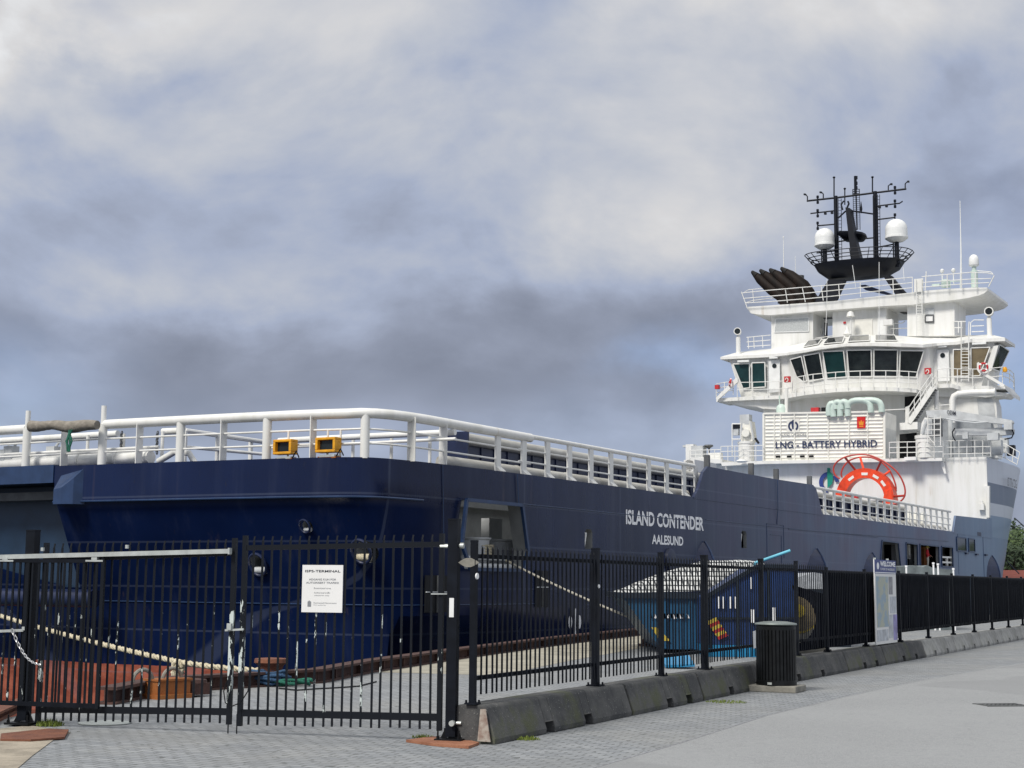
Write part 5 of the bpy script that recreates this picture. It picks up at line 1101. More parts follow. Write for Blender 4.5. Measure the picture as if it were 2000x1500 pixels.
# yellow floodlights on the stern rail
for px, py, w, Xf in ((554, 873, .62, .83), (638, 869, .66, 1.00)):
    c = sx(px, py, Xf); fl = M(); x0 = c.x
    def fb(y0, y1, z0, z1, xa_, xb_, mi=0): fl.box(((xa_ + xb_) / 2, c.y + (y0 + y1) / 2, c.z + (z0 + z1) / 2), (xb_ - xa_, y1 - y0, z1 - z0), mi=mi)
    h_ = .40; fb(-w / 2, w / 2, h_ / 2 - .07, h_ / 2, x0 - .08, x0 + .22); fb(-w / 2, w / 2, -h_ / 2, -h_ / 2 + .07, x0 - .08, x0 + .22); fb(-w / 2, -w / 2 + .08, -h_ / 2 + .07, h_ / 2 - .07, x0 - .08, x0 + .22); fb(w / 2 - .08, w / 2, -h_ / 2 + .07, h_ / 2 - .07, x0 - .08, x0 + .22); fb(-w / 2 + .08, w / 2 - .08, -h_ / 2 + .07, h_ / 2 - .07, x0 + .16, x0 + .22)
    fo_ = part(fl, 'floodlight', 'yellow', smooth=False); bv = fo_.modifiers.new('bevel', 'BEVEL'); bv.width = .015; bv.segments = 2
    m = M(); m.box((x0 + .04, c.y, c.z), (.02, w - .17, h_ - .16)); part(m, 'lens', 'glass', fo_, smooth=False)
    m = M(); m.box((x0 + .1, c.y - .03, c.z - h_ / 2 - .09), (.25, w * .75, .06)); m.box((x0 + .1, c.y - .02, (4.88 + c.z - h_ / 2 - .10) / 2), (.24, w * .9, max(.03, c.z - h_ / 2 - .10 - 4.88)), mi=1); m.tube([(x0, c.y - w * .5, c.z - .3), (x0, c.y - w * .7, c.z - .12), (x0, c.y - w * .85, c.z - .3)], .02, 6, mi=2); part(m, 'bracket', ['galv', 'rust_orange', 'black_dark'], fo_, smooth=False)
# ================================================================== superstructure (transverse planes; X is the station along the ship)
def Q(pts, X): return [sx(px, py, X if not isinstance(X, (list, tuple)) else X[i]) for i, (px, py) in enumerate(pts)]
def face(name, pts, X, depth, mt, parent=None, **kw):
    m = M(); m.prism(Q(pts, X), (depth, 0, 0)); return part(m, name, mt, parent, smooth=False, **kw)
def rails(name, lines, X, r=.03, posts=(), mt='white', parent=None, pr=None):
    m = M()
    for ln in lines: m.tube(Q(ln, X), r, 6)
    for a, b in posts: m.tube(Q([a, b], X), pr or r, 6)
    return part(m, name, mt, parent)
# platform on top of the accommodation wall
a_ = sx(1412, 904, 67.6); b_ = sx(1840, 896, 67.6)
m = M(); m.prism(Q([(1408, 903), (1490, 900), (1840, 894), (1840, 900), (1490, 906), (1410, 910)], 67.4), (3.5, 0, 0)); part(m, 'platform_deck', 'white', smooth=False)
face('port_platform', [(1350, 893), (1410, 897), (1410, 905), (1350, 905)], 67.8, 3, 'white')
face('pipe_bracket', [(1836, 900), (1842, 900), (1848, 925), (1844, 925)], 67.8, .15, 'white')
# deckhouse below the bridge
face('deckhouse', [(1492, 905), (1492, 812), (1490, 800), (1529, 776), (1830, 758), (1920, 758), (1938, 768), (1946, 790), (1948, 820), (1948, 894), (1700, 900)], 73.4, 1.5, 'white')
m = M(); m.box((79, 9, 12.4), (8.5, 13, 5)); part(m, 'deckhouse', 'white', smooth=False)
face('wing_support', [(1403, 783), (1529, 776), (1529, 800), (1489, 798), (1478, 794), (1443, 792)], 73.0, 6, 'white')
face('wing_support', [(1877, 758), (1970, 768), (1962, 774), (1946, 773), (1925, 776), (1877, 772)], 73.0, 2.2, 'white')
face('doorway_dark_plate', [(1767, 775), (1798, 772), (1798, 802), (1767, 805)], 73.35, .1, 'black_dark')  # flat black plates, the dark of the doorways painted in
face('doorway_dark_plate', [(1757, 848), (1790, 845), (1790, 893), (1757, 895)], 72.2, .1, 'black_dark')
face('deckhouse_panel', [(1908, 778), (1938, 778), (1943, 800), (1943, 822), (1912, 815)], 73.35, .1, 'grey')
face('side_house', [(1812, 820), (1935, 826), (1937, 893), (1812, 894)], 72.6, .8, 'grey_mid')
# bridge deck walkway
wk_ = [(1399, 778, 72.6), (1469, 774, 72.6), (1529, 772, 72.4), (1576, 764, 71.2), (1632, 758.5, 70.4), (1698, 755.5, 70.2), (1745, 756.5, 70.3), (1790, 759.5, 70.9)]
A = [sx(*p) for p in wk_]; Bv = [p - UP * .26 for p in A]
m = M(); m.strip(A, Bv, (2.6, 0, 0)); part(m, 'bridge_walkway', 'white', smooth=False)
wk2 = [(1822, 751, 72.2), (1859, 749.5, 72.2), (1877, 755, 72.6), (1925, 753.5, 72.6), (1963, 752, 72.6), (1979, 769, 74.5)]
A2 = [sx(*p) for p in wk2]; m = M(); m.strip(A2, [p - UP * .26 for p in A2], (2.2, 0, 0)); part(m, 'bridge_walkway', 'white', smooth=False)
# wheelhouse walls: path across the ship: (px, y eaves, y sill, X at eaves, X at sill)
path = [(1424, 1452, 700, 764, 73.2, 73.4), (1498, 1500, 697, 766, 73.2, 73.2), (1534, 1555, 693, 756, 73.0, 73.2), (1569, 1580, 692, 750, 72.1, 72.5), (1605, 1614, 683, 745, 71.6, 72.0), (1652.5, 1658, 678, 742, 71.2, 71.7), (1705.8, 1706.5, 676.5, 741.5, 71.1, 71.6), (1757, 1756, 677, 742, 71.2, 71.7), (1812, 1795, 679, 743, 72.0, 72.3), (1824, 1826, 677, 748, 73.0, 73.0), (1862, 1862, 673, 749, 73.1, 73.1), (1942, 1910, 668, 752, 73.2, 73.3)]
top = [sx(p[0], p[2], p[4]) for p in path]; bot = [sx(p[1], p[3] + 26, p[5]) for p in path]
m = M(); m.strip(top, bot, (.12, 0, 0))
e0, e1 = sx(1962, 668, 76.5), sx(1945, 775, 76.0)
m.strip([top[-1], e0], [bot[-1], e1], (.1, .1, 0)); wheel = part(m, 'wheelhouse_wall', 'white', smooth=False)
def pane(name, pts, Xt, Xb, mt, fr=.05, parent=None):
    """glass quad: pts in order top left, top right, bottom right, bottom left"""
    q = [sx(pts[0][0], pts[0][1], Xt[0]), sx(pts[1][0], pts[1][1], Xt[1]), sx(pts[2][0], pts[2][1], Xb[1]), sx(pts[3][0], pts[3][1], Xb[0])]
    off = Vector((-.2, 0, 0)); q = [p + off for p in q]
    m = M(); m.prism(q, (.03, 0, 0)); g = part(m, name, mt, parent or wheel, smooth=False)
    if fr:
        m = M()
        for a, b in zip(q, q[1:] + q[:1]): m.bar(a - Vector((.02, 0, 0)), b - Vector((.02, 0, 0)), .07, fr, up=(1, 0, 0))
        part(m, 'frame', 'white', g, smooth=False)
    return g
pane('bridge_window', [(1545, 703), (1567, 697), (1577.5, 745.5), (1563, 749.5)], (72.7, 72.1), (73.1, 72.5), 'glass')
pane('bridge_window', [(1571.5, 695.5), (1602.5, 690), (1610.5, 740), (1582.5, 746)], (72.0, 71.6), (72.4, 72.0), 'glass')
pane('bridge_window', [(1608.5, 687.5), (1649.5, 686), (1655, 737), (1617.5, 740)], (71.6, 71.2), (72.0, 71.7), 'glass_green')
pane('bridge_window', [(1656, 685), (1703.5, 684.2), (1704.5, 737), (1660.5, 737)], (71.2, 71.1), (71.7, 71.6), 'glass')
pane('bridge_window', [(1708.6, 684), (1755, 684.3), (1754, 737), (1709, 737)], (71.1, 71.2), (71.6, 71.7), 'glass')
pane('bridge_window', [(1760, 685.5), (1806, 686), (1791, 737.5), (1758.5, 737)], (71.25, 71.9), (71.75, 72.2), 'glass')
pane('wing_window', [(1434, 711.6), (1466, 711), (1466.7, 758), (1453.5, 759.6)], (73.2, 73.15), (73.35, 73.3), 'glass_green'); pane('wing_window', [(1470.6, 709.5), (1496, 708.5), (1497, 756.5), (1471, 758)], (73.15, 73.1), (73.2, 73.1), 'glass_green')
pane('wing_window', [(1863.5, 683.5), (1893.5, 683), (1895, 734.5), (1863.5, 736)], (73.0, 73.0), (73.05, 73.05), 'glass_brown'); pane('wing_window', [(1898, 680.5), (1935, 679), (1915, 734.5), (1898, 735)], (73.0, 73.05), (73.05, 73.15), 'glass_brown')
pane('wing_window', [(1954, 674), (1972, 686), (1953, 726), (1938, 721)], (73.6, 76.0), (73.4, 75.6), 'glass')
face('wing_stripe', [(1940, 676), (1950, 674), (1936, 724), (1922, 730)], 73.0, .1, 'white', wheel)
for d_, (hx, hy) in (([(1500, 703), (1523, 702), (1523.5, 765), (1501, 767)], (1512.5, 714.5)), ([(1829, 683), (1853, 682), (1855, 744), (1831, 745)], (1841, 694))):
    d = face('bridge_door', d_, 72.95, .06, 'white_plain'); c = sx(hx, hy, 72.93); m = M(); m.lathe(c, [(.17, 0), (.17, .02)], 16, axis=(-1, 0, 0)); part(m, 'porthole', 'glass', d)
    m = M(); q = Q(d_, 72.9)
    for a, b in zip(q, q[1:] + q[:1]): m.bar(a, b, .03, .03)
    part(m, 'frame', 'grey', d, smooth=False)
# roof: fascia and sloping top
fas = [(1407, 697, 702, 72.9), (1460, 694, 699.5, 72.8), (1500, 692, 697.5, 72.7), (1537, 689, 693.5, 72.4), (1570, 684, 688.5, 71.5), (1604, 677.5, 682, 71.0), (1653, 671, 676, 70.6), (1706, 669.5, 675.5, 70.5), (1760, 670.5, 677, 70.6), (1803, 673, 678.5, 71.4), (1830, 670, 675, 72.5), (1869, 667, 673, 72.6), (1895, 662.5, 668.5, 72.7), (1963, 659.5, 666, 72.8)]
bk = [(1440, 688, 75), (1470, 684.5, 75.2), (1505, 681, 75.2), (1540, 676, 75.2), (1577, 668, 74.6), (1606, 662.5, 74.4), (1652, 658, 74.2), (1702, 655, 74.2), (1752, 655.5, 74.3), (1790, 657.5, 74.8), (1818, 659, 75), (1862, 660, 75.2), (1890, 656, 75.2), (1934, 653, 75.2)]
fa = [sx(p[0], p[1], p[3]) for p in fas]; fb_ = [sx(p[0], p[2], p[3]) for p in fas]; bb = [sx(*p) for p in bk]
m = M(); m.strip(fa, fb_, (.25, 0, 0)); m.strip(bb, fa); m.strip(fb_, [p + Vector((3, 0, .02)) for p in fb_]); e_t, e_b = sx(1983, 673, 77), sx(1982, 680, 77)
m.add([fa[-1], e_t, e_b, fb_[-1], bb[-1], bb[-1] + Vector((4, 0, -.1))], [(0, 1, 2, 3), (0, 4, 5, 1)])
m.add([fa[0], fb_[0], fb_[0] + Vector((4, 0, 0)), fa[0] + Vector((4, 0, 0)), bb[0], bb[0] + Vector((3, 0, 0))], [(0, 1, 2, 3), (0, 3, 5, 4)]); m.prism([bb[0] - UP * .05, bb[3] - UP * .05, bb[8] - UP * .05, bb[13] - UP * .05], (3.5, 0, 0)); roof = part(m, 'bridge_roof', 'white', smooth=False)
# skylights laid on the slope
def roof_pt(px, py):
    """point on the sloping roof under a photo pixel: interpolate between fascia and back edge"""
    for i in range(len(fas) - 1):
        d = pix_dir(px, py)
        # plane of this roof quad
        a, b, c = fa[i], fa[i + 1], bb[i]
        n = (b - a).cross(c - a).normalized(); o = to_ship(CAM); dd = Vector((d.dot(EX), d.dot(EY), d.z)); t_ = (a - o).dot(n) / dd.dot(n); p = o + dd * t_
        u = (p.y - fa[i].y) / (fa[i + 1].y - fa[i].y)
        if u <= 1.02 or i == len(fas) - 2: return p
for pts in ([(1570, 679.5), (1579.5, 667.5), (1606, 663.5), (1598, 674.5)], [(1608.5, 673.5), (1618, 661.7), (1650, 659), (1646, 670.5)], [(1656.6, 669), (1660.5, 658), (1698.5, 656.5), (1698.5, 667.5)], [(1710, 667), (1710, 656.3), (1747.5, 656.3), (1753, 667)]):
    q = [roof_pt(*p) + Vector((-.06, 0, .07)) for p in pts]; m = M(); m.prism(q, (.02, 0, -.03)); g = part(m, 'skylight', 'glass', roof, smooth=False)
    m = M(); 
    for a, b in zip(q, q[1:] + q[:1]): m.bar(a, b, .06, .06)
    part(m, 'frame', 'white', g, smooth=False)
# lamp hoods over the windows
for a, b in (((1441, 706), (1463, 705)), ((1503, 699), (1519, 698)), ((1832, 677), (1849, 676)), ((1899, 671.5), (1926, 670))):
    m = M(); m.bar(sx(*a, 72.7), sx(*b, 72.7), .18, .14); part(m, 'lamp_hood', 'white_plain', wheel, smooth=False)
# top deck and houses under it
X2 = 75.2
face('top_house', [(1506.5, 616), (1588, 608), (1588, 690), (1506.5, 690)], X2, 3.2, 'white'); face('top_house', [(1626, 604), (1732, 596), (1732, 672), (1626, 672)], X2 + .2, 3.0, 'white'); face('top_house', [(1772, 596), (1864.5, 586), (1864, 672), (1772, 672)], X2, 3.2, 'white')
w_ = face('crackled_window', [(1515.5, 623.5), (1579.5, 621), (1579, 646.5), (1513, 648.5)], X2 - .06, .05, 'frost')
m = M(); q = Q([(1515, 623), (1580, 620.5), (1579.5, 647), (1512.5, 649)], X2 - .05)
for a, b in zip(q, q[1:] + q[:1]): m.bar(a, b, .06, .05)
part(m, 'frame', 'white_plain', w_, smooth=False)
face('top_house_panel', [(1670, 624), (1704, 622), (1704, 656), (1670, 657)], X2 + .12, .1, 'container_white'); face('top_house_panel', [(1714, 607), (1730, 606), (1730, 656), (1714, 656)], X2 + .12, .1, 'white_plain')
face('vent_louvre', [(1807, 603), (1824, 601.5), (1824, 614), (1807, 614)], X2 - .08, .1, 'grey'); face('window_small', [(1806, 616), (1824, 615.5), (1824, 630), (1806, 630)], X2 - .10, .12, 'grey_dark'); face('window_pane', [(1808.5, 618), (1821.5, 617.5), (1821.5, 627), (1808.5, 627.5)], X2 - .14, .05, 'sign_white')
face('safety_sign', [(1647, 628), (1652, 628), (1652, 632), (1647, 632)], X2 + .12, .04, 'red')
face('gap_machinery', [(1592, 612), (1604, 611), (1606, 622), (1624, 621), (1624, 608), (1594, 609)], 77.5, .5, 'grey_dark'); face('gap_machinery', [(1610, 630), (1614, 630), (1614, 660), (1610, 660)], 77, .3, 'mast'); face('gap_machinery', [(1597, 643), (1606, 640), (1606, 648), (1599, 662), (1597, 662)], 77, .3, 'white')
face('gap_machinery', [(1752, 602), (1770, 601), (1770, 612), (1762, 612), (1752, 608)], 77.5, .5, 'grey_dark'); face('gap_screen', [(1734, 600), (1748, 599), (1748, 650), (1734, 652)], 78.2, .1, 'mint')
slab_ = [(1457, 599.5), (1540, 594), (1629, 588), (1700, 580), (1778, 571.5), (1808, 567.5), (1862, 563.5), (1900, 561.5), (1928, 561.5), (1929, 567), (1922, 573), (1912, 577), (1890, 582), (1863, 586), (1808, 591.5), (1782, 595), (1720, 598), (1628, 605), (1588, 608.5), (1504, 615.5), (1478, 614), (1466, 611.5)]
m = M(); q = Q(slab_, 74.6); m.prism(q, (6.5, 0, 0)); part(m, 'top_deck', 'white', smooth=False)
m = M()
for z_, yy in ((0, 0),): m.tube(Q([(1469, 611), (1505, 616)], 75.5), .05, 6)
part(m, 'deck_edge_pipe', 'grey')
# rail round the top deck
tr1 = rails('top_rail', [[(1448, 573), (1452, 572), (1496, 567.5), (1570, 561), (1644, 555), (1700, 549), (1782, 541.5)], [(1452, 583), (1510, 578), (1580, 572), (1640, 566), (1700, 560), (1782, 552)], [(1455, 592), (1510, 588.5), (1580, 583), (1640, 577), (1700, 570), (1782, 562)]], 74.2, .032,
      [((1534, 566), (1538, 591)), ((1567, 562), (1573, 590)), ((1604, 559), (1608, 587)), ((1638, 556), (1640, 584)), ((1680, 551), (1681, 580)), ((1744, 546), (1745, 575)), ((1448, 570), (1459, 600)), ((1782, 541), (1782, 571))])
rails('top_rail', [[(1800, 540.5), (1850, 536), (1895, 532), (1928, 533), (1940, 536)], [(1800, 552), (1850, 548), (1900, 545), (1936, 544)], [(1800, 561), (1850, 557), (1900, 553.5), (1932, 552)]], 74.2, .032, [((1809, 530), (1807, 567)), ((1850, 536), (1850, 563)), ((1877, 534), (1877, 562)), ((1905, 532), (1905, 561)), ((1942, 538), (1931, 560))], pr=.04)
rails('top_rail', [[(1452, 572), (1462, 566), (1530, 560)], [(1455, 592), (1470, 587), (1530, 580)]], 79.5, .03, [((1470, 566), (1472, 590))])
rails('top_rail', [[(1940, 536), (1935, 531), (1900, 528)], ], 79, .03)
# ladder from bridge roof to top deck
m = M()
for px in (1790, 1801): m.tube(Q([(px, 656), (px, 600), (px - 1, 545)], 74.3), .035, 6)
for k in range(16): y = 654 - k * 5.2; m.tube(Q([(1790, y), (1801, y)], 74.3), .022, 5)
part(m, 'ladder', 'white'); face('rail_gate', [(1785, 545), (1803, 543.5), (1803, 569), (1785, 571)], 74.4, .06, 'white')
# monkey deck rails behind
rails('wing_rail', [[(1458, 659), (1505, 654.5)], [(1458, 668), (1505, 664)], [(1459, 677), (1505, 674)]], 74.6, .03, [((1461, 659), (1462, 681)), ((1472, 658), (1473, 680)), ((1489, 656), (1490, 679))])
rails('wing_rail', [[(1590, 661), (1626, 656)], [(1590, 670), (1626, 665)]], 75.5, .03, [((1600, 660), (1600, 674))]); rails('wing_rail', [[(1732, 633), (1762, 631), (1768, 627)], [(1734, 642), (1772, 641)]], 76, .03, [((1745, 632), (1745, 655))])
rails('wing_rail', [[(1860, 628), (1886, 628)], [(1862, 640), (1880, 640)], [(1895, 655), (1896, 630), (1902, 625), (1922, 625)], [(1898, 637), (1922, 636)], [(1898, 648), (1922, 647)]], 74.6, .035, [((1863, 628), (1864, 656)), ((1877, 628), (1878, 658)), ((1872, 628), (1872, 650))])
m = M()
for px in (1877.5, 1892): m.tube(Q([(px, 745), (px, 690), (px, 640), (px + 1, 628)], 72.3), .04, 6)
for k in range(11): y = 742 - k * 6.2; m.tube(Q([(1877.5, y), (1892, y)], 72.3), .028, 5)
part(m, 'ladder', 'white')
# searchlights
for px, py, r_, y0, y1, X in ((1441, 648, .26, 657, 690, 74.0), (1932, 609.5, .29, 619, 656, 74.2)):
    c = sx(px, py, X); b = sx(px + 1, y1, X); m = M(); m.lathe(b, [(.22, -.1), (.20, .05), (.17, .06), (.17, (c.z - b.z) * .72), (.12, (c.z - b.z) * .75), (.12, (c.z - b.z) * .8)], 16); s_o = part(m, 'searchlight', 'white')
    m = M(); ax = Vector((-.9, -.1, .05) if px > 1700 else (-.9, -.25, 0)).normalized(); m.lathe(c - ax * .3, [(r_ * .6, 0), (r_, .12), (r_, .5), (r_ * 1.08, .52), (r_ * 1.08, .58), (r_ * .86, .58), (r_ * .8, .5)], 22, axis=ax); part(m, 'lamp_head', 'white', s_o)
    m = M(); m.lathe(c + ax * .22, [(r_ * .80, 0), (r_ * .78, .02)], 20, axis=ax); part(m, 'lens', 'glass', s_o)
# walkway railings in front of the bridge
def poly_rail(name, top_, drop, X, nb=2, r=.028, posts=None):
    m = M(); n = len(top_)
    for k in range(nb + 1):
        m.tube([sx(px, py + (drop * k / (nb + 1)), X[i]) for i, (px, py) in enumerate(top_)], r, 6)
    for i, (px, py) in enumerate(top_): m.tube([sx(px, py, X[i]), sx(px, py + drop, X[i])], r * 1.1, 6)
    return part(m, name, 'white')
tp = [(1554, 737), (1570, 734), (1588, 731), (1610, 729), (1632, 727), (1656, 725.5), (1680, 724.5), (1706, 724), (1730, 724), (1752, 724.5), (1775, 725.5), (1792, 727)]
poly_rail('bridge_rail', tp, 33, [71.6, 71.2, 70.8, 70.5, 70.3, 70.2, 70.1, 70.1, 70.1, 70.2, 70.4, 70.7])
poly_rail('bridge_rail', [(1440, 747), (1470, 746.5), (1500, 745.5), (1522, 745), (1548, 743)], 29, [72.4] * 5, 1)
poly_rail('bridge_rail', [(1826, 722), (1850, 719), (1870, 720.5), (1900, 721), (1930, 720), (1958, 717)], 34, [71.9, 71.9, 72.2, 72.3, 72.3, 72.5], 1)
poly_rail('bridge_rail', [(1958, 717), (1972, 722), (1980, 730), (1981, 742)], 26, [72.5, 74, 75, 76], 2); poly_rail('bridge_rail', [(1399, 750), (1415, 747), (1432, 745)], 26, [73.5, 73, 72.6], 2)
face('wing_brace', [(1438, 737), (1441, 740), (1441, 746), (1402, 781), (1398, 779), (1399, 776)], 72.3, .15, 'white'); face('wing_brace', [(1908, 709), (1911, 707), (1915, 712), (1917, 724), (1962, 751), (1961, 755), (1957, 754), (1912, 728), (1908, 722)], 72.1, .15, 'white')
def ringbuoy(px, py, X, r, ax):
    c = sx(px, py, X); ax = Vector(ax).normalized(); x = ax.orthogonal().normalized(); y = ax.cross(x); o = None
    m = M(); m.tube([c + (x * math.cos(a) + y * math.sin(a)) * r for a in arc(20, 0, 2 * math.pi)], r * .27, 8, caps=False); o = part(m, 'lifebuoy', 'red'); m = M()
    for a in (0, 1.57, 3.14, 4.71): m.tube([c + (x * math.cos(a + e) + y * math.sin(a + e)) * r for e in (-.2, 0, .2)], r * .29, 8)
    part(m, 'reflective_band', 'white_plain', o)
ringbuoy(1921, 717, 71.9, .26, (-1, -.3, 0)); ringbuoy(1426, 746, 72.2, .24, (-.5, .8, .2))
m = M(); m.box(sx(1401, 756, 73), (.3, .3, .3)); part(m, 'marker_float', 'red', smooth=False); m = M(); m.lathe(sx(1963, 722, 72.6), [(.14, -.15), (.16, 0), (.1, .18)], 10); part(m, 'marker_light', 'yellow')
for px, py in ((1538, 741), (1812.5, 725)):
    m = M(); c = sx(px, py, 71.9); m.box(c, (.25, .42, .42)); o = part(m, 'fire_hose_box', 'red', smooth=False); m = M(); m.tube([c + Vector((-.16, .1 * math.cos(a), -.05 + .13 * math.sin(a))) for a in arc(10, 0, 5)], .03, 6); part(m, 'hose', 'container_white', o)
# pipes and ducts under the bridge wing
m = M(); m.tube(Q([(1860, 826), (1860, 782), (1863, 774), (1872, 769), (1900, 766.5), (1942, 766)], 71.6), .21, 14); m.lathe(sx(1942, 766, 71.6), [(.27, 0), (.27, .08)], 16, axis=(0, -1, 0)); part(m, 'vent_duct', 'white'); m = M(); m.tube(Q([(1824, 757), (1829, 765), (1829, 800)], 71.8), .15, 10); part(m, 'vent_duct', 'white')
rails('deckhouse_rail', [[(1833, 792), (1858, 790)]], 71.8, .04)
# stair to the bridge
m = M(); a, b = Q([(1775, 826), (1822, 757)], 70.9); s2 = Vector((.9, 0, 0)); d_ = (b - a)
for o_ in (0, 1): m.bar(a + s2 * o_, b + s2 * o_, .10, .34)
for k in range(13): p = a.lerp(b, (k + .5) / 13); m.box(p + s2 * .5, (.9, .34, .05), mi=1)
st_ = part(m, 'stair', ['white', 'grey_dark'], smooth=False)
m = M()
for o_ in (-.05, .95):
    for h_ in (1.0, .55): m.tube([a + Vector((o_, 0, h_)), b + Vector((o_, 0, h_))], .035, 6)
    for k in range(5): p = a.lerp(b, k / 4); m.tube([p + Vector((o_, 0, 0)), p + Vector((o_, 0, 1.0))], .03, 6)
part(m, 'handrail', 'white', st_); face('stair_screen', [(1768, 795), (1776, 792), (1776, 826), (1768, 826)], 71.4, .1, 'white'); face('stair_landing', [(1757, 826), (1792, 824), (1792, 838), (1757, 840)], 70.9, 1.2, 'white')
# platform railings
def yrail(name, x0, x1, ys, X, step, r=.028):
    lines = [[(x0, y0), (x1, y1)] for y0, y1 in ys[:-1]]; n = max(1, int(abs(x1 - x0) / step)); posts = []
    for k in range(n + 1): f = k / n; px = x0 + (x1 - x0) * f; posts.append(((px, ys[0][0] + (ys[0][1] - ys[0][0]) * f), (px, ys[-1][0] + (ys[-1][1] - ys[-1][0]) * f)))
    return rails(name, lines, X, r, posts)
yrail('platform_rail', 1737, 1842, [(864, 861.5), (874.5, 872), (884.5, 882.5), (894, 893)], 67.3, 17); yrail('platform_rail', 1842, 1935, [(861.5, 859), (874, 872), (887, 885), (893.5, 891)], 67.9, 15); yrail('platform_rail', 1408, 1490, [(872, 870), (882, 880), (892, 890), (903, 901)], 67.4, 13.5); yrail('platform_rail', 1347, 1408, [(880, 878), (888, 886), (895, 893), (905, 903)], 68.0, 12)
rails('platform_rail', [[(1728, 801), (1768, 799)]], 69, .03); rails('platform_rail', [[(1935, 859), (1965, 868), (1992, 884)], [(1935, 872), (1962, 882), (1988, 896)], [(1935, 885), (1960, 893), (1984, 906)]], 71, .03, [((1950, 863), (1949, 889)), ((1965, 868), (1963, 894)), ((1980, 877), (1977, 902)), ((1992, 884), (1986, 908))])
# crane on the starboard side of the platform
c0, c1 = sx(1789, 880, 67.9), sx(1826, 880, 67.9); cc = (c0 + c1) / 2; rad = abs(c0.y - c1.y) / 2; zb_, zt_ = sx(1808, 895, 67.9).z, sx(1808, 851, 67.9).z
m = M(); m.lathe((cc.x, cc.y, zb_), [(rad, 0), (rad, zt_ - zb_ - .25), (rad * 1.08, zt_ - zb_ - .2), (rad * 1.08, zt_ - zb_), (rad * .9, zt_ - zb_)], 28); crane = part(m, 'deck_crane', 'white')
m = M(); m.prism(Q([(1797, 850), (1800, 826), (1806, 815), (1822, 818), (1824, 850)], 67.5), (1.0, 0, 0)); m.tube(Q([(1801, 848), (1805, 835), (1811, 822)], 67.3), .12, 8, mi=1); m.box(sx(1814, 834, 67.4), (.3, .5, 1.0), mi=1); part(m, 'slewing_column', ['white', 'grey'], crane, smooth=False)
face('boom', [(1808, 802), (1842, 800.5), (1856, 800.5), (1872, 803), (1976, 820.5), (1978, 825), (1974, 829.5), (1907, 823), (1838, 817), (1811, 815)], 67.2, .55, 'grey', crane)
face('boom_section', [(1862, 840), (1866, 837.5), (1974, 834.5), (1979, 838), (1978, 848), (1955, 850), (1866, 850), (1861, 846)], 67.6, .5, 'grey', crane)
m = M(); m.tube(Q([(1866, 861), (1861, 852), (1860, 844), (1865, 836)], 67.4), .04, 6, mi=1); m.tube(Q([(1976, 838), (1980, 846), (1976, 855), (1962, 858)], 67.4), .045, 6, mi=1); m.tube(Q([(1848, 818), (1870, 822), (1905, 826), (1930, 824)], 67.0), .05, 6); m.box(sx(1940, 853, 67.4), (.4, .7, .45)); m.box(sx(1886, 851, 67.6), (.3, .35, .4)); m.box(sx(1970, 832, 67.4), (.5, .5, .5)); part(m, 'hydraulic_hose', ['grey', 'mast'], crane, smooth=False)
m = M(); letter(m, 'ODIM', tuple(sx(1867, 809.5, 67.15) - sx(1850, 807, 67.15)), (0, 0, .28), sx(1850, 809, 67.15), AFT, depth=.02, bold=.01); part(m, 'lettering', 'ink', crane, smooth=False)
m = M()
for px in (1812, 1825, 1837): m.tube(Q([(px, 812), (px, 870)], 66.9), .035, 6)
for py in (818, 829, 840, 851): m.tube(Q([(1812, py), (1837, py - 1)], 66.9), .03, 6)
m.tube(Q([(1812, 852), (1826, 868)], 66.9), .03, 6); m.box(sx(1833, 835, 67.2), (.3, .45, 1.2), mi=1); part(m, 'access_cage', ['white', 'grey_dark'], crane)
m = M(); m.tube(Q([(1856, 820), (1858, 893)], 69.5), .16, 8); m.box(sx(1885, 865, 69.5), (.8, 1.1, 1.3)); m.box(sx(1910, 862, 69.5), (.8, .5, 1.6)); m.lathe(sx(1878, 858, 69.3), [(.34, 0), (.34, .2), (.15, .22)], 14, axis=(-1, 0, 0)); m.box(sx(1925, 868, 69.5), (.8, .5, 1.3)); m.box(sx(1945, 872, 70), (.7, .8, .8)); m.lathe(sx(1942, 881, 69), [(.3, -.5), (.3, .5)], 12, axis=(0, 1, 0)); m.box(sx(1962, 870, 71.5), (.5, .5, 1.0)); m.box(sx(1975, 880, 72), (.5, .5, .7), mi=1); part(m, 'deck_machinery', ['grey', 'mast'], smooth=False)
m = M(); m.box(sx(1779, 896, 67.1), (.4, .75, .22)); part(m, 'floodlight', 'white_plain', smooth=False)
# port side crane pedestal with cab frame
c0, c1 = sx(1443, 890, 68.2), sx(1473, 890, 68.2); cc = (c0 + c1) / 2; rad = abs(c0.y - c1.y) / 2; zb_, zt_ = sx(1458, 902, 68.2).z, sx(1458, 863, 68.2).z
m = M(); m.lathe((cc.x, cc.y, zb_), [(rad, 0), (rad, zt_ - zb_ - .2), (rad * 1.1, zt_ - zb_ - .15), (rad * 1.1, zt_ - zb_), (rad * .9, zt_ - zb_)], 26); pc_ = part(m, 'deck_crane', 'white')
m = M(); m.prism(Q([(1447, 862), (1450, 828), (1465, 822), (1468, 845), (1470, 862)], 67.9), (.9, 0, 0)); m.box(sx(1457, 820, 68.2), (.6, .7, .7), mi=1); m.tube(Q([(1466, 824), (1472, 860)], 67.7), .07, 8, mi=1); m.lathe(sx(1458, 846, 67.8), [(.28, 0), (.28, .2)], 14, axis=(-1, 0, 0)); part(m, 'slewing_column', ['container_white', 'grey'], pc_, smooth=False)
m = M(); q = Q([(1430, 828), (1447, 828), (1447, 858), (1430, 858)], 67.6)
for a, b in zip(q, q[1:] + q[:1]): m.tube([a, b], .05, 6)
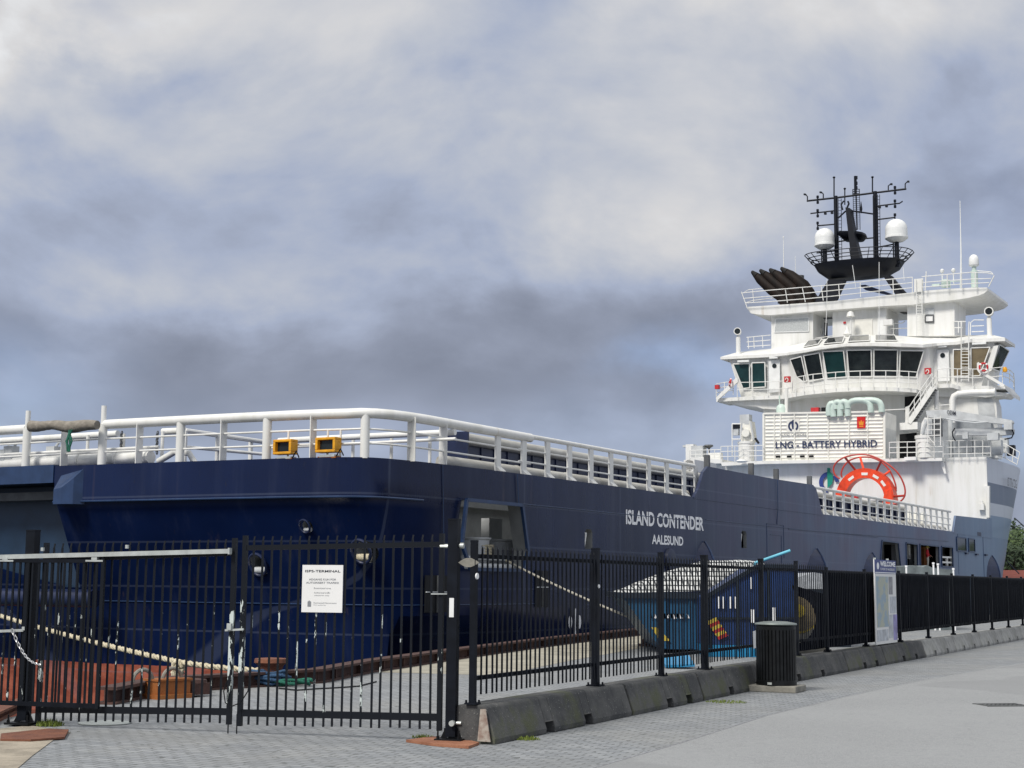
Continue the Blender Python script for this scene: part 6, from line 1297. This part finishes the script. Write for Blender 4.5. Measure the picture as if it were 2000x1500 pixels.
m.box(sx(1438, 842, 67.8), (.3, .4, .6), mi=1); m.box(sx(1438, 833, 67.7), (.2, .55, .3), mi=2); m.tube(Q([(1430, 858), (1430, 890)], 67.6), .04, 6); m.tube(Q([(1475, 856), (1482, 866)], 67.6), .08, 6, mi=2); part(m, 'access_cage', ['white', 'grey', 'mast'], pc_, smooth=False)
m = M(); m.box(sx(1350, 886, 69), (.6, .6, 1.3)); m.box(sx(1365, 885, 69), (.7, .9, 1.0), mi=1); m.tube(Q([(1337, 872), (1349, 874), (1351, 900)], 69), .06, 6); m.box(sx(1341, 871.5, 69), (.25, .5, .15), mi=1); m.tube(Q([(1384, 895), (1385, 876)], 69), .07, 6, mi=2); m.lathe(sx(1384, 873, 69), [(.1, -.1), (.35, .05), (.3, .15)], 12, mi=2); m.box(sx(1398, 893, 69), (.5, .9, .6)); part(m, 'port_machinery', ['white', 'grey', 'grey_dark'], smooth=False)
for px, py in ((1449, 901),): m = M(); m.lathe(sx(px, py, 66.9), [(.3, -.08), (.42, 0), (.3, .1)], 14); part(m, 'floodlight', 'white_plain')
# vent mushroom port and pale pipes above the container
c = sx(1526, 800, 69.5); m = M(); m.lathe((c.x, c.y, sx(1526, 808, 69.5).z), [(.36, 0), (.36, .35), (.30, .55), (.12, .68)], 16); m.tube([c + Vector((0, .12, .2)), c + Vector((0, .12, 1.0))], .05, 6); part(m, 'vent_cowl', 'mint'); m = M(); m.tube([c + Vector((0, -.35, -.3)), c + Vector((0, -.42, 1.5))], .13, 8); part(m, 'support_post', 'white')
# exhaust pipes
for base, mid, tip, r_ in (((1535, 592), (1508, 566), (1469, 531), .44), ((1552, 591), (1524, 561), (1485, 528), .44), ((1568, 590), (1541, 556), (1504, 526.5), .46), ((1584, 589), (1570, 558), (1526, 524), .46)):
    X = 77.5; b, c, t_ = sx(*base, X), sx(*mid, X), sx(*tip, X); m = M(); P_ = [b - UP * .6, b, b.lerp(c, .5) + Vector((0, -.12, .05)), c, c.lerp(t_, .6), t_]; m.tube(P_, [r_ * 1.1, r_ * 1.05, r_, r_, r_ * .86, r_ * .30], 14, caps=True)
    e = part(m, 'exhaust_pipe', 'soot'); d = (t_ - c).normalized(); m = M(); m.tube([c.lerp(t_, .72) + Vector((-.08, .06, .10)), c.lerp(t_, .99) + Vector((-.05, .03, .05))], [r_ * .55, r_ * .2], 10); part(m, 'outlet', 'soot_in', e)
face('exhaust_casing', [(1518, 592), (1548, 560), (1570, 556), (1590, 583), (1590, 590)], 78.2, 2.0, 'soot')
m = M(); m.tube(Q([(1563, 562), (1564, 538)], 78), .26, 12); m.tube(Q([(1574, 585), (1569, 552)], 78.4), .3, 10, mi=1); part(m, 'exhaust_stub', ['grey_dark', 'soot'])
# ------------------------------------------------------------------ mast
XM = 76.5
def loft(m, polys):
    n = len(polys[0]); b = len(m.v)
    for p in polys: m.v += p
    for i in range(len(polys) - 1):
        for k in range(n): j = (k + 1) % n; m.f.append([b + i * n + k, b + i * n + j, b + (i + 1) * n + j, b + (i + 1) * n + k]); m.mi.append(0)
    m.f.append([b + k for k in range(n)][::-1]); m.mi.append(0); m.f.append([b + (len(polys) - 1) * n + k for k in range(n)]); m.mi.append(0)
def oval(pl_, pr_, X, dep, n=20):
    a, b = sx(*pl_, X), sx(*pr_, X); c = (a + b) / 2; h_ = (b - a) / 2; out = []
    for t_ in arc(n, 0, 2 * math.pi)[:-1]: ca, sa = math.cos(t_), math.sin(t_); out.append(c + h_ * (abs(ca) ** .75 * (1 if ca > 0 else -1)) + Vector((dep * abs(sa) ** .75 * (1 if sa > 0 else -1), 0, 0)))
    return out
m = M(); loft(m, [oval((1621, 548), (1735, 538), XM, .9), oval((1612, 542), (1743, 532), XM, 1.3), oval((1600, 534), (1755, 524), XM, 1.7), oval((1593, 522), (1765, 508), XM, 1.9)]); mast = part(m, 'mast_tub', 'mast', ang=60)
def mp(name, fn, mt='mast', **kw): m = M(); fn(m); return part(m, name, mt, mast, **kw)
def legs(m):
    m.prism(Q([(1618, 546), (1650, 546), (1630, 590), (1590, 592)], 75.6), (.5, 0, 0))
def legs2(m):
    m.prism(Q([(1726, 541), (1741, 538), (1773, 578), (1752, 580)], 75.6), (.5, 0, 0)); m.tube(Q([(1738, 538), (1743, 545), (1770, 573)], 75.2), .06, 6)
mp('mast_leg', legs, smooth=False); mp('mast_leg', legs2, smooth=False); face('mast_arm', [(1678, 557), (1690, 556), (1742, 574), (1740, 577), (1690, 566)], 77.5, .3, 'navy', mast)
mp('spar', lambda m: m.prism(Q([(1651, 405), (1659, 406), (1671, 470), (1684, 520), (1664, 520), (1657, 460)], XM - .8), (.8, 0, 0)), smooth=False)
mp('mast_post', lambda m: m.tube(Q([(1632, 383), (1634, 522)], XM), .15, 12)); mp('mast_post', lambda m: m.tube(Q([(1709, 374), (1711.5, 515)], XM), .15, 12))
mp('yard', lambda m: m.tube(Q([(1576, 392.5), (1635, 386), (1709, 376.5), (1770, 369)], XM), .075, 8))
for l in ([(1583, 417), (1630, 411.5)], [(1596, 441), (1630, 438)], [(1712, 402.5), (1757, 397), (1763, 393)], [(1712, 429), (1749, 424.5)], [(1595, 494), (1630, 490)], [(1713, 483), (1746, 477)], [(1637, 472), (1650, 470)], [(1690, 466), (1706, 464.5)]): mp('yard', lambda m: m.tube(Q(l, XM), .055, 8))
mp('brace', lambda m: (m.tube(Q([(1637, 426), (1652, 412)], XM), .06, 6), m.tube(Q([(1658, 411), (1706, 418)], XM), .06, 6)))
def plat(m): loft(m, [oval((1650, 471), (1686, 470), XM + .5, .6, 14), oval((1637, 459), (1692, 461), XM + .5, 1.0, 14), oval((1637, 456), (1690, 456), XM + .5, 1.0, 14)])
mp('radar_platform', plat, ang=50)
def lad(px0, px1, y0, y1, X, r=.025, n=20):
    def f(m):
        for px in (px0, px1): m.tube(Q([(px, y0), (px + 1.5, y1)], X), r, 5)
        for k in range(n): y = y0 + (y1 - y0) * (k + .5) / n; m.tube(Q([(px0 + 1.5 * (k + .5) / n, y), (px1 + 1.5 * (k + .5) / n, y)], X), r * .8, 4)
    return f
mp('ladder', lad(1637, 1643, 388, 520, XM)); mp('ladder', lad(1714, 1718, 380, 512, XM)); mp('ladder', lad(1705, 1707, 382, 510, XM - .3, .03, 16))
def lattice(m):
    lad(1666, 1678.5, 372, 449, XM + .5)(m); m.tube(Q([(1672, 380), (1674, 449)], XM + .3), .05, 6)
mp('lattice_tower', lattice); mp('top_pole', lambda m: (m.tube(Q([(1671, 380), (1670.5, 344)], XM + .4), .11, 8), [m.lathe(sx(1673, y, XM + .3), [(.08, -.12), (.08, .12)], 8) for y in (347, 358, 367)]))
mp('tower_cage', lambda m: [m.tube(Q([(1665, y), (1679, y - .5)], XM), .03, 5) for y in (370, 374, 379)] + [m.tube(Q([(px, 370), (px, 381)], XM), .03, 5) for px in (1665.5, 1672, 1678.5)])
mp('whip_aerial', lambda m: (m.tube(Q([(1629, 384), (1629, 349)], XM), .05, 6), m.lathe(sx(1629, 347.5, XM), [(.05, -.05), (.12, .05), (.03, .12)], 8))); mp('whip_aerial', lambda m: (m.tube(Q([(1650, 400), (1650, 371)], XM), .045, 6), m.lathe(sx(1650, 369.5, XM), [(.05, -.05), (.11, .05), (.03, .12)], 8))); mp('whip_aerial', lambda m: (m.tube(Q([(1704, 376), (1704, 348)], XM), .05, 6), m.lathe(sx(1704, 347, XM), [(.05, -.05), (.12, .05), (.03, .12)], 8)))
for pts, mt in (([(1577, 392), (1577, 384), (1574, 380)], 'mast'), ([(1608, 389), (1608, 379), (1605, 376)], 'mast'), ([(1735, 371), (1735, 363), (1739, 360)], 'mast'), ([(1768, 369), (1768, 359), (1772, 355)], 'mast')):
    def f(m):
        m.tube(Q(pts, XM), .045, 6); e = pts[-1]; dx_ = -4 if e[0] < 1700 else 4; m.bar(sx(*e, XM), sx(e[0] + dx_, e[1] - .5, XM), .16, .12)
    mp('wind_sensor', f, mt, smooth=False)
for px, y0, y1 in ((1597, 383, 397), (1597, 410, 423), (1597, 435, 447), (1748, 364, 379), (1748, 390, 406), (1748, 418, 432)): mp('nav_light', lambda m: m.lathe(sx(px, (y0 + y1) / 2, XM - .1), [(.03, -.33), (.10, -.30), (.10, -.12), (.05, -.1), (.05, .1), (.10, .12), (.10, .30), (.03, .33)], 8))
for px, py in ((1612, 417), (1625, 415.5), (1718, 404.5), (1731.5, 402.5)): mp('floodlight', lambda m: m.box(sx(px, py, XM), (.2, .16, .16)), smooth=False)
mp('horn', lambda m: (m.tube(Q([(1646, 410), (1643, 400), (1648, 392)], XM), .06, 6), m.tube(Q([(1654, 407), (1658, 398), (1656, 393)], XM), .07, 6), m.lathe(sx(1682, 409, XM), [(.02, -.3), (.10, 0), (.02, .6)], 8)))
# tub railing flaring outward
def tubrail(m):
    T1 = [(1593, 522), (1598, 527), (1625, 528), (1660, 526), (1700, 522), (1740, 516), (1765, 508)]
    for dy, ox in ((-20, 17), (-13, 11), (-7, 6)):
        L_ = oval((1593 - ox, 522 + dy + 2), (1765 + ox, 508 + dy + 1), XM, 1.9 + ox * .02, 24); m.tube(L_ + [L_[0]], .035, 5)
    lo = oval((1593, 522), (1765, 508), XM, 1.9, 24); hi = oval((1576, 504), (1782, 489), XM, 2.24, 24)
    for k in range(0, 24, 1): m.tube([lo[k], hi[k]], .028, 5)
mp('tub_rail', tubrail)
# radomes
for pl_, pr_, yt, yb, ped, X in ((1591, 1630, 446, 487, (1611, 520), XM - .6), (1728.5, 1773, 428, 473, (1751, 512), XM - .4)):
    a, b = sx(pl_, (yt + yb) / 2, X), sx(pr_, (yt + yb) / 2, X); c = (a + b) / 2; r_ = (b - a).length / 2; zt_, zb_ = sx((pl_ + pr_) / 2, yt, X).z, sx((pl_ + pr_) / 2, yb, X).z; h_ = zt_ - zb_
    prof = [(r_ * .35, 0), (r_ * .62, h_ * .03), (r_ * 1.0, h_ * .16), (r_ * 1.0, h_ * .24), (r_ * .96, h_ * .25), (r_ * .96, h_ * .55)] + [(r_ * .96 * math.cos(t_), h_ * .55 + h_ * .45 * math.sin(t_)) for t_ in arc(8, 0, 1.5)]
    m = M(); m.lathe((c.x, c.y, zb_), prof, 28); dm = part(m, 'radome', 'white_plain', mast, ang=50); q = sx(*ped, X); m = M(); m.tube([(c.x, c.y, q.z - .4), (c.x, c.y, zb_ + .05)], .17, 12); m.tube([(c.x, c.y + .25, q.z - .3), (c.x, c.y + .25, zb_ + .05)], .05, 6); m.box((c.x, c.y, q.z - .05), (.6, .6, .15)); part(m, 'pedestal', 'mast', dm)
c = sx(1902, 510, 75.5); m = M(); zb_ = sx(1902, 521, 75.5).z; h_ = sx(1902, 497, 75.5).z - zb_; r_ = (sx(1892, 510, 75.5) - sx(1912, 510, 75.5)).length / 2
m.lathe((c.x, c.y, zb_), [(r_ * .6, 0), (r_ * .95, .08), (r_, .12), (r_ * .95, h_ * .55)] + [(r_ * .95 * math.cos(t_), h_ * .55 + h_ * .45 * math.sin(t_)) for t_ in arc(7, 0, 1.5)], 24); dm = part(m, 'radome', 'white_plain', ang=50); m = M(); m.lathe((c.x, c.y, sx(1902, 562, 75.5).z), [(.24, 0), (.24, 1.2), (.15, 1.25), (.15, zb_ - sx(1902, 562, 75.5).z + .1)], 14); part(m, 'pedestal', 'mint', dm)
for px, py in ((1840, 530), (1862, 529)): m = M(); c = sx(px, py, 75.2); m.lathe(c, [(.1, -.12), (.15, 0), (.15, .1), (.05, .18)], 12); m.tube([c - UP * .1, c - UP * 1.0], .04, 6); part(m, 'antenna_pod', 'white_plain')
face('antenna_frame', [(1820, 555), (1835, 554), (1835, 558), (1820, 559)], 75, .3, 'mint'); m = M(); m.lathe(sx(1847, 561, 75), [(.3, 0), (.3, .5), (.2, .55)], 14); m.tube(Q([(1856, 562), (1856, 550), (1876, 549), (1876, 562)], 75), .04, 6); part(m, 'deck_locker', 'mint')
m = M(); m.tube(Q([(1531, 575), (1530.5, 500), (1530, 462)], 78), [.045, .035, .02], 6); m.lathe(sx(1530, 463, 78), [(.05, -.06), (.05, .06)], 6); part(m, 'whip_aerial', 'white_plain')
m = M(); m.tube(Q([(1877, 562), (1877, 495), (1875, 392)], 77), [.09, .05, .022], 6); part(m, 'whip_aerial', 'white_plain'); m = M(); m.tube(Q([(1555, 575), (1553, 500)], 79), .02, 5); part(m, 'whip_aerial', 'white_plain')
m = M()
for p in ([(1615, 545), (1615, 600), (1612, 655)], [(1717, 512), (1717, 640), (1719, 700)], [(1764, 522), (1766, 548)], [(1665, 518), (1671, 560)]): m.tube(Q(p, 73.8), .022, 5)
part(m, 'stay_wire', 'white_plain')
# antenna pedestals in front of the middle block
m = M(); m.tube(Q([(1662, 656), (1662, 618)], 74.3), .05, 6); m.lathe(sx(1661, 613, 74.3), [(.3, -.2), (.22, .1), (.05, .2)], 12); m.lathe(sx(1655, 653, 74.3), [(.15, -.15), (.32, 0), (.15, .3), (.05, .6)], 12); m.box(sx(1735, 630, 74.3), (.4, .65, .4)); part(m, 'antenna_mount', 'white')

# ------------------------------------------------------------------ emblem on the wall and orange arch
XW = 68.15
def ring_pts(cx0, cy0, ro, ri, a0, a1, n=18): return [(cx0 + ro * math.cos(a), cy0 - ro * 1.05 * math.sin(a)) for a in arc(n, a0, a1)] + [(cx0 + ri * math.cos(a), cy0 - ri * 1.05 * math.sin(a)) for a in arc(n, a1, a0)]
m = M(); m.prism(Q(ring_pts(1619, 942, 19.5, 12, R(80), R(262)), XW), (.03, 0, 0)); m.prism(Q(ring_pts(1619, 942, 19.5, 12, R(52), R(4)), XW), (.03, 0, 0)); em = part(m, 'emblem', 'logo_blue', smooth=False)
m = M(); m.prism(Q([(1615.5, 914), (1621, 914), (1621, 921.5), (1626, 926), (1627, 936), (1625, 945), (1616, 954)], XW - .04), (.03, 0, 0)); part(m, 'emblem_bar', 'logo_green', em, smooth=False)
XA = 64.5; ac = sx(1688.5, 974, XA)
m = M(); ro, ri = 58.5, 38.5; n = 26; outer = [(1688.5 + ro * .97 * math.cos(a), 974 - ro * 1.02 * math.sin(a)) for a in arc(n, R(-14), R(194))]; inner = [(1688.5 + ri * math.cos(a), 974 - ri * 1.06 * math.sin(a)) for a in arc(n, R(-14), R(194))]
oq, iq = Q(outer, XA), Q(inner, XA)
m.strip(oq, iq, (.9, 0, 0)); ar = part(m, 'hose_arch', 'orange', ang=30)
m = M()
for a in (R(62), R(90), R(38), R(125)):
    for d0 in (-1,):
        q = Q([(1688.5 + r2 * math.cos(a + e), 974 - r2 * 1.05 * math.sin(a + e)) for r2, e in ((44, -.13), (49, -.13), (49, .13), (44, .13))], XA - .02); m.prism(q, (.03, 0, 0))
part(m, 'arch_slot', 'container_white', ar, smooth=False)
W1 = [(1640, 935), (1631, 928), (1628, 915), (1634, 903), (1650, 893), (1673, 888), (1697, 889), (1722, 899), (1745, 915), (1759, 932), (1767, 952), (1767, 968), (1760, 978), (1748, 984), (1736, 985)]
W2 = [(1645, 933), (1643, 925), (1648, 911), (1660, 899), (1680, 893), (1703, 894), (1722, 903), (1738, 920), (1748, 943), (1750, 958), (1746, 974), (1738, 982)]
def spline(P_, n=5):
    out = []
    for i in range(len(P_) - 1):
        a, b, c, d = P_[max(i - 1, 0)], P_[i], P_[i + 1], P_[min(i + 2, len(P_) - 1)]
        for k in range(n): t_ = k / n; out.append(.5 * ((2 * b) + (c - a) * t_ + (2 * a - 5 * b + 4 * c - d) * t_ ** 2 + (3 * b - a - 3 * c + d) * t_ ** 3))
    return out + [P_[-1]]
m = M(); m.tube(spline(Q(W1, XA - .7)), .055, 8); m.build('guard_hoop', MT['wire_red'], ar); m = M(); m.tube(spline(Q(W2, XA + .9)), .055, 8); gu = part(m, 'guard_hoop', 'wire_red', ar)
def nearest(P, a): return min(P, key=lambda p: abs(math.atan2(-(p[1] - 974), p[0] - 1688.5) - a))
for a in (108, 92, 66, 50, 12, 4):
    r_ = R(a); m = M(); p0 = (1688.5 + 56 * math.cos(r_), 974 - 58 * math.sin(r_)); W_ = W1 if a in (108, 66, 4) else W2; m.tube([sx(*p0, XA + .4), sx(*nearest(W_, r_), XA - .7 if W_ is W1 else XA + .9)], .075, 8); part(m, 'guard_spoke', 'orange' if a in (92, 50) else 'wire_red', ar)
m = M(); m.prism(Q([(1628, 990), (1632, 960), (1652, 960), (1652, 990)], XA - .1), (1.1, 0, 0)); m.prism(Q([(1723, 985), (1727, 962), (1740, 955), (1746, 984), (1735, 987)], XA - .15), (1.2, 0, 0)); part(m, 'arch_foot', 'orange', ar, smooth=False)
m = M(); m.box(sx(1657, 976, 65), (.4, .5, .3)); m.box(sx(1672, 978, 65), (.3, .3, .7)); part(m, 'fire_box', 'red', smooth=False)
# white bulkhead vents on the foot of the wall, seen through the railing
m = M()
for px in (1603, 1622, 1685, 1700, 1713): m.box(sx(px, 984, 66), (.3, .9, .4))
part(m, 'wall_louvre', 'grey_dark', smooth=False)

# ================================================================== white energy container on the platform
XC = 67.7; cl = Q([(1492, 808), (1728, 804), (1728, 899), (1492, 902)], XC); base = Vector(((cl[2].x + cl[3].x) / 2, (cl[2].y + cl[3].y) / 2, (cl[2].z + cl[3].z) / 2))
wb_ = SO + EX * base.x + EY * base.y + UP * base.z
box_t = thing('battery_container', 'large ribbed white container lettered LNG - BATTERY HYBRID on the ship platform', 'container', wb_, SHIP_ROT)
def cpart(m, name, mt, parent=None, **kw):
    m.v = [v - base for v in m.v]; return part(m, name, mt, parent or box_t, **kw)
m = M(); dep = 2.7; m.prism(cl, (dep, 0, 0)); cpart(m, 'shell', 'container_white', smooth=False)
m = M()
def cf(u, v, off=0.0): return cl[3].lerp(cl[2], u).lerp(cl[0].lerp(cl[1], u), v) + Vector((-off, 0, 0))
for k in range(13):
    v = .05 + k * .0755; a, b = cf(.015, v), cf(.985, v); m.prism([a, b, b + UP * .10 + AFT * .07, a + UP * .10 + AFT * .07], (.02, 0, -.01)); m.prism([a + UP * .10 + AFT * .07, b + UP * .10 + AFT * .07, b + UP * .19, a + UP * .19], (.02, 0, 0))
for u in (0, .092, .145, .263, .372, .545, .715, .865, 1.0): m.bar(cf(u, 0, .05), cf(u, 1, .05), .14 if u in (0, 1.0) else .07, .10, up=(1, 0, 0))
for v in (0, 1): m.bar(cf(0, v, .05), cf(1, v, .05), .14, .12)
cpart(m, 'ribbed_front', 'container_white', smooth=False)
m = M(); s0 = cl[2] + Vector((.15, -.03, .1)); s1 = cl[1] + Vector((.15, -.03, -.1)); hh = s1.z - s0.z
for k in range(11): m.box((s0.x + .12 + k * .23, s0.y, s0.z + hh / 2), (.10, .05, hh * .92))
for k in (0, 1): m.box((s0.x + 1.2, s0.y, s0.z + (hh if k else 0)), (2.5, .08, .12))
cpart(m, 'side_corrugation', 'grey', smooth=False)  # ribs coloured grey to paint shade onto this side of the white container
for u in (.125, .22, .33, .405): m = M(); a = cf(u, .10, .10); m.box(a, (.06, .32, .13)); cpart(m, 'forklift_slot', 'black_dark', smooth=False)
ro_ = lambda px, py: sx(px, py, XC) + AFT * .10
m = M(); a, b, c = ro_(1516, 876.5), ro_(1714, 873.5), ro_(1516, 862.5); letter(m, 'LNG - BATTERY HYBRID', tuple(b - a), tuple(c - a), a, AFT, bold=.018)
cpart(m, 'slogan_lettering', ['ink_blue', 'ink_soft'], smooth=False); m = M(); a, b, c = ro_(1524, 851.5), ro_(1576, 851), ro_(1524, 847); letter(m, 'ISLAND OFFSHORE', tuple(b - a), tuple(c - a), a, AFT, mi=1, bold=.01); cpart(m, 'owner_lettering', ['ink_blue', 'ink_soft'], smooth=False); m = M(); a, b, c = ro_(1668, 846.5), ro_(1700, 846), ro_(1668, 843); letter(m, 'KONGSBERG', tuple(b - a), tuple(c - a), a, AFT, mi=1); cpart(m, 'badge_lettering', ['ink_blue', 'ink_soft'], smooth=False)
m = M(); m.prism([p + AFT * .06 for p in Q([(1537, 818), (1562, 817.5), (1562, 843), (1537, 843.5)], XC)], (.02, 0, 0)); cpart(m, 'emblem_plate', 'container_white', smooth=False)
m = M(); m.prism([p + AFT * .09 for p in Q(ring_pts(1550, 832.5, 10, 6.6, R(70), R(250)), XC)], (.02, 0, 0)); m.prism([p + AFT * .09 for p in Q(ring_pts(1550, 832.5, 10, 6.6, R(60), R(-50)), XC)], (.02, 0, 0)); m.prism([p + AFT * .09 for p in Q([(1548.6, 820), (1551.4, 820), (1553.5, 828), (1551.8, 838), (1548, 838), (1546.5, 828)], XC)], (.02, 0, 0)); cpart(m, 'emblem', 'ink_blue', smooth=False)
m = M(); m.prism([p + AFT * .09 for p in Q([(1674.5, 814.5), (1691, 814), (1691, 836.5), (1674.5, 837)], XC)], (.02, 0, 0)); m.prism([p + AFT * .11 for p in Q([(1679, 830.5), (1678, 822.5), (1681, 825), (1683, 820), (1685, 825), (1688, 822.5), (1687, 830.5)], XC)], (.02, 0, 0), 1); m.prism([p + AFT * .11 for p in Q([(1679, 834), (1679, 832), (1687, 832), (1687, 834)], XC)], (.02, 0, 0), 1); cpart(m, 'crown_badge', ['logo_red', 'logo_gold'], smooth=False)
for P_ in ([(1619, 812), (1618, 796), (1622, 787), (1630, 787), (1632, 800)], [(1628, 814), (1627, 797), (1630, 787), (1637, 784), (1643, 788), (1643, 800)], [(1641, 813), (1640, 797), (1642, 787), (1648, 783), (1655, 787), (1656, 798)], [(1656, 813), (1655, 797), (1658, 786), (1668, 781.5), (1690, 781.5), (1698, 785), (1701, 795), (1701, 806)], [(1690, 781.5), (1710, 781.5), (1719, 785), (1722, 795), (1722, 805)]):
    pts = Q(P_, 67.55 if P_[-1][1] > 801 and P_[0][0] > 1650 else 67.5); sm_ = []
    for i in range(len(pts) - 1): sm_ += [pts[i].lerp(pts[i + 1], t_) for t_ in (0, .5)]
    sm_.append(pts[-1]); 
    for _ in range(2): sm_ = [sm_[0]] + [(sm_[i - 1] + sm_[i] * 2 + sm_[i + 1]) / 4 for i in range(1, len(sm_) - 1)] + [sm_[-1]]
    m = M(); m.tube(sm_, .21, 14); cpart(m, 'vent_pipe', 'mint')
for px, mt in ((1593, 'red'), (1610, 'black_dark')): m = M(); m.box(sx(px, 801.5, 69), (.4, .55 if mt == 'red' else .3, .36)); cpart(m, 'roof_box', mt, smooth=False)

# ================================================================== the person in the ship's opening
def person(foot, height, yaw):
    """standing figure grown from a joint skeleton"""
    s = height / 1.75; t = thing('person', 'person in a red jacket, pale trousers and yellow helmet standing in the ship opening', 'person', foot, yaw)
    J = dict(pel=((0, 0, .95), .135), sp=((0, 0, 1.18), .125), ch=((0, .01, 1.36), .145), nk=((0, 0, 1.50), .058), hd=((0, -.02, 1.60), .085), top=((0, -.01, 1.70), .075),
             hl=((.10, 0, .90), .10), kl=((.12, -.02, .49), .062), al=((.13, .02, .09), .043), tl=((.14, -.14, .04), .036), hr=((-.10, 0, .90), .10), kr=((-.13, -.05, .49), .062), ar=((-.14, .0, .09), .043), tr=((-.15, -.16, .04), .036),
             sl=((.19, 0, 1.40), .068), el=((.27, -.02, 1.14), .048), wl=((.24, -.18, .98), .034), sr=((-.19, 0, 1.40), .068), er=((-.28, .0, 1.14), .048), wr=((-.25, -.14, .96), .034), pl=((.23, -.25, .94), .030), pr=((-.24, -.21, .92), .030))
    Ed = [('pel', 'sp'), ('sp', 'ch'), ('ch', 'nk'), ('nk', 'hd'), ('hd', 'top'), ('pel', 'hl'), ('hl', 'kl'), ('kl', 'al'), ('al', 'tl'), ('pel', 'hr'), ('hr', 'kr'), ('kr', 'ar'), ('ar', 'tr'), ('ch', 'sl'), ('sl', 'el'), ('el', 'wl'), ('wl', 'pl'), ('ch', 'sr'), ('sr', 'er'), ('er', 'wr'), ('wr', 'pr')]
    V = [Vector(J[k][0]) for k in J]; Rr = [J[k][1] for k in J]; ix = {k: i for i, k in enumerate(J)}; E_ = [(ix[a], ix[b]) for a, b in Ed]
    for h_, sg in (('pl', 1), ('pr', -1)):
        b = V[ix[h_]]
        for q, (dx_, L_) in enumerate(((-.024, .075), (-.008, .085), (.008, .080), (.024, .065))):
            V.append(b + Vector((dx_, -.035, -.012))); V.append(b + Vector((dx_, -.035 - L_ * .6, -.03))); V.append(b + Vector((dx_, -.03 - L_ * .8, -.03 - L_ * .4))); n = len(V); Rr.extend([.010, .009, .008]); E_ += [(ix[h_], n - 3), (n - 3, n - 2), (n - 2, n - 1)]
        V.append(b + Vector((-.035 * sg, -.02, .0))); V.append(b + Vector((-.05 * sg, -.05, -.02))); n = len(V); Rr.extend([.011, .009]); E_ += [(ix[h_], n - 2), (n - 2, n - 1)]
    me = bpy.data.meshes.new('body'); me.from_pydata([tuple(v * s) for v in V], E_, []); o = bpy.data.objects.new('body', me); COL.objects.link(o)
    sk = o.modifiers.new('skin', 'SKIN'); o.modifiers.new('sub', 'SUBSURF').levels = 1
    for i, d in enumerate(me.skin_vertices[0].data): d.radius = (Rr[i] * s, Rr[i] * s); d.use_root = (i == 0)
    dg = bpy.context.evaluated_depsgraph_get(); m2 = bpy.data.meshes.new_from_object(o.evaluated_get(dg)); o.modifiers.clear(); o.data = m2; m2.name = 'body'
    for k in ('skin', 'coat_red', 'trouser', 'boots'): m2.materials.append(MT[k])
    for p in m2.polygons:
        z = p.center.z / s; hand = p.center.y / s < -.17 and .85 < z < 1.02
        p.material_index = 0 if z > 1.49 or hand else (1 if z > .88 else (2 if z > .13 else 3)); p.use_smooth = True
    o.parent = t
    m = M(); m.lathe((0, -.01 * s, 1.665 * s), [(.155 * s, -.01), (.15 * s, .0), (.125 * s, .02), (.115 * s, .07 * s), (.07 * s, .12 * s), (0, .135 * s)], 20); m.box((0, -.15 * s, 1.665 * s), (.16 * s, .08 * s, .012)); m.build('helmet', MT['helmet'], t)
    m = M(); m.lathe((0, -.108 * s, 1.595 * s), [(.018 * s, 0), (.012 * s, .028 * s), (.004, .034 * s)], 8, axis=(0, -1, -.2)); [m.lathe((e * .034 * s, -.098 * s, 1.622 * s), [(.012 * s, 0), (.008 * s, .006 * s)], 8, axis=(0, -1, 0), mi=1) for e in (-1, 1)]; m.box((0, -.10 * s, 1.556 * s), (.05 * s, .014 * s, .010 * s), mi=2); [m.lathe((e * .088 * s, -.01 * s, 1.61 * s), [(.022 * s, 0), (.018 * s, .012 * s)], 8, axis=(e, 0, 0)) for e in (-1, 1)]; m.build('face', [MT['skin'], MT['boots'], MT['red']], t)
q = sy(1812, 1110, .34); hq = sy(1810, 1067, .34)
pf = SO + EX * q.x + EY * .34 + UP * (hq.z - 1.80)
fl_z = min(sy(1796, 1107, 0).z, hq.z - 1.78)
tt = [sy(*p_, 0) for p_ in fo[2]]; floor_z = (tt[2].z + tt[3].z) / 2
person(Vector((pf.x, pf.y, floor_z + .0)), max(1.15, hq.z - floor_z), SHIP_ROT + R(0))
# fittings inside the forward openings
for (px, py), (w, h_), mt in (((1741, 1080), (.7, .9), 'black_dark'), ((1773, 1078), (.35, .8), 'container_white'), ((1775, 1096), (.6, .7), 'black_dark'), ((1805, 1088), (.8, 1.2), 'rust_orange'), ((1843, 1078), (.35, .9), 'container_white'), ((1851, 1079), (.5, .8), 'soot')):
    p = sy(px, py, 1.4); m = M(); m.box((p.x, 1.5, p.z), (w, .4, h_)); part(m, 'bulkhead_fitting', mt, smooth=False)
m = M()
for py in (1088, 1098): a, b = sy(1839, py, .1), sy(1861, py + 1, .1); m.bar(a, b, .10, .10)
p = sy(1849, 1090, .1); m.bar(p, p - UP * .7, .12, .1); part(m, 'opening_bar', 'white', smooth=False)
m = M(); a, b = sy(1982, 1012, 2.5), sy(2030, 1055, -4); m.tube([a, b], .05, 6); a, b = sy(1966, 1096, .8), sy(1990, 1120, -1); m.tube([a, b], .04, 6); part(m, 'bow_line', 'mast')
